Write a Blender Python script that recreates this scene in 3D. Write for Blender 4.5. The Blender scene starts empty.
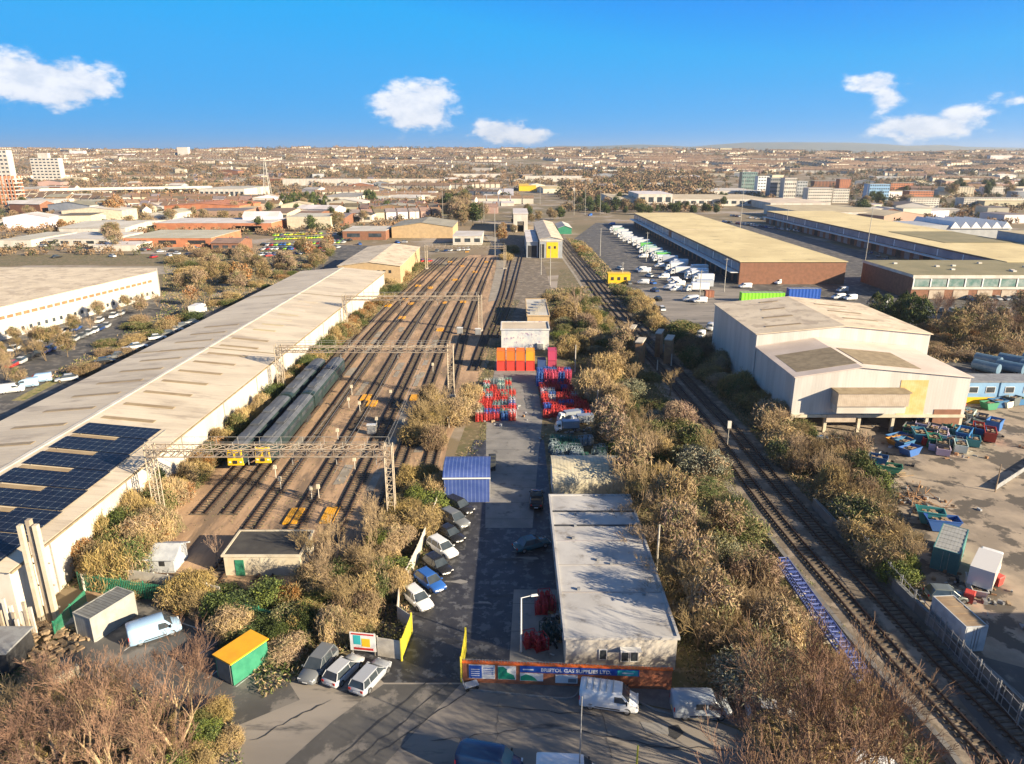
import bpy, math, random
import numpy as np
from mathutils import Vector
random.seed(7)
NR = np.random.default_rng(11)
PI = math.pi
sc = bpy.context.scene
COL = sc.collection
# ---------------------------------------------------------------- camera model (used to survey places from the photograph)
F = 710.0; CAMH = 45.0; PITCH = math.atan((382-157)/F)
def smooth(t):
    t = max(0.0, min(1.0, t)); return t*t*(3-2*t)
def ground(x, y):
    if y < 1100: return 0.0
    k = smooth((y-1150)/1750.0)
    u = 1.0 + 0.10*math.sin(x/900.0+1.0) + 0.05*math.sin(x/370.0)
    return 64.0*k*u + 3.0*k*math.sin(x/210.0+y/260.0)+6.0*k*math.sin(x/430.0-y/700.0) + (14.0*k*smooth((-x+300)/1400.0))
def P(u, v, z=0.0):
    a = u-512.0; b = 382.0-v
    d = (a, F*math.cos(PITCH)+b*math.sin(PITCH), -F*math.sin(PITCH)+b*math.cos(PITCH))
    if d[2] < 0:
        t = (z-CAMH)/d[2]
        if d[1]*t < 1100: return Vector((a*t, d[1]*t, z))
    # march over the far terrain
    y = 1100.0
    while y < 11000:
        t = y/d[1]; h = CAMH+d[2]*t
        if h <= ground(a*t, y)+z: break
        y += 15
    t = y/d[1]
    return Vector((a*t, y, ground(a*t, y)+z))
def zat(y, v):
    return CAMH + y*math.tan(math.atan((382.0-v)/F)-PITCH)
def proj(p):
    X = p[0]; y = p[1]; z = p[2]-CAMH
    dep = y*math.cos(PITCH) - z*math.sin(PITCH)
    up = y*math.sin(PITCH) + z*math.cos(PITCH)
    return 512+F*X/dep, 382-F*up/dep
# ---------------------------------------------------------------- materials
def newmat(name):
    m = bpy.data.materials.new(name); m.use_nodes = True
    return m, m.node_tree, m.node_tree.nodes['Principled BSDF']
def rgb(c): return (c[0], c[1], c[2], 1)
class G:
    """small node-graph helper"""
    def __init__(s, nt): s.nt = nt
    def n(s, t, **k):
        x = s.nt.nodes.new(t)
        for a, b in k.items(): setattr(x, a, b)
        return x
    def put(s, sock, v):
        if hasattr(v, 'is_output') or isinstance(v, bpy.types.NodeSocket): s.nt.links.new(v, sock)
        elif isinstance(v, (tuple, list)): sock.default_value = rgb(v) if len(sock.default_value) == 4 else v
        else: sock.default_value = v
    def math(s, op, a, b=0.0, c=0.0, clamp=False):
        x = s.n('ShaderNodeMath', operation=op, use_clamp=clamp)
        s.put(x.inputs[0], a); s.put(x.inputs[1], b); s.put(x.inputs[2], c)
        return x.outputs[0]
    def mix(s, f, a, b, bt='MIX'):
        x = s.n('ShaderNodeMix', data_type='RGBA', blend_type=bt)
        s.put(x.inputs[0], f); s.put(x.inputs[6], a); s.put(x.inputs[7], b)
        return x.outputs[2]
    def noise(s, vec, scale, detail=4, rough=.6):
        x = s.n('ShaderNodeTexNoise'); x.inputs['Scale'].default_value = scale
        x.inputs['Detail'].default_value = detail; x.inputs['Roughness'].default_value = rough
        if vec is not None: s.nt.links.new(vec, x.inputs['Vector'])
        return x.outputs[0]
    def ramp(s, f, a, b):
        x = s.n('ShaderNodeMapRange', interpolation_type='SMOOTHSTEP')
        s.put(x.inputs[0], f); s.put(x.inputs[1], a); s.put(x.inputs[2], b)
        return x.outputs[0]
def mat(name, c1, c2=None, scale=1.0, rough=.8, metal=0.0, stripe=None, stripe2=None, bump=0.0, world=False,
        rnd=0.0, c3=None, scale3=.2, lo=.35, hi=.65, paint=False, stretch=None, spec=.5, lo3=.5, hi3=.62):
    m, nt, bs = newmat(name); g = G(nt)
    tc = g.n('ShaderNodeTexCoord')
    if world: vec = g.n('ShaderNodeNewGeometry').outputs['Position']
    else: vec = tc.outputs['Object']
    nv = vec
    if stretch:
        mp = g.n('ShaderNodeMapping'); mp.inputs['Scale'].default_value = stretch
        nt.links.new(vec, mp.inputs[0]); nv = mp.outputs[0]
    if paint: col = g.n('ShaderNodeObjectInfo').outputs['Color']
    else: col = None
    base = col if paint else c1
    if c2 is not None:
        f = g.ramp(g.noise(nv, scale), lo, hi)
        base = g.mix(f, base, c2)
    elif paint: pass
    if c3 is not None:
        f3 = g.ramp(g.noise(nv, scale3, 5, .65), lo3, hi3)
        base = g.mix(f3, base, c3)
    for st in (stripe, stripe2):
        if st:
            ax, per, wid, mul = st
            sp = g.n('ShaderNodeSeparateXYZ'); nt.links.new(vec, sp.inputs[0])
            q = g.math('FRACT', g.math('DIVIDE', sp.outputs[ax], per))
            k = g.math('LESS_THAN', q, wid)
            base = g.mix(k, base, g.mix(1.0, base, (mul, mul, mul) if not isinstance(mul, tuple) else mul, 'MULTIPLY'))
    if rnd:
        r = g.n('ShaderNodeObjectInfo').outputs['Random']
        mr = g.math('MULTIPLY_ADD', r, 2*rnd, 1-rnd)
        cc = g.n('ShaderNodeCombineXYZ'); g.put(cc.inputs[0], mr); g.put(cc.inputs[1], mr)
        g.put(cc.inputs[2], g.math('MULTIPLY', mr, mr))
        base = g.mix(1.0, base, cc.outputs[0], 'MULTIPLY')
    g.put(bs.inputs['Base Color'], base)
    bs.inputs['Roughness'].default_value = rough
    bs.inputs['Metallic'].default_value = metal
    if spec != .5: bs.inputs['Specular IOR Level'].default_value = spec
    if bump:
        b = g.n('ShaderNodeBump'); b.inputs['Strength'].default_value = bump; b.inputs['Distance'].default_value = .1
        nt.links.new(g.noise(nv, scale*4, 6), b.inputs['Height']); nt.links.new(b.outputs[0], bs.inputs['Normal'])
    return m
# ---------------------------------------------------------------- objects
KIDS = {}
LABELQ = []      # (object, look, needs a place phrase)
def _put(o, parent):
    COL.objects.link(o)
    if parent is not None:
        o.parent = parent; KIDS.setdefault(parent.name, []).append(o)
    return o
class MB:
    def __init__(s): s.v = []; s.f = []; s.m = []
    def add(s, vs, fs, m=0):
        n = len(s.v); s.v.extend([tuple(p) for p in vs])
        for f in fs: s.f.append(tuple(i+n for i in f)); s.m.append(m)
        return s
    def box(s, cx, cy, cz, sx, sy, sz, m=0, rz=0.0, top=1.0):
        """cz is the bottom; top scales the upper face"""
        c, q = math.cos(rz), math.sin(rz); vs = []
        for z, k in ((cz, 1.0), (cz+sz, top)):
            for a, b in ((-1, -1), (1, -1), (1, 1), (-1, 1)):
                x = a*sx/2*k; y = b*sy/2*k
                vs.append((cx+x*c-y*q, cy+x*q+y*c, z))
        return s.add(vs, [(3, 2, 1, 0), (4, 5, 6, 7), (0, 1, 5, 4), (1, 2, 6, 5), (2, 3, 7, 6), (3, 0, 4, 7)], m)
    def bx(s, x0, x1, y0, y1, z0, z1, m=0):
        return s.box((x0+x1)/2, (y0+y1)/2, z0, x1-x0, y1-y0, z1-z0, m)
    def poly(s, pts, z0, z1, m=0, mt=None):
        n = len(pts)
        vs = [(p[0], p[1], z0) for p in pts]+[(p[0], p[1], z1) for p in pts]
        s.add(vs, [tuple(range(n-1, -1, -1))]+[(i, (i+1) % n, (i+1) % n+n, i+n) for i in range(n)], m)
        return s.add([(p[0], p[1], z1) for p in pts], [tuple(range(n))], m if mt is None else mt)
    def tube(s, p0, p1, r0, r1=None, n=6, m=0, cap=True):
        r1 = r0 if r1 is None else r1
        p0 = Vector(p0); p1 = Vector(p1); d = (p1-p0)
        if d.length < 1e-6: return s
        d.normalize(); a = d.orthogonal().normalized(); b = d.cross(a)
        vs = []
        for p, r in ((p0, r0), (p1, r1)):
            for i in range(n):
                t = 2*PI*i/n+PI/4; vs.append(p+a*(math.cos(t)*r)+b*(math.sin(t)*r))
        fs = [(i, (i+1) % n, (i+1) % n+n, i+n) for i in range(n)]
        if cap: fs += [tuple(range(n-1, -1, -1)), tuple(range(n, 2*n))]
        return s.add(vs, fs, m)
    def loft(s, rings, m=0, cap=True, closed=True):
        n = len(rings[0]); vs = [p for r in rings for p in r]; fs = []
        for k in range(len(rings)-1):
            for i in range(n if closed else n-1):
                j = (i+1) % n
                fs.append((k*n+i, k*n+j, (k+1)*n+j, (k+1)*n+i))
        if cap: fs += [tuple(range(n-1, -1, -1)), tuple(range((len(rings)-1)*n, len(rings)*n))]
        return s.add(vs, fs, m)
    def build(s, name, mats, parent=None, smooth=False, color=None):
        if not isinstance(mats, (list, tuple)): mats = [mats]
        me = bpy.data.meshes.new(name); me.from_pydata(s.v, [], s.f)
        for x in mats: me.materials.append(x)
        if len(mats) > 1: me.polygons.foreach_set('material_index', s.m)
        if smooth: me.polygons.foreach_set('use_smooth', [True]*len(s.f))
        me.update()
        o = bpy.data.objects.new(name, me)
        if color: o.color = rgb(color)
        return _put(o, parent)
def np_mesh(name, verts, k, midx, mats, parent=None):
    """verts (n*k,3) array: n faces of k corners each"""
    me = bpy.data.meshes.new(name); nv = len(verts); nf = nv//k
    me.vertices.add(nv); me.vertices.foreach_set('co', np.asarray(verts, np.float32).ravel())
    me.loops.add(nv); me.loops.foreach_set('vertex_index', np.arange(nv, dtype=np.int32))
    me.polygons.add(nf); me.polygons.foreach_set('loop_start', np.arange(nf, dtype=np.int32)*k)
    try: me.polygons.foreach_set('loop_total', np.full(nf, k, np.int32))
    except Exception: pass
    for x in mats: me.materials.append(x)
    if midx is not None: me.polygons.foreach_set('material_index', np.asarray(midx, np.int32))
    me.update(calc_edges=True); me.validate()
    return _put(bpy.data.objects.new(name, me), parent)
def tag(o, label, cat, group=None, auto=False):
    o['label'] = label; o['category'] = cat
    if group: o['group'] = group
    LABELQ.append((o, auto)); return o
def thing(name, label, cat, loc=(0, 0, 0), rz=0.0, group=None, auto=False):
    o = bpy.data.objects.new(name, None); COL.objects.link(o)
    o.empty_display_size = .5
    o.location = loc; o.rotation_euler = (0, 0, rz)
    return tag(o, label, cat, group, auto)
def struct(name, mb, mats, kind='structure'):
    o = mb.build(name, mats) if isinstance(mb, MB) else mb
    o['kind'] = kind; return o
def recolor(o, color):
    o.color = rgb(color)
    for c in KIDS.get(o.name, []): recolor(c, color)
def copy_tree(o, parent=None):
    c = o.copy(); _put(c, None); 
    if parent is not None:
        c.parent = parent; KIDS.setdefault(parent.name, []).append(c)
    for ch in list(KIDS.get(o.name, [])): copy_tree(ch, c)
    return c
PROTO = {}
def place(key, maker, loc, rz, label, group=None, color=None, scale=None, auto=False):
    """first use moves the thing itself, later uses copy it and each of its parts"""
    if key not in PROTO:
        o = maker(); PROTO[key] = o
    else:
        o = copy_tree(PROTO[key]); LABELQ.append((o, auto))
    o.location = loc; o.rotation_euler = (0, 0, rz); o['label'] = label
    if group: o['group'] = group
    if scale is not None: o.scale = scale if isinstance(scale, (tuple, list)) else (scale,)*3
    for i in range(len(LABELQ)-1, -1, -1):
        if LABELQ[i][0] == o: LABELQ[i] = (o, auto); break
    if color: recolor(o, color)
    return o
def rnd(a, b): return random.uniform(a, b)
def sheet(name, px, z, m, world=None):
    """flat sheet on the ground through surveyed points"""
    pts = [P(*q) for q in px] if world is None else [Vector((a, b, 0)) for a, b in world]
    mb = MB(); mb.add([(p.x, p.y, z) for p in pts], [tuple(range(len(pts)))])
    o = mb.build(name, m); 
    if o.data.polygons[0].normal.z < 0: o.data.flip_normals()
    o['kind'] = 'structure'; return o
# ---------------------------------------------------------------- materials
M = {}
M['land'] = mat('land', (.24, .18, .115), (.15, .125, .07), .012, .95, world=True, c3=(.34, .29, .25), scale3=.03)
M['scrub_soil'] = mat('scrub_soil', (.17, .13, .075), (.11, .105, .045), .25, .95, world=True, c3=(.26, .2, .12), scale3=.8)
M['asphalt'] = mat('asphalt', (.10, .097, .095), (.065, .063, .062), .15, .8, world=True, c3=(.18, .165, .15), scale3=.35, bump=.15)
M['wet_asphalt'] = mat('wet_asphalt', (.032, .032, .036), (.05, .05, .055), .6, .5, world=True, c3=(.11, .11, .115), scale3=.9, lo3=.52, hi3=.6)
M['road'] = mat('road', (.28, .25, .22), (.20, .18, .16), .12, .8, world=True, c3=(.055, .055, .058), scale3=.28, lo3=.55, hi3=.68, bump=.12, stretch=(.35, 1.3, 1))
M['concrete'] = mat('concrete', (.25, .24, .23), (.19, .185, .18), .3, .85, world=True, c3=(.10, .098, .095), scale3=.5, lo3=.56, hi3=.72, stripe=(1, 4.6, .022, .55), bump=.1)
M['pale_yard'] = mat('pale_yard', (.39, .315, .24), (.25, .205, .16), .25, .85, world=True, c3=(.10, .085, .07), scale3=.19, lo3=.51, hi3=.57, bump=.12)
M['ballast'] = mat('ballast', (.47, .31, .19), (.31, .20, .125), .5, .95, world=True, c3=(.2, .14, .095), scale3=.22, stretch=(1, .22, 1), bump=.4)
M['ballast_dark'] = mat('ballast_dark', (.19, .155, .12), (.12, .098, .075), .6, .95, world=True, c3=(.28, .23, .18), scale3=.4, bump=.4)
M['path'] = mat('path', (.34, .30, .25), (.24, .21, .17), .5, .9, world=True)
M['pavement'] = mat('pavement', (.19, .18, .17), (.13, .125, .12), .8, .85, world=True)
M['kerb'] = mat('kerb', (.3, .29, .27), (.22, .21, .2), 1.5, .8, world=True)
M['white_line'] = mat('white_line', (.62, .62, .6), (.3, .3, .3), 2.2, .7, world=True)
M['patch_asphalt'] = mat('patch_asphalt', (.05, .05, .052), (.035, .035, .037), .8, .6, world=True)
M['rail'] = mat('rail', (.055, .035, .028), (.08, .05, .035), 2, .55, .4)
M['sleeper'] = mat('sleeper', (.15, .12, .09), (.08, .062, .047), 1.5, .9)
M['roof_cream'] = mat('roof_cream', (.66, .57, .44), (.54, .46, .35), .12, .6, stripe=(1, 1.05, .08, .86), c3=(.40, .33, .25), scale3=.22, lo3=.5, hi3=.72, stretch=(.5, 1.6, 1))
M['roof_cream_x'] = mat('roof_cream_x', (.74, .62, .45), (.62, .51, .36), .2, .6, stripe=(1, 1.0, .1, .88), c3=(.50, .40, .28), scale3=.3)
M['roof_moss'] = mat('roof_moss', (.24, .185, .115), (.33, .26, .165), .8, .9, stripe=(1, 1.0, .07, .8))
M['roof_yellow'] = mat('roof_yellow', (.70, .58, .32), (.58, .47, .25), .05, .8, c3=(.45, .36, .2), scale3=.12, lo3=.55, hi3=.7)
M['roof_olive'] = mat('roof_olive', (.20, .18, .10), (.26, .225, .13), .12, .9)
M['roof_white'] = mat('roof_white', (.50, .49, .48), (.40, .39, .385), .25, .65, c3=(.22, .20, .18), scale3=.5, lo3=.55, hi3=.72)
M['roof_grey'] = mat('roof_grey', (.36, .34, .31), (.27, .25, .23), .2, .8, rnd=.2)
M['roof_dark'] = mat('roof_dark', (.045, .042, .04), (.07, .066, .06), .6, .9)
M['roof_pale'] = mat('roof_pale', (.58, .55, .50), (.48, .44, .38), .1, .7, rnd=.15)
M['roof_beige'] = mat('roof_beige', (.58, .49, .36), (.47, .39, .28), .1, .8, rnd=.2)
M['roof_tile'] = mat('roof_tile', (.24, .155, .11), (.18, .12, .09), .3, .85, rnd=.3)
M['roof_slate'] = mat('roof_slate', (.13, .115, .11), (.18, .15, .13), .3, .8, rnd=.3)
M['wall_white'] = mat('wall_white', (.62, .58, .52), (.50, .46, .40), .3, .7, c3=(.45, .40, .33), scale3=.8, lo3=.62, hi3=.8, stretch=(1, 1, .3))
M['clad_white'] = mat('clad_white', (.60, .57, .53), (.50, .475, .44), .25, .5, stripe=(0, .5, .12, .9), stretch=(2, 2, .25), c3=(.42, .36, .29), scale3=.5, lo3=.6, hi3=.8)
M['clad_yellow'] = mat('clad_yellow', (.60, .40, .14), (.66, .5, .25), .5, .6, stripe=(0, .4, .15, .88))
M['clad_grey'] = mat('clad_grey', (.42, .44, .46), (.35, .37, .39), .3, .5, stripe=(1, .5, .12, .88))
M['clad_beige'] = mat('clad_beige', (.50, .42, .33), (.42, .34, .26), .8, .7, stripe=(0, .3, .2, .86))
M['brick'] = mat('brick', (.27, .125, .075), (.21, .10, .06), .8, .85, stripe=(2, .3, .16, .88))
M['brick_orange'] = mat('brick_orange', (.50, .20, .10), (.40, .155, .08), .2, .85)
M['brick_wall'] = mat('brick_wall', (.42, .15, .07), (.33, .11, .055), 1.2, .85, stripe=(2, .15, .18, .75), c3=(.25, .14, .1), scale3=1.7, lo3=.6, hi3=.75)
M['render_cream'] = mat('render_cream', (.62, .55, .42), (.52, .45, .33), .6, .8, c3=(.36, .3, .22), scale3=1.1, lo3=.6, hi3=.75)
M['wall_yellowbrick'] = mat('wall_yellowbrick', (.50, .36, .2), (.42, .3, .17), .5, .85)
M['glass'] = mat('glass', (.03, .04, .05), (.07, .085, .1), .3, .12, spec=.8)
M['glass_teal'] = mat('glass_teal', (.12, .22, .2), (.3, .36, .34), .4, .2)
M['glass_blue'] = mat('glass_blue', (.14, .19, .26), (.24, .28, .33), .15, .25)
M['dark'] = mat('dark', (.02, .02, .022), (.035, .035, .038), 1, .8)
M['black'] = mat('black', (.015, .015, .015), None, 1, .7)
M['tank_blue'] = mat('tank_blue', (.08, .16, .25), (.14, .22, .3), .5, .5)
M['tyre'] = mat('tyre', (.018, .018, .018), (.03, .03, .03), 4, .85)
M['rim'] = mat('rim', (.4, .4, .41), (.3, .3, .31), 4, .35, .7)
M['paint'] = mat('paint', (1, 1, 1), None, 1, .25, paint=True, spec=.7)
M['paint_matt'] = mat('paint_matt', (1, 1, 1), None, 1, .65, paint=True, c3=(.2, .15, .11), scale3=1.3, lo3=.6, hi3=.75)
M['lamp_red'] = mat('lamp_red', (.45, .02, .015), None, 1, .2)
M['lamp_clear'] = mat('lamp_clear', (.75, .76, .78), None, 1, .1, spec=.9)
M['galv'] = mat('galv', (.42, .41, .38), (.33, .31, .28), 1.5, .55, .4)
M['rust_steel'] = mat('rust_steel', (.34, .29, .23), (.25, .19, .14), .7, .7)
M['steel_tan'] = mat('steel_tan', (.42, .36, .28), (.33, .27, .2), 1.2, .6)
M['pier_brown'] = mat('pier_brown', (.34, .19, .09), (.24, .13, .07), 1.0, .85)
M['concrete_post'] = mat('concrete_post', (.55, .51, .44), (.44, .4, .34), 1.4, .85)
M['solar'] = mat('solar', (.007, .009, .02), (.01, .014, .028), .3, .42, stripe=(0, 1.0, .05, (9, 8, 5)), stripe2=(1, 1.3, .05, (9, 8, 5)), spec=.3)
M['skylight'] = mat('skylight', (.36, .27, .15), (.29, .21, .11), .5, .5)
M['blue_rib'] = mat('blue_rib', (.04, .075, .26), (.06, .10, .31), .6, .45, stripe=(0, .52, .2, (2.4, 2.0, 1.35)))
M['cream_rib'] = mat('cream_rib', (.56, .50, .36), (.46, .42, .31), .5, .6, stripe=(0, .48, .3, .84), c3=(.3, .26, .18), scale3=.9, lo3=.6, hi3=.8)
M['red'] = mat('red', (.55, .035, .03), (.42, .03, .03), 2, .5)
M['orange'] = mat('orange', (.78, .16, .02), (.68, .12, .02), 1, .5)
M['yellow'] = mat('yellow', (.80, .52, .02), (.74, .46, .02), .8, .5)
M['gate_yellow'] = mat('gate_yellow', (.78, .68, .06), (.70, .60, .05), 1.2, .5)
M['amber_roof'] = mat('amber_roof', (.80, .40, .015), (.72, .34, .015), .6, .5)
M['green'] = mat('green', (.03, .20, .12), (.045, .25, .15), .8, .5)
M['lime'] = mat('lime', (.22, .62, .03), None, 1, .5)
M['teal'] = mat('teal', (.06, .19, .19), (.09, .24, .23), .8, .5, stripe=(0, .35, .2, .75))
M['blue'] = mat('blue', (.03, .10, .42), (.04, .13, .48), .8, .5)
M['girder_blue'] = mat('girder_blue', (.07, .11, .34), (.13, .17, .40), 1.5, .5)
M['sky_blue'] = mat('sky_blue', (.24, .42, .62), (.2, .36, .56), .5, .5)
M['sign_blue'] = mat('sign_blue', (.02, .09, .42), None, 1, .4)
M['sign_teal'] = mat('sign_teal', (.04, .42, .45), None, 1, .4)
M['sign_green'] = mat('sign_green', (.02, .28, .17), None, 1, .4)
M['white'] = mat('white', (.78, .78, .77), (.7, .7, .69), 1, .45)
M['grey_paint'] = mat('grey_paint', (.27, .28, .29), (.2, .2, .21), 1, .6)
M['container_grey'] = mat('container_grey', (.20, .205, .2), (.15, .155, .15), .8, .6, stripe=(0, .36, .3, .6))
M['container_side'] = mat('container_side', (.36, .36, .34), (.30, .3, .28), .8, .6, stripe=(1, .36, .3, .85))
M['tarp'] = mat('tarp', (.5, .52, .54), (.38, .4, .43), 1, .6)
M['wood'] = mat('wood', (.34, .25, .16), (.26, .18, .11), 1, .8)
M['bark'] = mat('bark', (.26, .19, .115), (.17, .12, .07), 2, .9)
M['bark_pale'] = mat('bark_pale', (.45, .36, .27), (.34, .26, .18), 2, .9)
M['bark_gold'] = mat('bark_gold', (.46, .34, .20), (.34, .24, .14), 2, .9)
M['twig_brown'] = mat('twig_brown', (.26, .155, .10), (.20, .12, .08), .5, .9, rnd=.15)
M['twig_red'] = mat('twig_red', (.28, .19, .125), (.20, .135, .09), .5, .9, rnd=.18)
M['twig_tan'] = mat('twig_tan', (.37, .27, .145), (.26, .19, .105), .5, .9, rnd=.2)
M['twig_gold'] = mat('twig_gold', (.49, .36, .155), (.38, .275, .12), .5, .9, rnd=.2)
M['leaf_green'] = mat('leaf_green', (.065, .095, .022), (.10, .125, .03), .8, .8, rnd=.25)
M['leaf_bright'] = mat('leaf_bright', (.17, .20, .03), (.12, .155, .03), .8, .8, rnd=.2)
M['leaf_olive'] = mat('leaf_olive', (.18, .17, .065), (.115, .12, .045), .8, .85, rnd=.25)
M['leaf_sage'] = mat('leaf_sage', (.235, .235, .16), (.16, .17, .105), .8, .85, rnd=.15)
M['leaf_dark'] = mat('leaf_dark', (.03, .05, .018), (.045, .065, .02), .8, .85, rnd=.25)
M['leaf_rust'] = mat('leaf_rust', (.32, .15, .045), (.26, .13, .05), .8, .85, rnd=.2)
M['grass'] = mat('grass', (.20, .19, .07), (.30, .24, .11), .4, .95, world=True, c3=(.1, .12, .03), scale3=1)
M['far_wood'] = mat('far_wood', (.25, .165, .10), (.16, .12, .068), .012, .95, world=True, c3=(.32, .20, .11), scale3=.02)
M['far_wood2'] = mat('far_wood2', (.06, .07, .035), (.09, .09, .04), .02, .95, world=True)
M['hill'] = mat('hill', (.07, .10, .09), (.12, .13, .09), .003, .95, world=True)
M['house_white'] = mat('house_white', (.62, .57, .5), (.5, .45, .38), .02, .8, rnd=.25)
M['house_brick'] = mat('house_brick', (.36, .24, .17), (.3, .2, .15), .05, .8, rnd=.3)
M['graffiti'] = mat('graffiti', (.62, .60, .56), (.42, .45, .50), .5, .7, c3=(.28, .22, .32), scale3=.9, lo3=.56, hi3=.62)
# ---------------------------------------------------------------- plants
def blades(centres, size, elong, up, seed, jitter):
    """one narrow 4-cornered face per centre"""
    r = np.random.default_rng(seed); n = len(centres)
    d = r.normal(size=(n, 3)); d[:, 2] += up; d /= np.linalg.norm(d, axis=1)[:, None]
    s = r.normal(size=(n, 3)); s -= d*(s*d).sum(1)[:, None]; s /= np.linalg.norm(s, axis=1)[:, None]
    L = size*elong*r.uniform(.5, 1.3, n)[:, None]; W = size*r.uniform(.6, 1.2, n)[:, None]
    c = centres + r.normal(size=(n, 3))*jitter
    q = np.stack([c-d*L-s*W*.5, c-d*L*.2+s*W, c+d*L, c+s*W*-.9+d*L*.1], 1)
    return q.reshape(-1, 3)
def clumps(n, rx, ry, rz, cz, r, shell=.55):
    p = r.normal(size=(n, 3)); p /= np.linalg.norm(p, axis=1)[:, None]
    p *= (shell+(1-shell)*r.random(n))[:, None]
    return p*np.array([rx, ry, rz])+np.array([0, 0, cz])
def crown_mesh(name, mats, wts, nc, nf, rx, ry, rz, cz, cr, size, elong, up, seed, parent):
    r = np.random.default_rng(seed)
    cc = clumps(nc, rx, ry, rz, cz, r); cc[:, 2] = np.maximum(cc[:, 2], .15)
    rad = cr*r.uniform(.6, 1.3, nc)
    idx = r.integers(0, nc, nf)
    o = r.normal(size=(nf, 3)); o /= np.linalg.norm(o, axis=1)[:, None]
    pts = cc[idx]+o*(rad[idx]*np.clip(r.normal(.86, .27, nf), .1, 1.7))[:, None]*np.array([1, 1, .85])
    k = int(nf*.12); q = r.normal(size=(k, 3)); q /= np.linalg.norm(q, axis=1)[:, None]
    pts[:k] = q*np.array([rx+cr*.7, rx+cr*.7, rz+cr*.6])*(r.random(k)[:, None]**.33)+np.array([0, 0, cz])
    pts[:, 2] = np.maximum(pts[:, 2], .05)
    vs = blades(pts, size, elong, up, seed+1, .04)
    tone = r.choice(len(mats), size=nc, p=wts)[idx]
    flip = r.random(nf) < .2; tone[flip] = r.choice(len(mats), size=flip.sum(), p=wts)
    return np_mesh(name, vs, 4, tone, mats, parent)
def branch_set(seed, h, levels, nb, spread, stems=1, gravity=.12, lean=.25, shrink=.72, first=.42):
    """returns segments (p0,p1,r0,r1,level)"""
    r = random.Random(seed); out = []
    def grow(p, d, L, rad, lv):
        n = 3 if lv < 2 else 2
        q = p; dd = d.copy()
        for k in range(n):
            dd = (dd+Vector((r.gauss(0, .10), r.gauss(0, .10), gravity*.6))).normalized()
            e = q+dd*(L/n); r0 = rad*(1-.45*k/n); r1 = rad*(1-.45*(k+1)/n)
            out.append((q, e, r0, r1, lv))
            if lv < levels and (k > 0 or lv > 0):
                m = nb if k == n-1 else max(1, nb-1)
                for j in range(m):
                    a = r.uniform(0, 2*PI); s = r.uniform(.55, 1.15)*spread
                    t = dd.orthogonal().normalized(); b = dd.cross(t)
                    nd = (dd*math.cos(s)+(t*math.cos(a)+b*math.sin(a))*math.sin(s)+Vector((0, 0, gravity))).normalized()
                    grow(e, nd, L*shrink*r.uniform(.75, 1.15), r1*.62, lv+1)
            q = e
    for i in range(stems):
        a = 2*PI*i/max(1, stems)+r.uniform(-.4, .4); ln = lean*(1 if stems > 1 else .15)
        d = Vector((math.cos(a)*ln, math.sin(a)*ln, 1)).normalized()
        grow(Vector((math.cos(a)*.15*(stems > 1), math.sin(a)*.15*(stems > 1), 0)), d, h*first, h*.017, 0)
    return out
def seg_mesh(name, segs, mats, n, parent, minr=.012):
    P0 = np.array([s[0][:] for s in segs]); P1 = np.array([s[1][:] for s in segs])
    R0 = np.maximum(np.array([s[2] for s in segs]), minr)[:, None]; R1 = np.maximum(np.array([s[3] for s in segs]), minr*.7)[:, None]
    d = P1-P0; d /= np.linalg.norm(d, axis=1)[:, None]+1e-9
    ref = np.where(np.abs(d[:, 2:3]) > .9, np.array([[1., 0, 0]]), np.array([[0, 0, 1.]]))
    a = np.cross(d, ref); a /= np.linalg.norm(a, axis=1)[:, None]; b = np.cross(d, a)
    qs = []
    for i in range(n):
        t0 = 2*PI*i/n; t1 = 2*PI*(i+1)/n
        o0 = a*math.cos(t0)+b*math.sin(t0); o1 = a*math.cos(t1)+b*math.sin(t1)
        qs.append(np.stack([P0+o0*R0, P0+o1*R0, P1+o1*R1, P1+o0*R1], 1))
    return np_mesh(name, np.concatenate(qs, 0).reshape(-1, 3), 4, None, mats, parent)
def mk_bare(seed, h, levels, nb, spread, twig, bark='bark', stems=1, cut=2, minr=.014, **k):
    def f():
        t = thing('bare_tree', '', 'tree')
        s = branch_set(seed, h, levels, nb, spread, stems, **k)
        mx = max(q[1].z for q in s); kk = h/mx
        s = [(a*kk, b*kk, c, d, e) for a, b, c, d, e in s]
        seg_mesh('trunk', [q for q in s if q[4] < cut], [M[bark]], 5, t)
        seg_mesh('crown', [q for q in s if q[4] >= cut], [M[twig]], 3, t, minr)
        return t
    return f
def mk_bush(seed, mats, wts, nc=18, nf=11000, size=.019, elong=9.0, up=1.0, rx=1.0, rz=.8, cr=.5, cz=.85):
    """unit bush: about 1 m radius and 2 m high, scaled when placed"""
    def f():
        t = thing('bush', '', 'bush')
        crown_mesh('crown', [M[x] for x in mats], wts, nc, nf, rx, rx, rz, cz, cr, size, elong, up, seed, t)
        r = random.Random(seed); mb = MB()
        for i in range(6):
            a = 2*PI*i/6+r.uniform(-.3, .3); q = Vector((math.cos(a)*.55, math.sin(a)*.55, 1.1+r.uniform(0, .4)))
            mb.tube((math.cos(a)*.06, math.sin(a)*.06, -.05), q, .035, .012, 4)
        mb.build('stem', M['bark'], t)
        return t
    return f
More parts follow.
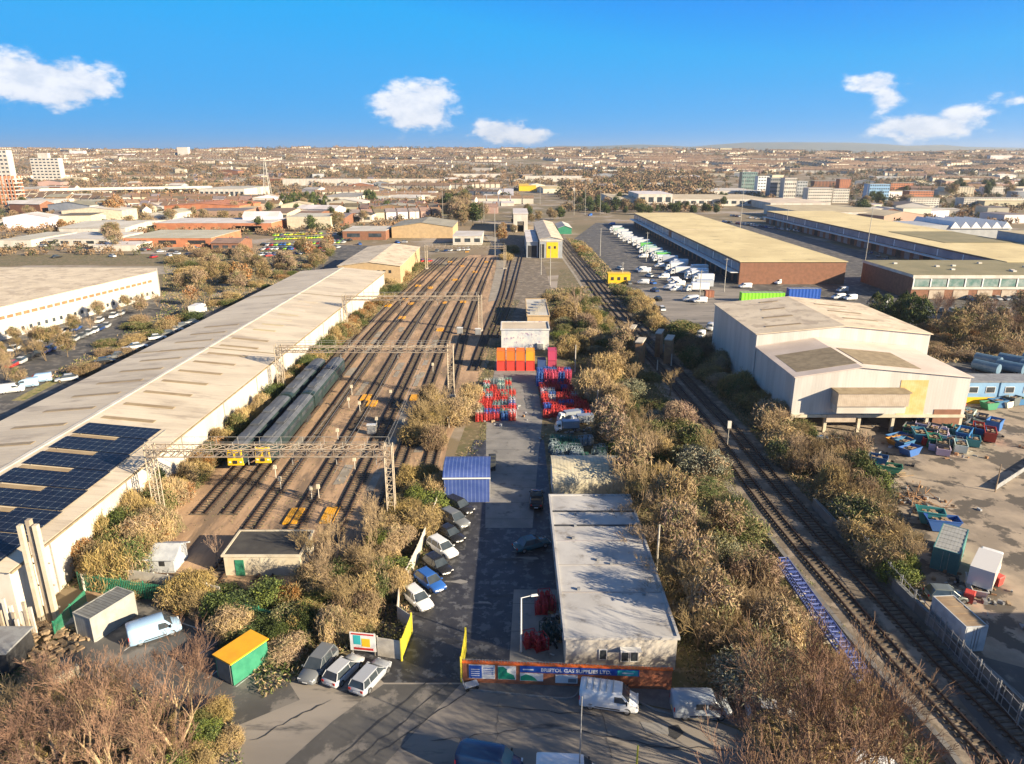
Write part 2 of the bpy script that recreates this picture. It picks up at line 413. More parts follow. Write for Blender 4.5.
def mk_tree(seed, mats, wts, h=8, nf=3000, rx=2.6, rz=2.6, cr=1.0, size=.16, elong=2.2, nc=26, bark='bark', up=.3, conical=False):
    def f():
        t = thing('evergreen_tree' if conical else 'leafy_tree', '', 'tree')
        s = branch_set(seed, h*.85, 2, 3, .6, 1)
        seg_mesh('trunk', s, [M[bark]], 5, t, .03)
        o = crown_mesh('crown', [M[x] for x in mats], wts, nc, nf, rx, rx, rz, h-rz-cr*.5, cr, size, elong, up, seed, t)
        if conical:
            n = len(o.data.vertices); co = np.empty(n*3, np.float32); o.data.vertices.foreach_get('co', co); co = co.reshape(-1, 3)
            k = np.clip(1.25-(co[:, 2]/h), .12, 1.1); co[:, 0] *= k; co[:, 1] *= k
            o.data.vertices.foreach_set('co', co.ravel())
        return t
    return f
BUSH = {
 'tan': [(f'bt{i}', mk_bush(100+i*7, ['twig_tan', 'twig_gold', 'leaf_olive'], [.6, .3, .1], nc=12+i*3, elong=9.5)) for i in range(4)],
 'gold': [(f'bg{i}', mk_bush(200+i*7, ['twig_gold', 'twig_tan', 'leaf_olive'], [.65, .25, .1], nc=14+i*3, elong=10.0, up=1.8)) for i in range(2)],
 'olive': [(f'bo{i}', mk_bush(300+i*7, ['leaf_olive', 'twig_tan', 'leaf_green'], [.5, .25, .25], nc=14+i*4, size=.027, elong=4.4, up=.6)) for i in range(3)],
 'green': [(f'bn{i}', mk_bush(400+i*7, ['leaf_green', 'leaf_bright', 'leaf_dark'], [.45, .2, .35], nc=14+i*4, size=.036, elong=1.8, up=.3)) for i in range(3)],
 'sage': [(f'bs{i}', mk_bush(580+i*5, ['leaf_sage', 'leaf_olive', 'twig_tan'], [.6, .2, .2], nc=20, nf=11000, size=.026, elong=3.6, up=.5)) for i in range(2)],
 'bright': [('bb0', mk_bush(500, ['leaf_bright', 'leaf_green', 'leaf_olive'], [.6, .25, .15], nc=18, size=.042, elong=1.6, up=.3))],
 'rust': [('br0', mk_bush(520, ['leaf_rust', 'twig_tan', 'leaf_olive'], [.5, .3, .2], nc=16, size=.032, elong=3.6, up=.5))],
 'brown': [(f'bw{i}', mk_bush(540+i, ['twig_red', 'twig_tan', 'leaf_dark'], [.55, .3, .15], nc=14, size=.017, elong=11, up=1.0)) for i in range(2)],
}
LOOK = {'sage': 'grey-green feathery bush', 'tan': 'leafless tan bush', 'gold': 'straw-gold twiggy bush', 'olive': 'olive scrubby bush', 'green': 'dark green leafy bush',
        'bright': 'bright yellow-green bush', 'rust': 'rust-leaved bush', 'brown': 'bare brown bush'}
def bush(kind, x, y, r, h, label=None, group='scrub bushes along the railway'):
    if min((q.x-x)**2+(q.y-y)**2 for q in cpath) < (3.6+r*.75)**2: return
    if 50 < y < 101 and 3 < x < 40 and x-r < 16.6: return
    if (x+25.0)**2+(y-53.5)**2 < (r+1.6)**2 and False: return
    sp_ = (P(235, 682).x, P(235, 682).y)
    if (x-sp_[0])**2+(y-sp_[1])**2 < (r+2.6)**2: return
    if 36 < y < 75 and abs(x-(GIR[0].x+(GIR[1].x-GIR[0].x)*(y-GIR[0].y)/(GIR[1].y-GIR[0].y))) < 1.0+r*.8: return
    BPLAN.append((r*h/max(20, math.hypot(y, 45))**2, kind, random.choice(BUSH[kind]), x, y, r, r*rnd(.85, 1.15), h, rnd(0, 6.28), group))
BPLAN = []; GIR = (P(781, 571), P(905, 752))
def realize_bushes(limit=290):
    """the bushes that show largest become things, the rest one mass"""
    BPLAN.sort(key=lambda b: -b[0]); Q = []; Mi = []; mats = []; um = {}
    for i, (s, kind, (key, mk), x, y, r, r2, h, rz, group) in enumerate(BPLAN):
        if i < limit:
            place(key, mk, (x, y, 0), rz, LOOK[kind], group, scale=(r, r2, h/2.1), auto=True); continue
        if key not in PROTO: continue
        me = KIDS[PROTO[key].name][0].data; n = len(me.vertices)
        if key not in um:
            co = np.empty(n*3, np.float32); me.vertices.foreach_get('co', co); mi = np.empty(n//4, np.int32); me.polygons.foreach_get('material_index', mi)
            loc = []
            for mm in me.materials:
                if mm not in mats: mats.append(mm)
                loc.append(mats.index(mm))
            um[key] = (co.reshape(-1, 4, 3), np.array(loc)[mi])
        co, mi = um[key]; co = co[::2]; mi = mi[::2]; c, sn = math.cos(rz), math.sin(rz)
        X = co[..., 0]*r*1.1; Y = co[..., 1]*r2*1.1; Z = co[..., 2]*h/2.1
        Q.append(np.stack([X*c-Y*sn+x, X*sn+Y*c+y, Z], -1).reshape(-1, 3)); Mi.append(mi)
    o = np_mesh('scrub_mass', np.concatenate(Q), 4, np.concatenate(Mi), mats); tag(o, 'smaller and farther scrub bushes merging along the banks and hedges', 'scrub'); o['kind'] = 'stuff'
TREE = {
 'twiggy': [(f't{i}', mk_bare(20+i, 8, 5, 2, .62, 'twig_tan', cut=2, minr=.016, stems=2+i % 2)) for i in range(3)],
 'big': [(f'tb{i}', mk_bare(40+i, 12, 6, 2, .50, 'twig_brown', 'bark_gold', cut=3, stems=3, minr=.012, gravity=.10, lean=.42)) for i in range(3)],
 'pale': [(f'tp{i}', mk_bare(60+i, 9, 4, 2, .55, 'twig_red', 'bark_pale', cut=2, minr=.02)) for i in range(2)],
 'mid': [(f'tm{i}', mk_tree(80+i, ['twig_tan', 'twig_red', 'leaf_olive'], [.5, .3, .2], h=9, nf=2600, size=.08, elong=6, rx=2.8, rz=2.8, cr=1.2, up=1)) for i in range(3)],
 'midrust': [('tr0', mk_tree(90, ['leaf_rust', 'twig_tan'], [.6, .4], h=9, nf=1500, size=.2, elong=2.2, rx=2.8, rz=2.8, cr=1.2))],
 'ever': [(f'te{i}', mk_tree(70+i, ['leaf_green', 'leaf_dark', 'leaf_bright'], [.5, .35, .15], h=9, nf=2600, conical=True, rx=3.0, rz=3.6)) for i in range(2)],
 'dark': [('td0', mk_tree(77, ['leaf_dark', 'leaf_green'], [.6, .4], h=9, nf=1800, size=.2, rx=2.8, rz=3.0, cr=1.2))],
}
TLOOK = {'sage': 'grey-green feathery bush', 'twiggy': 'bare twiggy tree', 'big': 'large bare tree with reddish twigs', 'pale': 'bare pale-trunked tree', 'mid': 'bare brown tree',
         'midrust': 'rust-coloured tree', 'ever': 'pointed green evergreen tree', 'dark': 'dark green tree'}
def tree(kind, x, y, h, w=1.0, label=None, group='trees of the railway corridor'):
    key, mk = random.choice(TREE[kind]); base = {'twiggy': 8, 'big': 12, 'pale': 9}.get(kind, 9)
    s = h/base
    return place(key, mk, (x, y, ground(x, y)), rnd(0, 6.28), label or TLOOK[kind], group, scale=(s*w, s*w, s), auto=label is None)
def inpoly(x, y, poly):
    c = False; n = len(poly)
    for i in range(n):
        a = poly[i]; b = poly[i-1]
        if (a.y > y) != (b.y > y) and x < (b.x-a.x)*(y-a.y)/(b.y-a.y)+a.x: c = not c
    return c
def zone(px, n, kinds, r, h, sep=.9, seed=1, fn=bush, group=None):
    """spread plants over an area surveyed on the ground"""
    rr = random.Random(seed); poly = [P(*q) for q in px]
    x0 = min(p.x for p in poly); x1 = max(p.x for p in poly); y0 = min(p.y for p in poly); y1 = max(p.y for p in poly)
    got = []; tries = 0
    while len(got) < n and tries < n*200:
        tries += 1; x = rr.uniform(x0, x1); y = rr.uniform(y0, y1)
        if not inpoly(x, y, poly): continue
        s = rr.uniform(*r)
        if any((x-a)**2+(y-b)**2 < (sep*(s+c)/1.0)**2 for a, b, c in got): continue
        got.append((x, y, s))
        k = rr.choices([a for a, b in kinds], [b for a, b in kinds])[0]
        if fn is bush: bush(k, x, y, s, rr.uniform(*h), group=group or 'scrub bushes along the railway')
        else: tree(k, x, y, rr.uniform(*h), group=group or 'trees of the railway corridor')
    return got
UG = []
def undergrowth(px, dens, size=.07, hmax=.7, seed=3, tone=None):
    """low bramble and dead grass filling an area; collected into one stuff object"""
    rr = np.random.default_rng(seed); poly = [P(*q) for q in px]
    x0 = min(p.x for p in poly); x1 = max(p.x for p in poly); y0 = min(p.y for p in poly); y1 = max(p.y for p in poly)
    n = int((x1-x0)*(y1-y0)*dens); X = rr.uniform(x0, x1, n); Y = rr.uniform(y0, y1, n)
    ins = np.zeros(n, bool)
    for i in range(len(poly)):
        a = poly[i]; b = poly[i-1]
        if abs(b.y-a.y) < 1e-9: continue
        c = ((a.y > Y) != (b.y > Y)) & (X < (b.x-a.x)*(Y-a.y)/(b.y-a.y)+a.x); ins ^= c
    X = X[ins]; Y = Y[ins]
    if len(X) and X.max() > 20:
        d = np.min([(q.x-X)**2+(q.y-Y)**2 for q in cpath[::2]], axis=0); X = X[d > 24]; Y = Y[d > 24]
    n = len(X)
    hh = hmax*(.35+.65*np.clip(.5+.5*np.sin(X*.9+1)*np.cos(Y*.7)+.25*np.sin(X*2.3+Y*1.9), 0, 1))
    Z = rr.uniform(0.02, 1, n)*hh
    c = np.stack([X, Y, Z], 1)
    q = blades(c, size, 3.2, .8, seed, .03)
    t = (np.sin(X*.35+seed)*np.cos(Y*.22)+rr.normal(size=n)*.45)
    m = np.where(t > .35, 1, np.where(t < -.45, 2, 0))
    if tone is not None: m = np.where(rr.random(n) < .75, tone, m)
    UG.append((q, m))
# ---------------------------------------------------------------- vehicles (local +X is the front)
def wheel(t, x, y, r, w, side):
    mb = MB(); n = 14
    mb.tube((x, y-w/2, r), (x, y+w/2, r), r, r, n); o = mb.build('wheel', M['tyre'], t)
    yy = y+side*(w/2+.006)
    mb = MB(); mb.tube((x, yy-.02*side, r), (x, yy, r), r*.62, r*.58, 10); mb.build('rim', M['rim'], o)
def ring(x, w, z0, z1, rnd_=.1, tum=1.0):
    """half-rounded section at station x"""
    return [(x, -w*.93, z0), (x, w*.93, z0), (x, w, z0+.14), (x, w*tum, z1-rnd_), (x, (w*tum-rnd_), z1-.012), (x, 0, z1+.012),
            (x, -(w*tum-rnd_), z1-.012), (x, -w*tum, z1-rnd_), (x, -w, z0+.14)]
def mk_car(L=4.3, W=1.78, H=1.46, kind='hatch', detail=True):
    """kinds: hatch, saloon, estate, suv, pickup"""
    def f():
        t = thing('parked_car', '', 'car'); hl = L/2; hw = W/2
        belt = H*.62 if kind != 'suv' else H*.6; hood = belt-.06
        tail = belt if kind != 'saloon' else belt-.03
        st = [(-hl, hw*.80, .36, tail-.22), (-hl+.1, hw*.93, .27, tail-.05), (-hl+.5, hw*.99, .22, tail), (-hl*.3, hw, .2, belt), (hl*.25, hw, .2, belt),
              (hl*.42, hw*.99, .2, hood), (hl-.45, hw*.95, .22, hood-.10), (hl-.12, hw*.86, .27, hood-.22), (hl, hw*.72, .36, hood-.36)]
        mb = MB(); mb.loft([ring(x, w, a, b, .09, .97) for x, w, a, b in st]); mb.build('body', M['paint'], t, smooth=True)
        rear = {'hatch': (-hl+.18, -hl+.62), 'estate': (-hl+.12, -hl+.42), 'suv': (-hl+.12, -hl+.45), 'saloon': (-hl+.72, -hl+1.25), 'pickup': (-.25, -.1)}[kind]
        fb, ft = hl*.47, hl*.12
        wb, wt = hw*.92, hw*.72
        zb, zt = belt-.03, H-.05
        def strip(x0b, x1b, x0t, x1t, w0, w1, z0, z1): return [[(x0b, -w0, z0), (x1b, -w0, z0), (x1b, w0, z0), (x0b, w0, z0)], [(x0t, -w1, z1), (x1t, -w1, z1), (x1t, w1, z1), (x0t, w1, z1)]]
        mb = MB(); mb.loft(strip(rear[0], fb, rear[1], ft, wb, wt, zb, zt)); mb.build('cabin_window', M['glass'], t)
        mb = MB()
        x0, x1 = rear[1]-.05, ft+.05
        mb.loft([[(x0, -wt*.96, zt-.02), (x0, wt*.96, zt-.02), (x0, wt*.9, zt+.02), (x0, -wt*.9, zt+.02)],
                 [(x0+.3, -wt*1.02, zt-.02), (x0+.3, wt*1.02, zt-.02), (x0+.3, wt*.9, H), (x0+.3, -wt*.9, H)],
                 [(x1-.35, -wt*1.02, zt-.02), (x1-.35, wt*1.02, zt-.02), (x1-.35, wt*.9, H), (x1-.35, -wt*.9, H)],
                 [(x1, -wt*.96, zt-.02), (x1, wt*.96, zt-.02), (x1, wt*.88, zt+.02), (x1, -wt*.88, zt+.02)]])
        for s in (-1, 1):   # pillars
            mb.tube((fb-.02, s*wb*.985, zb), (ft, s*wt*1.0, zt), .035, .035, 4)
            mb.tube((rear[0]+.05, s*wb*.985, zb), (rear[1], s*wt*1.0, zt), .06, .05, 4)
            mb.tube((.0, s*wb*1.0, zb), (-.05, s*wt*1.01, zt), .035, .035, 4)
            if kind in ('estate', 'suv'): mb.tube((-hl*.5, s*wb*1.0, zb), (-hl*.5, s*wt*1.01, zt), .04, .04, 4)
        mb.build('roof', M['paint'], t)
        if kind == 'pickup':
            mb = MB(); mb.bx(-hl+.12, -.35, -hw*.8, hw*.8, belt+.004, belt+.03); mb.build('load_bed', M['black'], t)
        for x in (-hl*.62, hl*.62):
            for s in (-1, 1): wheel(t, x, s*(hw-.1), .32 if kind != 'suv' else .37, .2, s)
        if detail:
            for s in (-1, 1):
                mb = MB(); mb.box(hl-.13, s*hw*.66, hood-.36, .12, .3, .13); mb.build('headlight', M['lamp_clear'], t)
                mb = MB(); mb.box(-hl+.055, s*hw*.70, tail-.32, .12, .24, .2); mb.build('tail_light', M['lamp_red'], t)
                mb = MB(); mb.box(fb-.12, s*(hw+.06), belt-.05, .12, .16, .12); mb.build('wing_mirror', M['paint'], t)
            mb = MB(); mb.box(-hl-.004, 0, .5, .02, .5, .11); mb.build('number_plate', M['white'], t)
            mb = MB(); mb.box(hl+.004, 0, .4, .02, .5, .11); mb.build('number_plate', M['white'], t)
        return t
    return f
def mk_car_far(L=4.3, W=1.78, H=1.46):
    def f():
        t = thing('parked_car', '', 'car'); hl = L/2; hw = W/2; belt = H*.62
        mb = MB(); mb.loft([ring(x, w, a, b, .09, .97) for x, w, a, b in ((-hl, hw*.85, .3, belt-.12), (-hl*.7, hw, .22, belt), (hl*.4, hw, .22, belt-.04), (hl, hw*.8, .32, belt-.3))])
        mb.loft([[(-hl*.5, -hw*.66, H-.07), (-hl*.5, hw*.66, H-.07), (-hl*.5, hw*.6, H), (-hl*.5, -hw*.6, H)], [(hl*.15, -hw*.66, H-.07), (hl*.15, hw*.66, H-.07), (hl*.15, hw*.6, H), (hl*.15, -hw*.6, H)]])
        mb.build('body', M['paint'], t)
        mb = MB(); mb.loft([[(-hl*.85, -hw*.9, belt-.02), (hl*.5, -hw*.9, belt-.04), (hl*.5, hw*.9, belt-.04), (-hl*.85, hw*.9, belt-.02)],
                            [(-hl*.55, -hw*.68, H-.05), (hl*.18, -hw*.68, H-.05), (hl*.18, hw*.68, H-.05), (-hl*.55, hw*.68, H-.05)]]); mb.build('window', M['glass'], t)
        for x in (-hl*.62, hl*.62):
            for s in (-1, 1):
                mb = MB(); mb.tube((x, s*(hw-.2), .3), (x, s*(hw-.02), .3), .3, .3, 8); mb.build('wheel', M['tyre'], t)
        return t
    return f
def mk_van(L=5.0, W=1.95, H=1.97, windows=False, rack=False, high=False):
    def f():
        t = thing('panel_van', '', 'van'); hl = L/2; hw = W/2
        hood = 1.12; ws = hl-.95
        st = [(-hl, hw*.9, .34, H-.1), (-hl+.08, hw*.97, .26, H-.02), (-hl+.5, hw, .24, H), (hl-1.75, hw, .24, H), (hl-1.45, hw, .24, H-.06), (ws+.15, hw, .24, hood+.12), (ws+.3, hw*.985, .24, hood), (hl-.2, hw*.93, .26, hood-.14), (hl-.05, hw*.84, .3, hood-.3), (hl, hw*.74, .36, hood-.45)]
        mb = MB(); mb.loft([ring(x, w*(1 if b < 1.5 else 1), a, b, .12, .93) for x, w, a, b in st]); mb.build('body', M['paint'], t, smooth=True)
        # windscreen lies just proud of the raked front
        a = (hl-1.45, H-.06); b = (ws+.15, hood+.12); nx, nz = .012, .012
        mb = MB(); mb.add([(a[0]+.03+nx, -hw*.74, a[1]-.03+nz), (a[0]+.03+nx, hw*.74, a[1]-.03+nz), (b[0]+nx, hw*.86, b[1]+nz+.02), (b[0]+nx, -hw*.86, b[1]+nz+.02),
                           (a[0]+.02, -hw*.74, a[1]-.05), (a[0]+.02, hw*.74, a[1]-.05), (b[0]-.03, hw*.86, b[1]-.02), (b[0]-.03, -hw*.86, b[1]-.02)],
                          [(0, 1, 2, 3), (7, 6, 5, 4), (0, 4, 5, 1), (1, 5, 6, 2), (2, 6, 7, 3), (3, 7, 4, 0)]); mb.build('windscreen', M['glass'], t)
        for s in (-1, 1):
            def pane(pts, nm='side_window'):
                mb = MB(); y0 = hw*.99; 
                vs = [(x, s*(y0+(-.045 if z > 1.3 else .012)), z) for x, z in pts]+[(x, s*(y0-.12), z) for x, z in pts]; n = len(pts)
                fs = [tuple(range(n)), tuple(range(2*n-1, n-1, -1))]+[(i, (i+1) % n, (i+1) % n+n, i+n) for i in range(n)]
                mb.add(vs, fs); mb.build(nm, M['glass'], t)
            pane([(hl-2.05, 1.14), (ws+.0, 1.14), (hl-1.42, H-.28), (hl-2.05, H-.28)])
            if windows:
                pane([(hl-3.1, 1.14), (hl-2.2, 1.14), (hl-2.2, H-.28), (hl-3.1, H-.28)])
            mb = MB(); mb.box(ws-.05, s*(hw+.1), 1.12, .12, .2, .26); mb.build('wing_mirror', M['black'], t)
            mb = MB(); mb.box(hl-.12, s*hw*.72, .72, .14, .3, .2); mb.build('headlight', M['lamp_clear'], t)
            mb = MB(); mb.box(-hl+.02, s*hw*.86, .9, .06, .14, .4); mb.build('tail_light', M['lamp_red'], t)
            mb = MB(); mb.box(-.1, s*(hw+.012), .42, L*.42, .02, .09); mb.build('side_trim', M['black'], t)
        mb = MB(); mb.box(hl-.03, 0, .3, .1, W*.72, .16); mb.build('bumper', M['black'], t)
        if rack:
            for i in range(5):
                mb = MB(); mb.box(-hl+.6+i*.55, 0, H+.03, .05, W*.82, .04); mb.box(-hl+.6+i*.55, -W*.36, H-.02, .05, .05, .06); mb.box(-hl+.6+i*.55, W*.36, H-.02, .05, .05, .06)
                mb.build('roof_bar', M['galv'], t)
        mb = MB(); mb.box(-hl-.005, 0, .55, .02, .5, .12); mb.build('number_plate', M['yellow'], t)
        for x in (-hl+.95, hl-.95):
            for s in (-1, 1): wheel(t, x, s*(hw-.12), .34, .22, s)
        return t
    return f
def mk_lorry(L=9.0, W=2.5, H=3.7, box='white'):
    def f():
        t = thing('box_lorry', '', 'lorry'); hl = L/2; hw = W/2
        mb = MB(); mb.box((-hl+hl-2.1)/2, 0, 1.15, L-2.2, W, H-1.15); mb.build('cargo_box', M['paint'], t)
        mb = MB(); c = hl-.95
        mb.loft([ring(c-.95, hw*.95, .5, 2.9, .12, .96), ring(c+.3, hw*.95, .5, 2.85, .12, .96), ring(c+.85, hw*.93, .5, 1.7, .12, .96), ring(c+.95, hw*.9, .55, 1.3, .12, .98)]); mb.build('cab', M['white'], t)
        mb = MB(); mb.loft([[(c+.34, -hw*.82, 2.72), (c+.34, hw*.82, 2.72), (c+.26, hw*.82, 2.72), (c+.26, -hw*.82, 2.72)], [(c+.88, -hw*.84, 1.72), (c+.88, hw*.84, 1.72), (c+.8, hw*.84, 1.72), (c+.8, -hw*.84, 1.72)]]); mb.build('windscreen', M['glass'], t)
        for s in (-1, 1):
            mb = MB(); mb.box(c-.2, s*(hw*.95), 1.7, .8, .05, .7); mb.build('side_window', M['glass'], t)
        mb = MB(); mb.box(-.3, 0, .75, L-1.2, .9, .3); mb.build('chassis', M['dark'], t)
        for x in (-hl+1.5, hl-1.3):
            for s in (-1, 1): wheel(t, x, s*(hw-.18), .48, .3, s)
        return t
    return f
CARS = {'hatch': mk_car(), 'saloon': mk_car(4.6, 1.8, 1.44, 'saloon'), 'estate': mk_car(4.6, 1.8, 1.5, 'estate'), 'suv': mk_car(4.5, 1.88, 1.68, 'suv'),
        'pickup': mk_car(5.1, 1.85, 1.75, 'pickup'), 'far': mk_car_far(), 'van': mk_van(), 'vanrack': mk_van(rack=True), 'camper': mk_van(4.9, 1.9, 1.95, windows=True),
        'lorry': mk_lorry(), 'lorry_s': mk_lorry(7.2, 2.3, 3.3), 'van_s': mk_van(4.4, 1.8, 1.85)}
SILVER = (.45, .46, .48); WHITE = (.72, .73, .74); BLACK = (.02, .02, .022); DBLUE = (.02, .05, .16); GREY = (.16, .17, .18); RED = (.4, .03, .03)
BLUE = (.03, .12, .42); TEALC = (.03, .09, .11); LBLUE = (.32, .48, .68)
CARCOL = [(WHITE, 'white'), (SILVER, 'silver'), (BLACK, 'black'), (GREY, 'grey'), (DBLUE, 'dark blue'), (RED, 'red'), (BLUE, 'blue'), (SILVER, 'silver'), (WHITE, 'white'), (GREY, 'grey')]
def car(kind, u, v, deg, col, label=None, group=None, z=0, auto=False, at=None):
    p = P(u, v) if at is None else Vector((at[0], at[1], 0))
    return place('car_'+kind, CARS[kind], (p.x, p.y, p.z+z+.02), math.radians(deg), label, group, color=col, auto=auto)
def carrow(u0, v0, u1, v1, n, deg, where, kind='far', gap=.12, group=None, seed=0, cols=None):
    r = random.Random(seed+int(u0)*7+int(v0)); a = P(u0, v0); b = P(u1, v1)
    for i in range(n):
        if r.random() < gap: continue
        p = a.lerp(b, (i+.5)/n); c, nm = r.choice(cols or CARCOL)
        car(kind, 0, 0, deg+r.uniform(-4, 4)+(180 if r.random() < .4 else 0), c, f'{nm} car {where}', group or f'cars {where}', at=(p.x, p.y))
# ---------------------------------------------------------------- buildings
def gable(name, label, cat, x0, x1, y0, y1, eave, ridge, wall, roof, axis='y', rz=0.0, piv=None, over=.35, base=0.0, group=None, auto=False, mono=False):
    """pitched-roof building; origin at the near left corner of its footprint"""
    gx = piv or (x0, y0)
    t = thing(name, label, cat, (gx[0], gx[1], base), rz, group, auto)
    W = x1-x0; D = y1-y0; ox = x0-gx[0]; oy = y0-gx[1]
    def tr(a, b, z): return (a+ox, b+oy, z) if axis == 'y' else (b+ox, a+oy, z)
    w, d = (W, D) if axis == 'y' else (D, W)
    mb = MB()
    prof = [(0, 0), (w, 0), (w, eave), (w/2, ridge), (0, eave)]
    vs = [tr(a, 0, z) for a, z in prof]+[tr(a, d, z) for a, z in prof]
    mb.add(vs, [(0, 1, 2, 3, 4), (9, 8, 7, 6, 5), (1, 6, 7, 2), (0, 4, 9, 5)])
    wl = mb.build('wall', wall, t); fix(wl)
    mb = MB(); th = .14; sl = (ridge-eave)/(w/2)
    for s in (0, 1):
        e = -over if s == 0 else w+over; ze = eave-sl*over
        q = [(e, ze), (w/2, ridge), (w/2, ridge+th), (e, ze+th)]
        vs = [tr(a, -over, z+.01) for a, z in q]+[tr(a, d+over, z+.01) for a, z in q]
        mb.add(vs, [(0, 1, 2, 3), (7, 6, 5, 4), (0, 4, 5, 1), (3, 2, 6, 7), (0, 3, 7, 4)])
    r = mb.build('roof', roof, t); fix(r)
    return t
def fix(o):
    import bmesh
    bm = bmesh.new(); bm.from_mesh(o.data); bmesh.ops.recalc_face_normals(bm, faces=bm.faces); bm.to_mesh(o.data); bm.free()
def flat(name, label, cat, x0, x1, y0, y1, h, wall, roof, rz=0.0, base=0.0, parapet=.35, group=None, auto=False, trim=None):
    t = thing(name, label, cat, (x0, y0, base), rz, group, auto); W = x1-x0; D = y1-y0
    mb = MB(); mb.bx(0, W, 0, D, 0, h-.05); mb.build('wall', wall, t)
    mb = MB(); mb.bx(-.15, W+.15, -.15, D+.15, h-.05, h+.12)
    r = mb.build('roof', roof, t)
    if parapet:
        mb = MB()
        for a in ((-.2, W+.2, -.2, .05), (-.2, W+.2, D-.05, D+.2), (-.2, .05, .051, D-.051), (W-.05, W+.2, .051, D-.051)):
            mb.bx(*a, h-.02, h+.12+parapet)
        mb.build('parapet', trim or wall, t)
    return t
def win(t, x0, x1, z0, z1, side='f', at=0.0, m='glass', frame=None, name='window'):
    """window box proud of a wall: side f = facing the camera (y=at), l = left (x=at), r = right"""
    mb = MB(); d = .05
    if side == 'f': mb.bx(x0, x1, at-d, at+.05, z0, z1)
    elif side == 'l': mb.bx(at-d, at+.05, x0, x1, z0, z1)
    else: mb.bx(at-.05, at+d, x0, x1, z0, z1)
    o = mb.build(name, M[m], t)
    if frame:
        mb = MB(); e = .08; d2 = d+.03
        for a, b, c, dd in ((x0-e, x1+e, z1, z1+e), (x0-e, x1+e, z0-e, z0), (x0-e, x0, z0, z1), (x1, x1+e, z0, z1)):
            if side == 'f': mb.bx(a, b, at-d2, at+.04, c, dd)
            elif side == 'l': mb.bx(at-d2, at+.04, a, b, c, dd)
            else: mb.bx(at-.04, at+d2, a, b, c, dd)
        mb.build('window_frame', M[frame], o)
    return o
def block_px(u0, u1, vb, vt, vback, label, wall, roof, name='industrial_shed', cat='shed', auto=False, group=None, pitched=False, nwin=0, winm='glass', rows=1, parapet=0.0, ridge=1.5, axis='x', depth=None):
    """box surveyed from its front edge: base line vb, top line vt, back of roof vback"""
    a = P(u0, vb); b = P(u1, vb); y = a.y; h = max(2.2, zat(y, vt)-a.z)
    y2 = P((u0+u1)/2, vback, a.z+h if y < 1100 else h).y
    if y > 1100: y2 = y+14
    y2 = max(y+6, min(y2, y+90))
    if depth: y2 = y+depth
    x0, x1 = a.x, b.x
    if pitched: t = gable(name, label, cat, x0, x1, y, y2, h, h+ridge, M[wall], M[roof], axis=axis, base=a.z, auto=auto, group=group)
    else: t = flat(name, label, cat, x0, x1, y, y2, h, M[wall], M[roof], base=a.z, parapet=parapet, auto=auto, group=group)
    W = x1-x0
    for r in range(rows if nwin else 0):
        zz0 = h*(r+.32)/rows; zz1 = h*(r+.74)/rows
        for i in range(nwin):
            win(t, W*(i+.2)/nwin, W*(i+.8)/nwin, zz0, zz1, 'f', 0, winm)
    return t
# ---------------------------------------------------------------- linear things
def spline(pts, step=3.0):
    out = []; n = len(pts)
    for i in range(n-1):
        p0 = pts[max(0, i-1)]; p1 = pts[i]; p2 = pts[i+1]; p3 = pts[min(n-1, i+2)]
        k = max(2, int((p2-p1).length/step))
        for j in range(k):
            t = j/k
            out.append(.5*((2*p1)+(p2-p0)*t+(2*p0-5*p1+4*p2-p3)*t*t+(3*p1-p0-3*p2+p3)*t**3))
    out.append(pts[-1]); return out
def ribbon_pts(path, off):
    out = []
    for i, p in enumerate(path):
        a = path[max(0, i-1)]; b = path[min(len(path)-1, i+1)]; d = (b-a); d.z = 0; d.normalize()
        out.append(Vector((p.x+d.y*off, p.y-d.x*off, p.z)))
    return out
def railway_track(path, label, z=.06, sleepers=True, group='railway tracks'):
    path = spline(path, 4.0)
    o0 = path[0]; t = thing('railway_track', label, 'track', (o0.x, o0.y, 0), 0, group)
    for s in (-.7525, .7525):
        c = ribbon_pts(path, s); w = ribbon_pts(path, s+.055); v = ribbon_pts(path, s-.055)
        rings = []
        for a, b in zip(w, v):
            rings.append([(b.x-o0.x-(a.x-b.x)*.5, b.y-o0.y-(a.y-b.y)*.5, z+.05), (a.x-o0.x+(a.x-b.x)*.5, a.y-o0.y+(a.y-b.y)*.5, z+.05), (a.x-o0.x, a.y-o0.y, z+.25), (b.x-o0.x, b.y-o0.y, z+.25)])
        mb = MB(); mb.loft(rings); mb.build('rail', M['rail'], t)
    if sleepers:
        mb = MB(); acc = 0
        for i in range(len(path)-1):
            a, b = path[i], path[i+1]; L = (b-a).length; rz = math.atan2(b.y-a.y, b.x-a.x)
            while acc < L:
                p = a.lerp(b, acc/L)
                if p.y < 270: mb.box(p.x-o0.x, p.y-o0.y, z-.05, .26, 2.5, .13, rz=rz)
                acc += .7
            acc -= L
        o = mb.build('sleeper', M['sleeper'], t); o['kind'] = 'stuff'
    return t
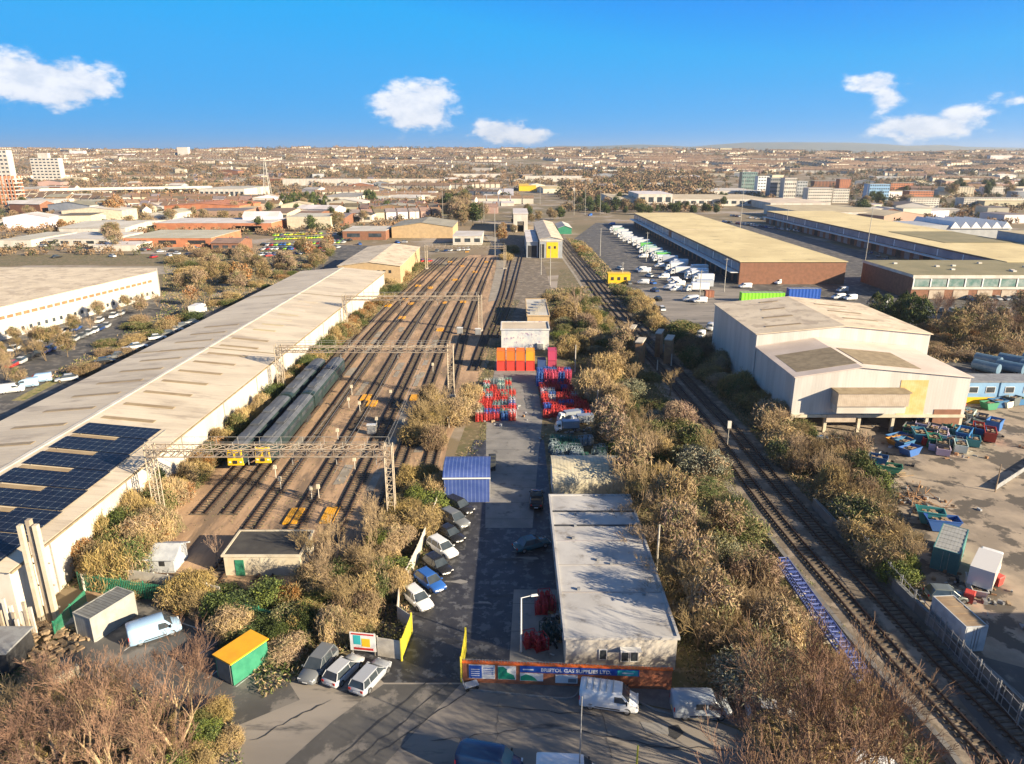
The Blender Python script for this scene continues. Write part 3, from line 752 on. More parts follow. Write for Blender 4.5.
def fence(pts, h, label, m='galv', step=2.5, pickets=.3, name='palisade_fence', cat='fence', solid=False, group=None, base=0.0, rails=2):
    pts = [Vector((p.x, p.y, 0)) for p in pts]; o0 = pts[0]; t = thing(name, label, cat, (o0.x, o0.y, base), 0, group)
    mb = MB(); np_ = 0
    for a, b in zip(pts[:-1], pts[1:]):
        L = (b-a).length; rz = math.atan2(b.y-a.y, b.x-a.x); c = (a+b)/2-o0
        if solid: mb.box(c.x, c.y, .05, L, .06, h-.05, rz=rz)
        else:
            for k in range(rails): mb.box(c.x, c.y, .3+(h-.55)*k/max(1, rails-1), L, .05, .06, rz=rz)
            n = int(L/pickets)
            for i in range(n):
                p = a.lerp(b, (i+.5)/n)-o0; mb.box(p.x, p.y, .05, .08, .03, h-.05, rz=rz)
    mb.build('panel', M[m], t)
    for a, b in zip(pts[:-1], pts[1:]):
        L = (b-a).length; n = max(1, int(L/step)); rz = math.atan2(b.y-a.y, b.x-a.x)
        for i in range(n):
            if np_ > 95: break
            p = a.lerp(b, i/n)-o0; mb = MB(); mb.box(p.x, p.y+.08, 0, .1, .1, h+.12, rz=rz); mb.build('post', M[m], t); np_ += 1
    return t
def lattice(mb, p0, p1, w, bays, r=.05, diag=.03, h=None):
    """square lattice girder or mast between two points"""
    p0 = Vector(p0); p1 = Vector(p1); d = (p1-p0).normalized()
    a = Vector((0, 0, 1)) if abs(d.z) < .7 else Vector((0, 1, 0))
    b = d.cross(a).normalized(); a = b.cross(d).normalized(); h = h or w
    def c(k, t): return p0.lerp(p1, t)+a*(h/2*(1 if k in (0, 1) else -1))+b*(w/2*(1 if k in (0, 3) else -1))
    for k in range(4): mb.tube(c(k, 0), c(k, 1), r, r, 4)
    for i in range(bays):
        t0 = i/bays; t1 = (i+1)/bays
        for k in range(4):
            j = (k+1) % 4
            mb.tube(c(k, t0), c(j, t1) if i % 2 == 0 else c(j, t1), diag, diag, 3, cap=False)
            mb.tube(c(k, t0), c(j, t0), diag, diag, 3, cap=False)
    return mb
def gantry(xl, xr, y, h, label, w=1.5, mast=.9, group='overhead line gantries', hang=(), leg2=True):
    t = thing('signal_gantry', label, 'gantry', ((xl+xr)/2, y, 0), 0, group); hx = (xr-xl)/2
    for s in (-1, 1):
        mb = MB(); lattice(mb, (s*hx, 0, .4), (s*hx, 0, h+.9), mast, 9, .085, .05); mb.build('mast', M['steel_tan'], t)
        mb = MB(); mb.box(s*hx, 0, 0, mast+.5, mast+.5, .45); mb.build('mast_base', M['concrete_post'], t)
    mb = MB(); lattice(mb, (-hx, 0, h), (hx, 0, h), w, int((xr-xl)/1.6), .085, .05, h=1.0)
    n = int((xr-xl)/.9)
    for i in range(n+1): mb.box(-hx+2*hx*i/n, 0, h-.58, .12, w+.1, .05)
    mb.build('lattice_beam', M['rust_steel'], t)
    mb = MB()      # handrail above the beam
    for q in (-w/2, w/2):
        mb.tube((-hx, q, h+1.5), (hx, q, h+1.5), .03, .03, 4)
        for i in range(0, n+1, 3): mb.tube((-hx+2*hx*i/n, q, h+.5), (-hx+2*hx*i/n, q, h+1.5), .025, .025, 4)
    mb.build('handrail', M['galv'], t)
    for x in hang:
        mb = MB(); mb.tube((x-(xl+xr)/2, 0, h-.5), (x-(xl+xr)/2, 0, h-1.9), .05, .05, 5); mb.tube((x-(xl+xr)/2, 0, h-1.7), (x-(xl+xr)/2+1.0, 0, h-1.2), .03, .03, 4)
        mb.build('dropper', M['galv'], t)
        mb = MB(); mb.tube((x-(xl+xr)/2+.3, 0, h-1.58), (x-(xl+xr)/2+.7, 0, h-1.36), .09, .09, 8); mb.build('insulator', M['pier_brown'], t)
    return t
def lamp_post(x, y, h, label, arm=1.2, rz=0.0, m='galv', group='street lamps'):
    t = thing('street_lamp', label, 'lamp post', (x, y, ground(x, y)), rz, group)
    mb = MB(); mb.tube((0, 0, 0), (0, 0, h), .11, .06, 8); mb.build('pole', M[m], t)
    mb = MB(); mb.tube((0, 0, h-.02), (arm, 0, h+.12), .04, .035, 6); mb.build('arm', M[m], t)
    mb = MB(); mb.box(arm+.25, 0, h+.06, .7, .24, .12, top=.8); mb.build('lamp_head', M[m], t)
    return t
def mast(x, y, h, label, r=.12, m='galv', cross=0, name='pole', group=None):
    t = thing(name, label, 'pole', (x, y, ground(x, y)), 0, group)
    mb = MB(); mb.tube((0, 0, 0), (0, 0, h), r, r*.7, 8); mb.build('shaft', M[m], t)
    for i in range(cross):
        mb = MB(); mb.box(0, 0, h-.5-i*.9, 1.6, .1, .1); mb.build('crossarm', M[m], t)
    if not cross:
        mb = MB(); mb.tube((0, 0, h), (0, 0, h+.06), r*.9, r*.4, 8); mb.build('cap', M[m], t)
    return t
def text_mesh(txt, size, m, parent, loc, rot, name='lettering', align='CENTER', ext=.006, bold=0.0):
    c = bpy.data.curves.new('t', 'FONT'); c.body = txt; c.size = size; c.extrude = ext; c.align_x = align; c.align_y = 'CENTER'; c.offset = bold
    o = bpy.data.objects.new('t', c); COL.objects.link(o)
    dg = bpy.context.evaluated_depsgraph_get(); me = bpy.data.meshes.new_from_object(o.evaluated_get(dg))
    bpy.data.objects.remove(o); bpy.data.curves.remove(c)
    me.materials.clear(); me.materials.append(M[m]); me.name = name
    q = bpy.data.objects.new(name, me); q.location = loc; q.rotation_euler = rot
    return _put(q, parent)
# ---------------------------------------------------------------- yard props
def mk_container(L=6.06, W=2.44, H=2.59, side='paint_matt', roof=None, ribs=True):
    def f():
        t = thing('shipping_container', '', 'container'); n = int(L/.28); mb = MB(); hl, hw = L/2, W/2
        # corrugated long sides
        for s in (-1, 1):
            top = []; bot = []
            for i in range(n+1):
                x = -hl+.1+(L-.2)*i/n; y = s*(hw-(.05 if (i//2) % 2 else .0)-.01)
                bot.append((x, y, .16)); top.append((x, y, H-.1))
            k = len(bot); mb.add(bot+top, [(i, i+1, i+1+k, i+k) for i in range(k-1)])
        mb.bx(-hl+.05, hl-.05, -hw+.08, hw-.08, .1, H-.08); mb.build('body', M[side], t)
        mb = MB()
        for i in range(n):
            x = -hl+.1+(L-.2)*i/n
            if (i//2) % 2 == 0: mb.bx(x, x+(L-.2)/n, -hw+.1, hw-.1, H-.09, H-.03)
        mb.bx(-hl+.02, hl-.02, -hw+.02, hw-.02, H-.12, H-.06); mb.build('roof', M[roof or side], t)
        mb = MB()
        for sx in (-1, 1):
            for sy in (-1, 1): mb.box(sx*(hl-.06), sy*(hw-.06), 0, .12, .12, H)
        for sy in (-1, 1):
            for z in (0, H-.12): mb.box(0, sy*(hw-.05), z, L-.24, .1, .12)
        for sx in (-1, 1):
            for z in (0, H-.12): mb.box(sx*(hl-.05), 0, z, .1, W-.24, .12)
        mb.build('frame', M[side], t)
        for s in (-1, 1):
            mb = MB(); mb.box(hl+.01, s*(hw/2-.03), .15, .04, hw-.16, H-.3); d = mb.build('door', M[side], t)
            mb = MB(); mb.tube((hl+.06, s*.3, .2), (hl+.06, s*.3, H-.2), .02, .02, 5); mb.build('door_bar', M['galv'], d)
        return t
    return f
def mk_skip(L=3.6, W=1.8, H=1.25):
    def f():
        t = thing('waste_skip', '', 'skip'); hl, hw = L/2, W/2; th = .06
        mb = MB(); prof = [(-hl*.62, .1), (hl*.62, .1), (hl, H), (-hl, H)]
        for s in (-1, 1):
            mb.add([(x, s*hw, z) for x, z in prof]+[(x, s*(hw-th), z) for x, z in prof], [(0, 1, 2, 3), (7, 6, 5, 4), (0, 4, 5, 1), (1, 5, 6, 2), (2, 6, 7, 3), (3, 7, 4, 0)])
        mb.add([(-hl*.62, -hw+th, .1), (hl*.62, -hw+th, .1), (hl, -hw+th, H), (-hl, -hw+th, H), (-hl*.62, hw-th, .1), (hl*.62, hw-th, .1), (hl, hw-th, H), (-hl, hw-th, H)],
               [(0, 1, 5, 4), (1, 2, 6, 5), (0, 4, 7, 3)]); fix(mb.build('body', M['paint_matt'], t))
        mb = MB()
        for s in (-1, 1): mb.box(0, s*hw, H-.02, L+.1, .1, .09); mb.box(s*hl, 0, H-.02, .1, W-.1, .088)
        mb.build('rim', M['paint_matt'], t)
        mb = MB(); r = random.Random(5)
        for i in range(22): mb.box(r.uniform(-hl*.7, hl*.7), r.uniform(-hw*.7, hw*.7), .35+r.random()*.5, r.uniform(.2, .7), r.uniform(.2, .6), r.uniform(.1, .45), rz=r.random()*3)
        mb.build('rubbish', M['wood'], t)
        return t
    return f
def mk_cage():
    t = thing('gas_cylinder_cage', '', 'gas cage'); mb = MB(); s = .62; h = 1.35
    for a in (-1, 1):
        for b in (-1, 1): mb.box(a*s, b*s, 0, .07, .07, h)
    for z in (.08, h*.55, h-.06):
        for a in (-1, 1): mb.box(a*s, 0, z, .05, 2*s-.07, .06); mb.box(0, a*s, z, 2*s-.07, .05, .06)
    mb.box(0, 0, .04, 2*s-.1, 2*s-.1, .04); mb.build('frame', M['paint_matt'], t)
    for a in (-1, 1):
        for b in (-1, 1):
            mb = MB(); x, y = a*.28, b*.28
            rr = [(.2, .1), (.23, .16), (.23, 1.05), (.16, 1.2), (.06, 1.26), (.06, 1.38)]
            mb.loft([[(x+math.cos(2*PI*i/8)*r, y+math.sin(2*PI*i/8)*r, z) for i in range(8)] for r, z in rr]); mb.build('gas_cylinder', M['paint_matt'], t)
    return t
def mk_bin():
    t = thing('wheelie_bin', '', 'bin'); mb = MB(); mb.box(0, 0, .12, .95, .85, 1.0, top=1.12); mb.build('body', M['paint_matt'], t)
    mb = MB(); mb.box(0, 0, 1.125, 1.15, 1.0, .12, top=.85); mb.build('lid', M['paint_matt'], t)
    for a in (-1, 1):
        for b in (-1, 1): mb = MB(); mb.tube((a*.38-.03, b*.33, .07), (a*.38+.03, b*.33, .07), .07, .07, 8); mb.build('wheel', M['tyre'], t)
    return t
# ================================================================ GROUND
def terrain():
    xs = sorted(set(list(np.linspace(-9000, -2500, 14))+list(np.linspace(-2500, 2500, 51))+list(np.linspace(2500, 9000, 14))))
    ys = [-300, 0, 300, 700, 1100]+list(np.arange(1160, 4600, 60))+[5200, 6500, 9000, 13000]
    vs = [(x, y, ground(x, y)) for y in ys for x in xs]; nx = len(xs)
    fs = [(j*nx+i, j*nx+i+1, (j+1)*nx+i+1, (j+1)*nx+i) for j in range(len(ys)-1) for i in range(nx-1)]
    mb = MB(); mb.add(vs, fs); o = mb.build('ground', M['land'], smooth=True); o['kind'] = 'structure'
terrain()
def hills():
    pts = [(-200, 150), (520, 150), (560, 147), (590, 147.5), (640, 145.6), (665, 146.5), (690, 148), (712, 146), (745, 143.6), (790, 143.4), (850, 143.8), (880, 145), (905, 147), (940, 146), (965, 148), (1024, 149), (1300, 149)]
    y = 10500; mb = MB(); rings = []
    for u, v in pts:
        v -= 1.2
        x = (u-512)/F*(y*math.cos(PITCH)); top = zat(y, v)
        rings.append([(x, y-1800, 70), (x, y-700, 70+(top-70)*.7), (x, y, top), (x, y+2500, 60)])
    mb.loft(rings, cap=False, closed=False); o = mb.build('hills', M['hill'], smooth=True); o['kind'] = 'structure'
hills()
# roads, yards and beds (surveyed outlines)
sheet('ballast_bed', None, .012, M['ballast'], world=[(-46.2, 66), (-11, 66), (-10.5, 110), (-6.5, 150), (-5.2, 185), (-3, 250), (-2, 330), (-8, 345), (-20, 345), (-46.5, 240)])
sheet('ballast_bed', None, .010, M['ballast_dark'], world=[(-5, 178), (3, 178), (14, 230), (14, 420), (-4, 420), (-3, 250)])
rb = [(985, 770), (905, 675), (845, 600), (768, 512), (712, 432), (690, 402), (655, 365), (625, 330), (600, 298), (580, 270), (562, 248), (549, 228)]
T1 = [P(985, 752)]+[P(*q) for q in [(905, 668), (846, 600), (768, 508), (712, 432), (690, 404), (654, 362), (626, 330), (600, 298), (581, 272), (563, 249), (551, 232)]]
T1.insert(0, Vector((37.2, 34, 0))); 
T2 = [p+Vector((3.9, 0, 0)) for p in T1[:6]]+[p+Vector((3.5, .8, 0)) for p in T1[6:]]
cpath = spline([(a+b)/2 for a, b in zip(T1, T2)], 5)
L_, R_ = ribbon_pts(cpath, -4.6), ribbon_pts(cpath, 4.6)
mb = MB(); n = len(L_); mb.add([(p.x, p.y, .014) for p in L_]+[(p.x, p.y, .014) for p in R_], [(i, n+i, n+i+1, i+1) for i in range(n-1)]); struct('ballast_bed', mb, M['ballast_dark'])
mb = MB(); A_, B_ = ribbon_pts(cpath, -4.7), ribbon_pts(cpath, -5.7)
mb.add([(p.x, p.y, .02) for p in A_]+[(p.x, p.y, .02) for p in B_], [(i, i+1, n+i+1, n+i) for i in range(n-1)]); o = struct('path', mb, M['path']); 
# far junction lines beyond the yard road
sheet('scrub_ground', None, .006, M['scrub_soil'], world=[(-50, 40), (60, 36), (60, 120), (44, 185), (34, 300), (20, 300), (10, 180), (-4, 178), (-12, 60), (-50, 60)])
sheet('road', [(-260, 800), (-30, 716), (215, 688), (300, 676), (400, 660), (470, 676), (580, 694), (700, 716), (765, 740), (1010, 830), (700, 1100), (0, 1100)], .016, M['road'])
sheet('pavement', [(462, 684), (470, 676), (670, 690), (760, 705), (765, 735), (700, 716), (640, 703), (598, 690), (575, 700), (540, 697), (470, 690)], .022, M['pavement'])
sheet('yard', None, .020, M['wet_asphalt'], world=[(-11.5, 52.6), (-4.4, 52.6), (5.4, 53), (5.3, 110), (-6.2, 110), (-9.8, 86), (-9.9, 74), (-16.5, 58)])
sheet('yard', None, .026, M['concrete'], world=[(-3.4, 80.5), (2.6, 80.5), (4.2, 104), (5.5, 120), (5.0, 168), (-3.5, 168), (-4.6, 118), (-4.0, 100)])
sheet('yard', None, .0265, M['concrete'], world=[(-.3, 54), (5.0, 54), (5.0, 67), (.2, 67)])
sheet('road', None, .028, M['asphalt'], world=[(-11.5, 52.4), (-4.6, 52.4), (-8.5, 46), (-13, 38), (-20, 34), (-26, 34), (-18, 43), (-15, 48)])  # dark wedge: shadow across the entrance road, painted as a darker sheet
sheet('car_park', [(60, 640), (120, 588), (262, 640), (300, 700), (215, 735), (60, 690)], .018, M['asphalt'])
for q in range(6):      # bay lines of the lower-left car park
    a = P(133+q*28, 612+q*8.2+5); b = P(96+q*28, 637+q*9.0+5); d = (b-a).normalized(); s = Vector((-d.y, d.x, 0))*.06
    if q in (2, 9): continue
    sheet('bay_marking', None, .023, M['white_line'], world=[((a-s).x, (a-s).y), ((a+s).x, (a+s).y), ((b+s).x, (b+s).y), ((b-s).x, (b-s).y)])
a = P(178, 622); b = P(240, 642); s = Vector((0, .07, 0)); sheet('bay_marking', None, .0235, M['white_line'], world=[((a-s).x, (a-s).y), ((b-s).x, (b-s).y), ((b+s).x, (b+s).y), ((a+s).x, (a+s).y)])
# yard of the scrap firm (right)
sheet('yard', None, .024, M['pale_yard'], world=[(43, 30), (120, 30), (120, 118), (84, 140), (47, 122), (44, 95)])
sheet('patch', [(920, 640), (1024, 668), (1100, 764), (1010, 764), (960, 700)], .03, M['asphalt'])
# distribution yard (upper right) and streets
sheet('yard', None, .010, M['asphalt'], world=[(31, 395), (37, 300), (41, 240), (47, 185), (60, 160), (132, 165), (132, 232), (176, 285), (172, 520), (60, 520)])
sheet('road', None, .015, M['road'], world=[(42, 250), (46, 200), (74, 196), (84, 250), (60, 262)])
sheet('yard', None, .009, M['asphalt'], world=[(90, 120), (190, 120), (240, 233), (132, 233), (100, 175)])
# street along the left flank of the solar warehouse
sheet('road', None, .012, M['asphalt'], world=[(-92, 95), (-79, 95), (-76, 220), (-60, 262), (-80, 285), (-100, 215)])
sheet('car_park', None, .008, M['asphalt'], world=[(-140, 120), (-92, 110), (-96, 215), (-104, 245), (-118, 240), (-133, 170)])
sheet('verge', None, .017, M['grass'], world=[(-97, 130), (-94.5, 130), (-98, 215), (-101, 215)])
sheet('yard', None, .009, M['asphalt'], world=[(-130, 300), (-75, 285), (-62, 380), (-130, 390)])
sheet('track_path', None, .009, M['path'], world=[(-330, 275), (-110, 290), (-110, 310), (-330, 300)])
sheet('field', None, .007, M['scrub_soil'], world=[(-330, 262), (-128, 268), (-110, 288), (-330, 273)])
sheet('field', None, .007, M['scrub_soil'], world=[(-300, 305), (-112, 315), (-120, 350), (-300, 345)])
for i, (u0, v0, u1, v1, w_) in enumerate([(330, 764, 440, 672, .3), (352, 764, 452, 680, .25), (372, 758, 470, 690, .2), (480, 706, 600, 716, .12), (560, 728, 690, 752, .14), (430, 742, 520, 730, .12), (600, 706, 612, 760, .06), (500, 700, 496, 745, .06), (250, 742, 330, 700, .2), (640, 745, 760, 752, .15)]):
    a = P(u0, v0); b = P(u1, v1); r = random.Random(i); n_ = 12; L1 = []; L2 = []     # tyre marks and tar-sealed cracks
    for k in range(n_+1):
        p = a.lerp(b, k/n_)+Vector((r.uniform(-.15, .15), r.uniform(-.15, .15), 0)); ww = w_*.45*r.uniform(.2, 1)*(.3 if k in (0, n_) else 1); d = (b-a).normalized(); L1.append((p.x-d.y*ww, p.y+d.x*ww)); L2.append((p.x+d.y*ww, p.y-d.x*ww))
    mb = MB(); mb.add([(x, y, .048+i*.0005) for x, y in L1+L2], [(k, k+n_+1, k+n_+2, k+1) for k in range(n_)]); struct('crack_sealing', mb, M['patch_asphalt'])
for i in range(11):     # dark repair patches and puddle marks in the yards
    r = random.Random(i); cx = r.uniform(-9, 4) if i < 12 else r.uniform(-18, 10); cy = r.uniform(56, 79) if i < 12 else r.uniform(41, 48)
    sheet('patch', None, .031+i*.0005, M['patch_asphalt'] if i % 3 else M['concrete'], world=[(cx+math.cos(a)*r.uniform(.25, .9)*(2 if i < 12 else 3), cy+math.sin(a)*r.uniform(.15, .5)) for a in np.linspace(0, 5.6, 9)])
sheet('patch', [(640, 722), (668, 724), (670, 735), (646, 733)], .045, M['concrete']); sheet('patch', [(668, 727), (678, 725), (684, 733), (676, 740), (669, 736)], .046, M['patch_asphalt'])
# kerbs
def kerb(px):
    path = spline([P(*q) for q in px], .8); mb = MB()
    for a, b in zip(path[:-1], path[1:]):
        mb.box((a.x+b.x)/2, (a.y+b.y)/2, 0, (b-a).length+.01, .14, .13, rz=math.atan2(b.y-a.y, b.x-a.x))
    struct('kerb', mb, M['kerb'])
kerb([(470, 690), (500, 693), (540, 697), (566, 699), (576, 696), (580, 688)])
kerb([(640, 703), (655, 710), (680, 716), (705, 719), (740, 722), (765, 737)])
sheet('path', [(484, 234), (498, 238), (507, 250), (505, 268), (498, 300), (488, 302), (496, 268), (497, 252)], .035, M['path'])
def along(name, label, off, w, h, m, y0, y1, cat='wall'):
    q = [p for p in cpath if y0 < p.y < y1]; o0 = q[0]; t = thing(name, label, cat, (o0.x, o0.y, 0)); A = ribbon_pts(q, off); B_ = ribbon_pts(q, off+w); mb = MB()
    mb.loft([[(a.x-o0.x, a.y-o0.y, 0), (b.x-o0.x, b.y-o0.y, 0), (b.x-o0.x, b.y-o0.y, h), (a.x-o0.x, a.y-o0.y, h)] for a, b in zip(A, B_)]); fix(mb.build('wall_body', m, t))
    mb = MB(); mb.loft([[(a.x-o0.x-.05, a.y-o0.y, h+.002), (b.x-o0.x+.05, b.y-o0.y, h+.002), (b.x-o0.x+.05, b.y-o0.y, h+.1), (a.x-o0.x-.05, a.y-o0.y, h+.1)] for a, b in zip(A, B_)]); fix(mb.build('coping', M['pavement'] if h < 1 else m, t))
along('ledge_wall', 'pale low concrete ledge on the left of the near main line', -5.3, .4, .55, M['grey_paint'], 30, 82)
along('parapet_wall', 'dark parapet along the right of the near main line', 4.0, .35, 1.25, M['container_grey'], 30, 90)
# ================================================================ TRACKS
YT = [-41.2, -37.4, -33.2, -27.7, -22.4, -17.2, -12.6]
names = ['under the left train', 'under the right train', 'just right of the two trains', 'second right of the two trains', 'in the middle of the open sidings', 'second from the yard wall', 'nearest to the yard wall']
for i, x in enumerate(YT):
    xe = [-33, -30.5, -26, -21.5, -17, -12.5, -8.5][i]
    railway_track([Vector((x, 68 if i > 1 else 84, 0)), Vector((x, 150, 0)), Vector((x, 190, 0)), Vector((x+(xe-x)*.35, 255, 0)), Vector((xe, 335, 0))], 'siding track '+names[i])
railway_track([Vector((-8.6, 150, 0)), Vector((-6.8, 185, 0)), Vector((-3.6, 240, 0)), Vector((-1.8, 300, 0)), Vector((1, 380, 0))], 'curved track by the right edge of the sidings')
railway_track([Vector((-4.6, 180, 0)), Vector((-1.0, 230, 0)), Vector((2.5, 300, 0)), Vector((8, 420, 0))], 'shaded track leading to the small white portal shed')
railway_track(T1, 'left track of the curving main line on the right')
railway_track(T2, 'right track of the curving main line beside the handrail fence')
railway_track([Vector((31, 400, 0)), Vector((33.4, 320, 0)), Vector((36, 262, 0)), Vector((37.2, 215, 0)), Vector((38.4, 185, 0))], 'short siding curving beside the distribution yard')
for i, (u, v) in enumerate([(388, 306), (411, 304), (445, 303), (463, 302), (294, 517), (330, 516), (425, 404), (415, 398), (467, 252), (402, 318), (430, 288), (455, 280), (440, 330), (475, 272), (418, 286), (462, 266), (405, 300), (450, 262), (486, 262), (372, 404), (366, 398)]):
    p = P(u, v); t = thing('walkway_board', f'yellow walkway board lying between the siding tracks', 'walkway board', (p.x, p.y, 0), 0, 'yellow walkway boards', auto=True)
    mb = MB()
    for k in range(6): mb.box((k-2.5)*.3, 0, .05, .25, 4.2 if i in (4, 5) else 3.2, .2)
    mb.build('plank', M['amber_roof'], t)
# ================================================================ SOLAR WAREHOUSE (left)
t = thing('solar_warehouse', 'long cream-roofed warehouse carrying rows of dark solar panels', 'warehouse', (-61.5, 45, 0))
wy0, wy1 = 0, 189; hx = 14.6
def slope_z(x): return 10.2-(abs(x)/hx)*3.2
rzw = math.radians(-1.3); t.rotation_euler = (0, 0, rzw); t.location = (-63.9, 61, 0)
WHR = t
mb = MB(); pr = [(-hx, 0), (hx, 0), (hx, 6.5), (0, 7.8), (-hx, 6.5)]
mb.add([(a, wy0, z) for a, z in pr]+[(a, wy1, z) for a, z in pr], [(0, 1, 2, 3, 4), (9, 8, 7, 6, 5), (1, 6, 7, 2), (0, 4, 9, 5)]); fix(mb.build('wall', M['wall_white'], t))
mb = MB()
for s in (-1, 1):
    q = [(s*(hx+.5), 6.44), (0, 7.79), (0, 7.96), (s*(hx+.5), 6.61)]
    mb.add([(a, wy0-.5, z) for a, z in q]+[(a, wy1+.5, z) for a, z in q], [(0, 1, 2, 3), (7, 6, 5, 4), (0, 4, 5, 1), (3, 2, 6, 7), (0, 3, 7, 4)])
rf = mb.build('roof', M['roof_cream'], t); fix(rf)
mb = MB(); mb.box(0, wy1/2, 7.93, .7, wy1+1, .1); mb.build('ridge_cap', M['wall_white'], t)
mb = MB(); mb.box(hx+.62, wy1/2, 6.36, .24, wy1+1, .2); mb.build('gutter', M['roof_moss'], t)
for k in range(11):
    mb = MB(); mb.box(hx+.06, 6+k*15, 0, .12, .16, 6.3); mb.build('downpipe', M['galv'], t)
sl = math.atan(3.3/15.1)
def on_slope(y0, y1, x0, x1, z, m, name, side=1, parent=None, th=.05):
    """slab parallel to the roof slope; x measured from the ridge"""
    c0 = 7.96-(x0/(hx+.5))*1.35; c1 = 7.96-(x1/(hx+.5))*1.35
    mb = MB(); s = side
    vs = [(s*x0, y0, c0+z), (s*x1, y0, c1+z), (s*x1, y1, c1+z), (s*x0, y1, c0+z)]
    mb.add(vs+[(a, b, c+th) for a, b, c in vs], [(0, 1, 2, 3), (7, 6, 5, 4), (0, 4, 5, 1), (1, 5, 6, 2), (2, 6, 7, 3), (3, 7, 4, 0)])
    o = mb.build(name, m, parent); fix(o); return o
for k in range(9):
    y = 38.5+k*6.1
    on_slope(y, y+1.0, 1.6, 9.4, .02, M['skylight'], 'skylight', 1, t)
for k in range(13): on_slope(14+k*7.2, 15+k*7.2, 2.2, 10.2, .02, M['skylight'], 'skylight', -1, t)
for k, y in enumerate((79, 140)):
    for s in (1, -1): on_slope(y, y+.3, .1, 14.8, .03, M['roof_moss'], 'joint_flashing', s, t)
for k in range(7):
    on_slope(96+k*5.5, 96.9+k*5.5, 3, 8, .02, M['roof_beige'], 'skylight', 1, t)
nm = ['nearest the camera', 'second row up from the nearest', 'third row up', 'fourth row up, long and narrow', 'fifth row up', 'sixth row up, below the top row', 'top row, furthest from the camera']
ROWS = [(.8+k*5.25, .8+k*5.25+3.9, 1.3, 13.3) for k in range(7)]
for k, (a, b, x0, x1) in enumerate(ROWS):
    z = .12
    q = thing('solar_array', 'row of dark blue solar panels on the cream roof, '+nm[k], 'solar panels', t.location, rzw, 'solar panel rows')
    on_slope(a, b, x0, 7.9, z, M['solar'], 'panel', 1, q); on_slope(a, b+(1.15 if k < 6 else 0), 7.96, x1-.25*k, z, M['solar'], 'panel', 1, q)
    if k < 6: on_slope(b+.25, b+1.1, 1.5, 7.7, .02, M['skylight'], 'skylight', 1, t)
    for xx in (x0+1, x1-1): on_slope(a-.1, b+.1, xx, xx+.12, .03, M['galv'], 'mounting_rail', 1, q, th=.06)
# roof end units beyond the warehouse
gable('rail_depot', 'cream hip-roofed rail depot with a row of small dark windows', 'depot', P(338, 266, 7).x, P(400, 266, 7).x, P(370, 266, 7).y, P(370, 247, 7).y, 7.0, 8.4, M['wall_yellowbrick'], M['roof_cream_x'])
dep = bpy.data.objects['rail_depot']
for k in range(9): win(dep, 1.6+k*2.1, 2.6+k*2.1, 4.4, 5.5, 'f', 0, 'dark')
# ================================================================ FAR-LEFT WHITE WAREHOUSE
t = flat('white_warehouse', 'wide white warehouse with a cream roof and ribbon windows at the far left', 'warehouse', -240, -124, 186, 262, 8, M['clad_white'], M['roof_cream_x'], parapet=.5, rz=0)
bpy.data.objects.remove(KIDS[t.name][0]); [bpy.data.objects.remove(o) for o in KIDS[t.name][1:]]; KIDS[t.name] = []
t.location = (0, 0, 0)
A = P(160, 296); B = P(0, 341); dr = (B-A).normalized(); C = P(161, 270, 8); B2 = A+dr*110; back = Vector((-dr.y, dr.x, 0))
if back.y < 0: back = -back
fp = [A, B2, B2+Vector((-70, 55, 0)), A+Vector((-6, 26, 0)), ]
fp = [A, P(157, 268, 8.3), P(-60, 267.5, 8.3), P(-160, 275, 8.3), B2]
mb = MB(); mb.poly([(p.x, p.y) for p in fp], 0, 8.2); wl = mb.build('wall', M['clad_white'], t); fix(wl)
mb = MB(); mb.poly([(p.x, p.y) for p in fp], 8.2, 8.4); fix(mb.build('roof', M['roof_cream_x'], t))
for k in range(34):
    a = A+dr*(3+k*2.6); b = a+dr*1.9; nrm = Vector((-dr.y, dr.x, 0)); nrm = nrm if nrm.y < 0 else -nrm
    for z0, z1, ww in ((5.2, 6.0, 1), (1.2, 2.2, .5)):
        mb = MB(); e = a+dr*1.9*ww
        mb.poly([(p.x, p.y) for p in (a+nrm*.05, e+nrm*.05, e-nrm*.05, a-nrm*.05)], z0, z1); fix(mb.build('window', M['pier_brown' if z0 > 3 else 'glass'], t))
# ================================================================ TALL WHITE SHED (right)
t = gable('white_shed', 'tall white clad industrial shed, rear block with patched cream roof', 'industrial shed', 47.3, 80.8, 133.4, 163, 12.4, 14.0, M['clad_white'], M['roof_cream_x'])
for k in range(7):
    for s in (0, 1):
        if (k+s) % 2: continue
        mb = MB(); x0, x1 = (3+k, 10+k*.5) if s == 0 else (20, 27); 
        y = 4+k*3.6; f_ = lambda x: 12.57+(1.6)*(1-abs(x-16.75)/16.75)
        mb.add([(x0, y, f_(x0)+.01), (x1, y, f_(x1)+.01), (x1, y+.9, f_(x1)+.01), (x0, y+.9, f_(x0)+.01), (x0, y, f_(x0)+.05), (x1, y, f_(x1)+.05), (x1, y+.9, f_(x1)+.05), (x0, y+.9, f_(x0)+.05)],
               [(3, 2, 1, 0), (4, 5, 6, 7), (0, 1, 5, 4), (1, 2, 6, 5), (2, 3, 7, 6), (3, 0, 4, 7)]); mb.build('skylight', M['skylight'], t)
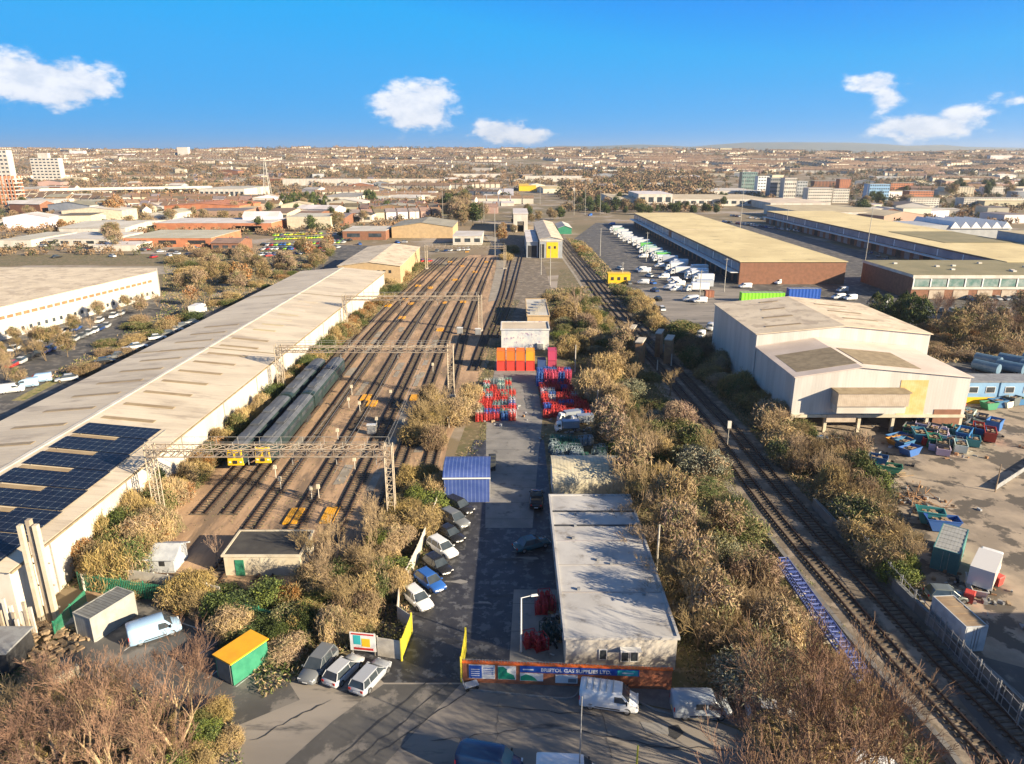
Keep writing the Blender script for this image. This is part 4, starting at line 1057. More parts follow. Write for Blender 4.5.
# left wall sheet in blue grey cladding stays one building; lower front block on columns
t = thing('column_shed', 'lower white gabled shed block on columns with a boxed hood on its front', 'industrial shed', (47.4, 113.4, 0))
W = 29.4; D = 19.8
mb = MB(); pr = [(0, 3.1), (W, 3.1), (W, 9.9), (W*.37, 11.6), (0, 9.9)]
mb.add([(a, 0, z) for a, z in pr]+[(a, D, z) for a, z in pr], [(0, 1, 2, 3, 4), (9, 8, 7, 6, 5), (1, 6, 7, 2), (0, 4, 9, 5), (0, 5, 6, 1)]); fix(mb.build('wall', M['clad_white'], t))
mb = MB()
for q in ([(-.3, 9.86), (W*.37, 11.61), (W*.37, 11.75), (-.3, 10.0)], [(W+.3, 9.86), (W*.37, 11.61), (W*.37, 11.75), (W+.3, 10.0)]):
    mb.add([(a, -.3, z) for a, z in q]+[(a, D, z) for a, z in q], [(0, 1, 2, 3), (7, 6, 5, 4), (0, 4, 5, 1), (3, 2, 6, 7), (0, 3, 7, 4)])
fix(mb.build('roof', M['roof_beige'], t))
def rpatch(x0, x1, y0, y1):
    f_ = lambda x: 9.98+1.76*(x/(W*.37) if x < W*.37 else (W-x)/(W*.63))
    mb = MB(); mb.add([(x0, y0, f_(x0)+.02), (x1, y0, f_(x1)+.02), (x1, y1, f_(x1)+.02), (x0, y1, f_(x0)+.02), (x0, y0, f_(x0)+.08), (x1, y0, f_(x1)+.08), (x1, y1, f_(x1)+.08), (x0, y1, f_(x0)+.08)],
               [(3, 2, 1, 0), (4, 5, 6, 7), (0, 1, 5, 4), (1, 2, 6, 5), (2, 3, 7, 6), (3, 0, 4, 7)]); mb.build('roof_patch', M['roof_moss'], t)
rpatch(.9, 10.9, 2.0, 12.5); rpatch(12, 22, 2.0, 12.5)
mb = MB(); mb.bx(17.8, 22.4, -.06, .02, 3.3, 9.4); mb.build('yellow_panel', M['clad_yellow'], t)['label'] = 'faded yellow cladding panel'
mb = MB(); mb.bx(6.4, 18.2, -2.6, -.01, 5.6, 7.9); h = mb.build('hood', M['clad_beige'], t)
mb = MB(); mb.bx(6.2, 18.4, -2.8, .0, 7.905, 8.1); mb.build('hood_roof', M['roof_moss'], h)
mb = MB(); mb.bx(6.6, 18.0, -2.3, -.02, 4.3, 5.59); mb.build('hood_skirt', M['wall_white'], h)
for k in range(6):
    mb = MB(); mb.box(.3+k*(W-.6)/5, .25, 0, .5, .5, 3.1); mb.build('column', M['render_cream'], t)
for k in range(6):
    mb = MB(); mb.box(.3+k*(W-.6)/5, 11, 0, .5, .5, 3.1); mb.build('column', M['render_cream'], t)
mb = MB(); mb.box(W/2, .0, 2.8, W+.2, .5, .5); mb.build('beam', M['render_cream'], t)
mb = MB(); mb.bx(6, 11, -.35, -.27, 2.0, 3.4); mb.build('strip_curtain', M['clad_beige'], t)
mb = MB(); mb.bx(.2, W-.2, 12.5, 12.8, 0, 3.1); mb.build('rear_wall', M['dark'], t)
mb = MB(); mb.bx(W-5.2, W-.6, -.08, .02, .1, 4.2); mb.build('brick_panel', M['brick'], t)
# ================================================================ DEPOTS upper right
t = flat('brick_depot', 'long brick-ended distribution depot with pale yellow roof and blue glazing', 'depot', 84, 123, 262, 500, 8.2, M['brick'], M['roof_yellow'], parapet=0)
mb = MB(); mb.box(19.5, 119, 8.25, 39.8, 238.8, .22); mb.build('roof_edge', M['roof_yellow'], t)
mb = MB(); mb.bx(-.12, -.01, .6, 237.5, 4.7, 7.6); mb.build('glazing_band', M['glass_blue'], t)
mb = MB(); mb.bx(-3.2, -.13, .3, 237.7, 4.2, 4.45); mb.build('canopy', M['white'], t)
for k in range(30):
    win(t, 2+k*7.8, 7+k*7.8, .1, 3.9, 'l', 0, 'dark', name='loading_door')
for k in range(9): mb = MB(); mb.box(-.16, 10+k*26, 4.7, .12, .6, 2.9); mb.build('mullion', M['white'], t)
mb = MB(); mb.bx(-.2, -.02, 118, 124, 4.5, 8.1); mb.build('brick_pier', M['brick'], t)
mb = MB(); mb.box(19.5, 119, 8.48, 39, .8, .06); mb.build('roof_strip', M['roof_cream_x'], t)
t = flat('long_depot', 'second long distribution depot with yellow-green roof and dark loading bays', 'depot', 182, 228, 262, 520, 8.2, M['brick'], M['roof_yellow'], parapet=0)
mb = MB(); mb.bx(-.12, -.01, .6, 257, 4.7, 7.6); mb.build('glazing_band', M['glass_blue'], t)
mb = MB(); mb.bx(-3.2, -.13, .3, 257, 4.1, 4.4); mb.build('canopy', M['white'], t)
for k in range(32): win(t, 2+k*7.9, 6.6+k*7.9, .1, 3.9, 'l', 0, 'grey_paint' if k % 3 else 'dark', name='loading_door')
mb = MB(); mb.bx(12, 45, 60, 110, 8.4, 8.5); mb.build('roof_patch', M['roof_olive'], t)
for k in range(14): mb = MB(); mb.box(-.16, 8+k*18, 4.7, .12, .6, 2.9); mb.build('mullion', M['white'], t)
t = flat('green_roof_office', 'low office block with dark olive flat roof and white framed green windows', 'office', 132, 195, 233, 268, 8.0, M['brick'], M['roof_olive'], parapet=0)
mb = MB(); mb.bx(-.2, 63.2, -.25, -.01, 6.9, 8.0); mb.build('fascia', M['wall_white'], t)
mb = MB(); mb.bx(-.25, -.01, 0, 35.2, 7.2, 8.05); mb.build('fascia', M['wall_white'], t)
mb = MB(); mb.bx(0, 63, -.25, -.01, 3.3, 4.1); mb.build('sill_band', M['wall_white'], t)
for k in range(11):
    win(t, .6+k*5.7, 5.5+k*5.7, 4.2, 6.7, 'f', -.02, 'glass_teal'); mb = MB(); mb.box(.3+k*5.7, -.1, 4.1, .4, .25, 2.8); mb.build('mullion', M['white'], t)
for k in range(7): mb = MB(); mb.bx(6+k*8, 11+k*8, -.1, -.01, .2, 3.0); mb.build('roller_door', M['clad_beige'], t)
r = random.Random(3)
for k in range(9): mb = MB(); mb.box(6+r.random()*50, 5+r.random()*24, 8.1, 1.2, 1.2, .5); mb.build('roof_light', M['wall_white'], t)
t = flat('grey_hall', 'big grey clad hall with a white end on the right skyline of depots', 'industrial shed', 232, 320, 290, 345, 11.5, M['clad_grey'], M['roof_beige'], parapet=0)
mb = MB(); mb.bx(30, 60, -.2, -.01, 0, 12); mb.build('white_panel', M['wall_white'], t)
t = thing('sawtooth_works', 'white works with a row of saw-toothed roofs beyond the long depot', 'works', (240, 420, 0))
mb = MB(); mb.bx(0, 50, 0, 40, 0, 5.5); mb.build('wall', M['clad_grey'], t)
for k in range(6):
    mb = MB(); x = 14+k*6; mb.add([(x, -1, 5.5), (x+6, -1, 5.5), (x+2.2, -1, 9.3), (x, 40, 5.5), (x+6, 40, 5.5), (x+2.2, 40, 9.3)], [(0, 1, 2), (5, 4, 3), (0, 2, 5, 3), (1, 4, 5, 2), (0, 3, 4, 1)]); mb.build('roof_bay', M['white'], t)
mb = MB(); mb.bx(-12, 13.9, 0, 30, 5.5, 7.2); mb.build('plant_room', M['clad_grey'], t)
# ================================================================ CENTRE YARD BUILDINGS
t = flat('flat_roof_office', 'long low yard building with a stained white flat roof', 'yard building', 4.9, 15.0, 54.3, 82.6, 3.4, M['wall_white'], M['roof_white'], parapet=.12, trim=M['roof_white'])
for y in (20.5, 24, 17, 12, 7): mb = MB(); mb.box(5.2, y, 3.52, 10.4, .14 if y < 19 else .35, .05); mb.build('roof_seam', M['roof_grey'] if y < 19 else M['patch_asphalt'], t)
r = random.Random(8)
for k in range(7): mb = MB(); mb.box(1.2+r.random()*7, 2+r.random()*22, 3.52, .3, .3, .25); mb.build('roof_vent', M['grey_paint'], t)
for x in (5.1, 5.95): win(t, x, x+.62, 1.0, 2.3, 'f', 0, 'glass', 'white')
win(t, 3.1, 3.7, 1.2, 2.2, 'f', 0, 'glass', 'white')
for k in range(6): win(t, 3+k*4, 4.6+k*4, 1.1, 2.2, 'l', 0, 'glass', 'white')
mb = MB(); mb.bx(4.9, 6.8, -.7, -.03, 2.45, 2.55); mb.build('door_canopy', M['white'], t)
t = thing('barrel_shed', 'round-roofed cream corrugated shed behind the white flat roof', 'shed', (5.7, 88.6, 0))
def barrel(t, L, Dp, hw, hr, m, wall, n=12, ends='render_cream'):
    mb = MB(); rings = []
    for i in range(n+1):
        a = PI*i/n; y = Dp/2-math.cos(a)*Dp/2; z = hw+math.sin(a)*hr; rings.append((y, z))
    vs = [(-.15, y, z+.06) for y, z in rings]+[(L+.15, y, z+.06) for y, z in rings]; k = n+1
    mb.add(vs, [(i, i+1, i+1+k, i+k) for i in range(n)]); mb.add([(x, y, z-.07) for x, y, z in vs], [(i+k, i+1+k, i+1, i) for i in range(n)])
    mb.add([(x, rings[0][0]-.01, rings[0][1]+dz) for x in (-.15, L+.15) for dz in (.06, -.07)], [(0, 1, 3, 2)])
    mb.build('roof', m, t)
    mb = MB()
    for x in (0, L):
        prof = [(x, y, z) for y, z in rings]+[(x, Dp, 0), (x, 0, 0)]
        mb.add(prof, [tuple(range(len(prof)))])
    mb.add([(0, 0, 0), (L, 0, 0), (L, 0, hw), (0, 0, hw)], [(0, 1, 2, 3)]); mb.add([(0, Dp, 0), (L, Dp, 0), (L, Dp, hw), (0, Dp, hw)], [(0, 1, 2, 3)])
    mb.build('wall', wall, t)
barrel(t, 9.8, 7.6, 2.3, 1.9, M['cream_rib'], M['cream_rib'])
mb = MB(); mb.bx(-.08, -.005, 2.0, 5.4, 0, 2.8); mb.build('door', M['white'], t)
t = thing('blue_shed', 'blue corrugated round-roofed shed at the left edge of the yard', 'shed', (-9.2, 87.5, 0), math.radians(1))
barrel(t, 6.1, 6.4, 3.7, .9, M['blue_rib'], M['blue_rib'])
mb = MB(); mb.bx(6.11, 6.18, 1.2, 5.6, 0, 2.6); mb.build('door', M['grey_paint'], t)
mb = MB(); mb.bx(-.2, 6.3, -.3, -.12, 3.62, 3.76); mb.build('gutter', M['white'], t)
t = flat('graffiti_store', 'low concrete store with graffiti on its pale wall behind the gas cages', 'store', -2.6, 9.0, 168, 176, 5.0, M['graffiti'], M['roof_beige'], parapet=.2)
t = flat('site_cabin', 'small white site cabin with brown front on the yard end', 'cabin', 4.2, 10.2, 190, 214, 3.6, M['wall_yellowbrick'], M['roof_pale'], parapet=.15)
for k in range(5): mb = MB(); mb.box(1.5+k*.9, 3+k*3.8, 3.7, 1.4, 1.4, .9); mb.build('roof_unit', M['galv'], t)
# train shed with yellow doors
t = gable('train_shed', 'white train shed with a bright yellow door', 'train shed', 12.8, 23.4, 333, 425, 8.6, 9.8, M['clad_grey'], M['roof_cream_x'], rz=0)
mb = MB(); mb.bx(3.2, 8.6, -.1, -.01, .2, 7.4); mb.build('door', M['yellow'], t)
mb = MB(); mb.bx(4.0, 5.0, -.14, -.11, 4.4, 5.6); mb.bx(6.6, 7.6, -.14, -.11, 4.4, 5.6); mb.build('door_window', M['dark'], t)
mb = MB(); mb.bx(.4, 2.2, -.08, -.01, .2, 6.5); mb.build('doorway', M['dark'], t)
mb = MB(); mb.bx(-.01, 10.21, -.2, -.02, 7.7, 8.6); mb.build('fascia', M['wall_white'], t)
sl_ = flat('shed_lean_to', 'dark-fronted lean-to block left of the yellow-doored train shed', 'lean-to', 6.8, 12.2, 335, 390, 7.4, M['clad_grey'], M['roof_pale'], parapet=0)
win(sl_, .6, 4.8, .2, 5.6, 'f', 0, 'dark', name='doorway')
t = thing('portal_shed', 'small white portal shed over the shaded track', 'train shed', (.9, 455, 0))
mb = MB(); mb.bx(0, 2.4, 0, 45, 0, 11); mb.bx(6.6, 9, 0, 45, 0, 11); mb.bx(2.4, 6.6, 0, 45, 6.5, 11); mb.build('wall', M['wall_white'], t)
mb = MB(); mb.bx(-.3, 9.3, -.3, 45, 11.005, 11.5); mb.build('roof', M['roof_pale'], t)
t = flat('yellow_hut', 'yellow cabin with three dark windows beside the curving track', 'cabin', P(608, 284).x, P(630, 284).x, P(619, 284).y, P(619, 284).y+4, 3.8, M['yellow'], M['yellow'], parapet=0)
for k in range(3): win(t, 1+k*2.4, 2.1+k*2.4, 1.4, 2.6, 'f', 0, 'dark')
# relay building and huts lower left
t = flat('relay_building', 'low relay building with a dark flat roof and cream walls', 'building', P(224, 555, 2.5).x, P(300, 555, 2.5).x, P(260, 556, 2.5).y, P(260, 532, 2.5).y, 2.5, M['render_cream'], M['roof_dark'], parapet=.08, trim=M['render_cream'])
mb = MB(); mb.bx(1.2, 2.2, -.06, -.005, 0, 2); mb.build('door', M['green'], t)
t = gable('pale_hut', 'small blue-white pitched hut inside the wooden fence', 'hut', P(138, 573).x, P(138, 573).x+4.2, P(150, 573).y, P(150, 573).y+3.4, 1.9, 2.7, M['tarp'], M['tarp'], axis='x')
mb = MB(); mb.bx(2.6, 3.2, -.05, -.005, .9, 1.5); mb.build('window', M['dark'], t)
fence([P(84, 592), P(102, 582), P(170, 592), P(222, 604)], 2.1, 'weathered grey boarded fence around the pale hut', 'concrete_post', solid=True, name='board_fence', step=1.6)
fence([P(80, 590), P(190, 606), P(285, 632)], 2.1, 'green railing fence behind the lower-left parking bays', 'green', pickets=.22)
fence([P(56, 640), P(88, 606)], 2.0, 'short green mesh fence beside the grey container', 'green', pickets=.16)
# grey container, van, amber shelter
p = P(113, 630); place('cont_grey', mk_container(4.9, 2.5, 2.7, 'container_side', 'container_grey'), (p.x-.9, p.y+.8, .02), math.radians(66), 'grey ribbed shipping container in the corner of the parking bays')
p = P(150, 640); place('bluevan', mk_van(4.7, 1.85, 2.05), (p.x+.3, p.y+.55, .02), math.radians(34), 'pale blue panel van parked beside the grey container', color=LBLUE)
t = thing('amber_shelter', 'orange-roofed green-sided store shelter at the end of the parking bays', 'shelter', (P(226, 682).x+1.0, P(226, 682).y+1.7, 0), math.radians(58)); t.scale = (.84, .84, 1)
mb = MB(); mb.bx(-2.3, 2.3, -1.35, 1.35, .05, 2.35); mb.build('wall', M['green'], t)
mb = MB(); mb.bx(-2.5, 2.5, -1.5, 1.5, 2.36, 2.5); mb.build('roof', M['amber_roof'], t)
mb = MB(); mb.bx(-2.36, -2.305, -1.1, 1.1, .1, 2.2); mb.build('door', M['container_grey'], t)
# ducts and pale stack at the left edge
pb = P(50, 622); pt = zat(pb.y, 508)
t = thing('vent_ducts', 'tall pale triple ducts standing at the corner of the solar warehouse', 'ducts', (pb.x, pb.y, 0))
hh = min(pt, 11.5)
for k in range(3):
    mb = MB(); mb.box(-.75+k*.75, .25*(k % 2), 0, .42, .5, hh*(1-.04*(k != 1))); mb.build('duct', M['steel_tan'] if k == 1 else M['render_cream'], t)
mb = MB(); 
for z in (1.5, 4, 6.5, 9): mb.box(0, .35, z, 2.2, .1, .15)
mb.build('bracket', M['galv'], t)
t = thing('scrap_bundle', 'bundles of pale upright sheet piles at the left edge', 'sheet piles', (P(8, 640).x, P(8, 640).y, 0))
r = random.Random(2)
for k in range(14): mb = MB(); mb.box(-2.6+k*.42, r.uniform(-.4, .4), 0, .3, .2, r.uniform(2.6, 4.6)); mb.build('sheet_pile', M['wall_white'] if k % 3 else M['steel_tan'], t)
t = thing('rubble_heap', 'heap of orange-brown rubble and timber at the foot of the pale ducts', 'rubble', (P(38, 642).x, P(38, 642).y, 0))
mb = MB(); r = random.Random(4)
for k in range(240):
    a = r.uniform(0, 6.28); d = r.random()**.6*4.4; mb.box(math.cos(a)*d*1.2, math.sin(a)*d*.7, max(0, (1-d/4.4))*.9*r.random(), r.uniform(.2, .9), r.uniform(.1, .5), r.uniform(.1, .3), rz=r.random()*3)
mb.build('debris', M['wood'], t)
t = thing('stone_wall_ruin', 'crumbling pale stone wall between the bare trees at lower left', 'wall', (P(30, 700).x, P(30, 700).y, 0), math.radians(48))
mb = MB(); r = random.Random(6)
for k in range(60): mb.box(-3+ (k % 20)*.36, r.uniform(-.15, .15), (k//20)*.42, .34, .5, .4, top=.9)
mb.build('stonework', M['render_cream'], t)
t = flat('dark_shed', 'dark low shed roof cut off by the left edge', 'shed', P(0, 668).x-6, P(18, 668).x, P(8, 668).y-1, P(8, 668).y+2.6, 2.4, M['dark'], M['grey_paint'], parapet=0)
for k in range(3):
    p = P(64+k*9, 632-k*8); t = thing('scrap_pallet', f'stack of grey sheets leaning by the green mesh fence', 'sheet stack', (p.x, p.y+1, 0), .6+k, 'sheet stacks by the green fence', auto=True)
    mb = MB()
    for j in range(5): mb.box(0, 0, j*.12, 1.5-.1*j, 1.0, .1, rz=j*.05)
    mb.build('sheet_layer', M['container_side'], t)
# ================================================================ FRONT BOUNDARY WALL with signs
wa = P(463, 682); wb = P(671, 690); L = (wb-wa).length; rz = math.atan2(wb.y-wa.y, wb.x-wa.x)
t = thing('boundary_wall', 'orange-red brick boundary wall carrying posters and the blue gas firm sign', 'wall', (wa.x, wa.y, 0), rz)
WH = 2.05
mb = MB(); mb.bx(0, L, 0, .25, 0, WH); mb.build('brickwork', M['brick_wall'], t)
mb = MB(); mb.bx(-.05, L+.05, -.04, .29, WH+.001, WH+.1); mb.build('coping', M['orange'], t)
mb = MB()
for k in range(int(L/.28)): mb.box(.1+k*.28, .125, WH+.1, .03, .03, .3)
mb.box(L/2, .125, WH+.3, L, .03, .03); mb.build('spike_strip', M['galv'], t)
def uw(u): return (P(u, 684).x-wa.x)/math.cos(rz)
def board(name, label, u0, u1, z0, z1, m, cat='sign', proud=.06):
    x0, x1 = uw(u0), uw(u1); q = thing(name, label, cat, (wa.x+math.cos(rz)*(x0+x1)/2+math.sin(rz)*.0, wa.y+math.sin(rz)*(x0+x1)/2, 0), rz, 'signs on the boundary wall')
    w = x1-x0; mb = MB(); mb.bx(-w/2, w/2, -proud, -.005, z0, z1); mb.build('board', M[m], q); return q, w
RX = (PI/2, 0, 0)
q, w = board('poster_board', 'blue and white poster at the gate end of the brick wall', 469, 495, .5, 1.95, 'white')
mb = MB(); mb.bx(-w/2+.02, 0, -.08, -.062, .55, 1.9); mb.build('blue_half', M['sign_blue'], q)
for k in range(4): mb = MB(); mb.bx(-w/2+.2, -.2, -.095, -.081, .8+k*.22, .86+k*.22); mb.build('print_line', M['white'], q)
for k in range(4): mb = MB(); mb.bx(.12, w/2-.12, -.075, -.061, 1.0+k*.2, 1.06+k*.2); mb.build('print_line', M['sign_blue'], q)
q, w = board('poster_board', 'green and white poster second from the gate', 498, 516, .5, 1.9, 'white')
def blob(q, pts, m, y=-.08): mb = MB(); n = len(pts); mb.add([(x, y, z) for x, z in pts]+[(x, y+.015, z) for x, z in pts], [tuple(range(n)), tuple(range(2*n-1, n-1, -1))]+[(i, (i+1) % n, (i+1) % n+n, i+n) for i in range(n)]); o = mb.build('printed_shape', M[m], q); fix(o)
blob(q, [(-w/2+.02, .55), (w/2-.05, .55), (w/2-.2, 1.0), (0, 1.3), (.0, 1.6), (-.3, 1.85), (-w/2+.02, 1.85)], 'sign_green')
q, w = board('poster_board', 'small green landscape poster under the blue sign', 520, 543, .45, 1.25, 'white')
blob(q, [(-w/2+.05, .5), (w/2-.5, .5), (w/2-.7, .75), (0, 1.0), (-.5, 1.15), (-w/2+.05, .9)], 'sign_green')
q, w = board('poster_board', 'small white photo poster in the middle of the brick wall', 555, 577, .35, 1.2, 'white')
mb = MB(); mb.bx(.15, w/2-.1, -.08, -.062, .45, .85); mb.build('picture', M['grey_paint'], q)
q, w = board('gas_supplies_sign', 'long blue sign with white lettering for a gas supplier', 520, 637, 1.35, 2.0, 'sign_blue')
mb = MB(); mb.bx(w/2-1.9, w/2-.1, -.08, -.062, 1.4, 1.95); mb.build('teal_panel', M['sign_teal'], q)
mb = MB(); mb.bx(w/2-1.5, w/2-.5, -.095, -.081, 1.6, 1.72); mb.build('print_line', M['white'], q)
mb = MB(); mb.bx(-w/2+.25, -w/2+1.2, -.08, -.062, 1.6, 1.72); mb.build('print_line', M['white'], q)
text_mesh('BRISTOL GAS SUPPLIES LTD.', .50, 'white', q, (-.30, -.075, 1.66), RX, bold=.012)
# entrance gates
def ygate(name, label, p0, p1, h):
    L = (p1-p0).length; t = thing(name, label, 'gate', (p0.x, p0.y, 0), math.atan2(p1.y-p0.y, p1.x-p0.x), 'yellow yard gates'); mb = MB()
    n = int(L/.16)
    for k in range(n): mb.box(.1+k*(L-.2)/n, 0, .15, .11, .04, h-.15)
    mb.build('boards', M['gate_yellow'], t)
    for x in (0, L): mb = MB(); mb.box(x, 0, 0, .14, .14, h+.15); mb.build('post', M['gate_yellow'], t)
    for z in (.4, h-.4): mb = MB(); mb.box(L/2, .06, z, L-.16, .07, .1); mb.build('rail', M['gate_yellow'], t)
ygate('yard_gate', 'bright yellow boarded gate at the left of the yard entrance', P(402, 661), P(412, 634), 2.3)
ygate('yard_gate', 'narrow yellow gate leaf at the end of the brick wall', P(461.5, 682), P(466, 652), 2.6)
fence([P(378, 656), P(402, 660)], 2.1, 'grey corrugated fence panel beside the yellow gate', 'concrete_post', solid=True, name='corrugated_fence')
fence([P(412, 632), P(398, 622), P(400, 598), P(418, 560), P(432, 525), P(441, 500)], 1.9, 'low concrete and wire fence behind the row of diagonal cars', 'concrete_post', solid=True, name='yard_fence')
t = thing('company_board', 'white notice board with coloured picture beside the corrugated fence', 'sign', (P(364, 655).x, P(364, 655).y, 0), math.radians(-8))
mb = MB(); mb.bx(-1.25, 1.25, -.06, 0, .5, 2.5); mb.build('board', M['white'], t)
mb = MB(); mb.bx(-.9, -.2, -.08, -.062, 1.2, 2.2); mb.build('picture', M['sign_teal'], t); mb = MB(); mb.bx(-.1, .7, -.08, -.062, 1.0, 1.9); mb.build('picture', M['yellow'], t)
mb = MB(); mb.bx(-1.1, 1.1, -.08, -.062, 2.26, 2.42); mb.build('heading', M['red'], t); mb = MB(); mb.bx(-.9, 1.0, -.08, -.062, .62, .86); mb.build('print_line', M['red'], t)
for s in (-1, 1): mb = MB(); mb.box(s*1.1, .06, 0, .1, .1, 2.5); mb.build('post', M['galv'], t)
p = P(471, 688); t = thing('barrier_trolley', 'small wheeled trolley with white sheet by the gate post', 'trolley', (p.x, p.y, .02), .4)
mb = MB(); mb.box(0, 0, .35, 1.3, .7, .08); mb.build('bed', M['tarp'], t)
mb = MB(); mb.tube((-.6, -.3, .4), (-.75, -.3, 1.05), .03); mb.tube((-.6, .3, .4), (-.75, .3, 1.05), .03); mb.tube((-.75, -.3, 1.05), (-.75, .3, 1.05), .03); mb.build('handle', M['galv'], t)
for a in (-1, 1):
    for b in (-1, 1): mb = MB(); mb.tube((a*.45, b*.36-.03, .17), (a*.45, b*.36+.03, .17), .17, .17, 10); mb.build('wheel', M['tyre'], t)
# lamps and poles
p = P(521, 652); lamp_post(p.x, p.y, 6.0, 'white street lamp behind the brick wall by the long blue sign', 1.0, .2, 'white')
p = P(582, 697, 8.0); mast(p.x, p.y, 8.0, 'slim dark pole in front of the white van', .06, 'grey_paint')
p = P(638, 746, 3.2); mast(p.x, p.y, 3.2, 'yellow-banded short post at the bottom edge', .09, 'gate_yellow', name='bollard_post')
for u, v, vt, la in ((656, 575, 525, 'concrete post among the bushes right of the long flat roof'), (632, 492, 466, 'short concrete post beside the round-roofed cream shed'), (597, 414, 390, 'white-topped post right of the red gas cages'),
                     (575, 372, 345, 'tall post at the back right corner of the gas cages'), (657, 371, 360, 'white post in front of the disused brown piers'), (671, 367, 354, 'slim white post right of the disused piers')):
    a = P(u, v); mast(a.x, a.y, max(2, zat(a.y, vt)), la, .14, 'concrete_post', name='concrete_post')
for i, (u, v, vt) in enumerate([(443, 220, 186), (495, 256, 208), (484, 225, 192), (541, 275, 240), (550, 285, 246), (574, 215, 180), (646, 262, 232), (622, 283, 262), (600, 256, 228), (699, 303, 270), (724, 292, 258), (786, 230, 205), (865, 262, 205), (739, 240, 178), (640, 190, 170), (866, 200, 178), (940, 190, 165), (600, 215, 190), (585, 215, 182), (540, 205, 175)]):
    a = P(u, v); mast(a.x, a.y, max(3, zat(a.y, vt)), 'tall slim lighting mast', .16, 'galv', cross=1, name='lighting_mast', group='tall slim lighting masts'); LABELQ[-1] = (LABELQ[-1][0], True)
# ================================================================ GANTRIES and wires
gantry(P(158, 522).x+.6, P(392, 524).x, 81.8, 10.1, 'big rusty lattice gantry nearest the camera', 1.7, .95, hang=(-33, -27.5, -22, -17))
gantry(-45, P(452, 395).x, 132, 9.8, 'second lattice gantry crossing the sidings behind the trains', 1.4, 1.1, hang=(-33, -22))
gantry(-45, -8.6, 188, 9.0, 'third lattice gantry further along the sidings', 1.1, .9, hang=(-30, -20))
gantry(-36, -3.0, 300, 9.0, 'grey gantry furthest along the sidings near the train shed', 1.2, .9)
for i, x in enumerate([-33.2, -27.7, -22.4, -17.2]):
    t = thing('contact_wire', f'overhead wires hung above the siding track '+names[i+2], 'overhead wire', (x, 82, 0), 0, 'overhead wires'); mb = MB()
    for z0, z1, y0, y1 in ((7.0, 7.0, 0, 50), (7.0, 7.0, 50, 106)): mb.tube((0, y0, z0), (0, y1, z1), .018, .018, 3)
    mb.build('wire', M['grey_paint'], t); mb = MB()
    for a, b in ((0, 50), (50, 106)):
        for k in range(6):
            s0, s1 = k/6, (k+1)/6; f_ = lambda s: 8.6-1.0*4*s*(1-s)*.8
            mb.tube((0, a+(b-a)*s0, f_(s0)), (0, a+(b-a)*s1, f_(s1)), .018, .018, 3)
    mb.build('catenary', M['grey_paint'], t)
# trackside furniture
for i, (u, v) in enumerate([(281, 490), (319, 498), (312, 500), (352, 395), (349, 408), (391, 400), (360, 412), (433, 372), (449, 428), (397, 520), (377, 428), (404, 430), (276, 478), (355, 470), (338, 440)]):
    p = P(u, v); t = thing('signal_post', 'short cream ground signal between the sidings', 'ground signal', (p.x, p.y, 0), 0, 'ground signals', auto=True)
    mb = MB(); mb.tube((0, 0, 0), (0, 0, 1.7), .07, .07, 6); mb.build('post', M['concrete_post'], t); mb = MB(); mb.box(0, -.05, 1.5, .5, .3, .6, top=.8); mb.build('signal_head', M['render_cream'], t)
for i, (u, v) in enumerate([(370, 302), (372, 434), (460, 334), (478, 335), (540, 350)]):
    p = P(u, v); t = thing('equipment_cabinet', 'grey trackside equipment cabinet', 'cabinet', (p.x, p.y, 0), 0, 'trackside cabinets', auto=True)
    mb = MB(); mb.box(0, 0, .1, 1.5, .8, 1.6); mb.build('case', M['galv'], t); mb = MB(); mb.box(0, 0, 1.701, 1.6, .9, .08); mb.build('lid', M['white'], t); mb = MB(); mb.box(0, -.41, .2, 1.3, .03, 1.4); mb.build('door', M['grey_paint'], t)
# disused brown piers
for i, (u, v, w) in enumerate([(633, 352, 1.6), (641, 367, 2.2), (660, 357, 1.7), (670, 364, 2.2)]):
    p = P(u, v); t = thing('bridge_pier', 'disused brown brick bridge pier beside the curving track', 'pier', (p.x, p.y+2, 0), -.35, 'disused brown bridge piers', auto=True)
    mb = MB(); mb.box(0, 0, 0, w*.7, 4.5, 5.6); mb.build('shaft', M['pier_brown'], t); mb = MB(); mb.box(0, 0, 5.6, w*.7+.2, 4.7, .25); mb.build('cap', M['concrete_post'], t)
p = P(727, 446); t = thing('track_signal', 'white-headed railway signal standing beside the main line', 'signal', (p.x, p.y, 0)); mb = MB(); mb.tube((0, 0, 0), (0, 0, 3.6), .09); mb.build('post', M['galv'], t); mb = MB(); mb.box(0, -.15, 3.2, .6, .3, 1.2); mb.build('signal_head', M['wall_white'], t)
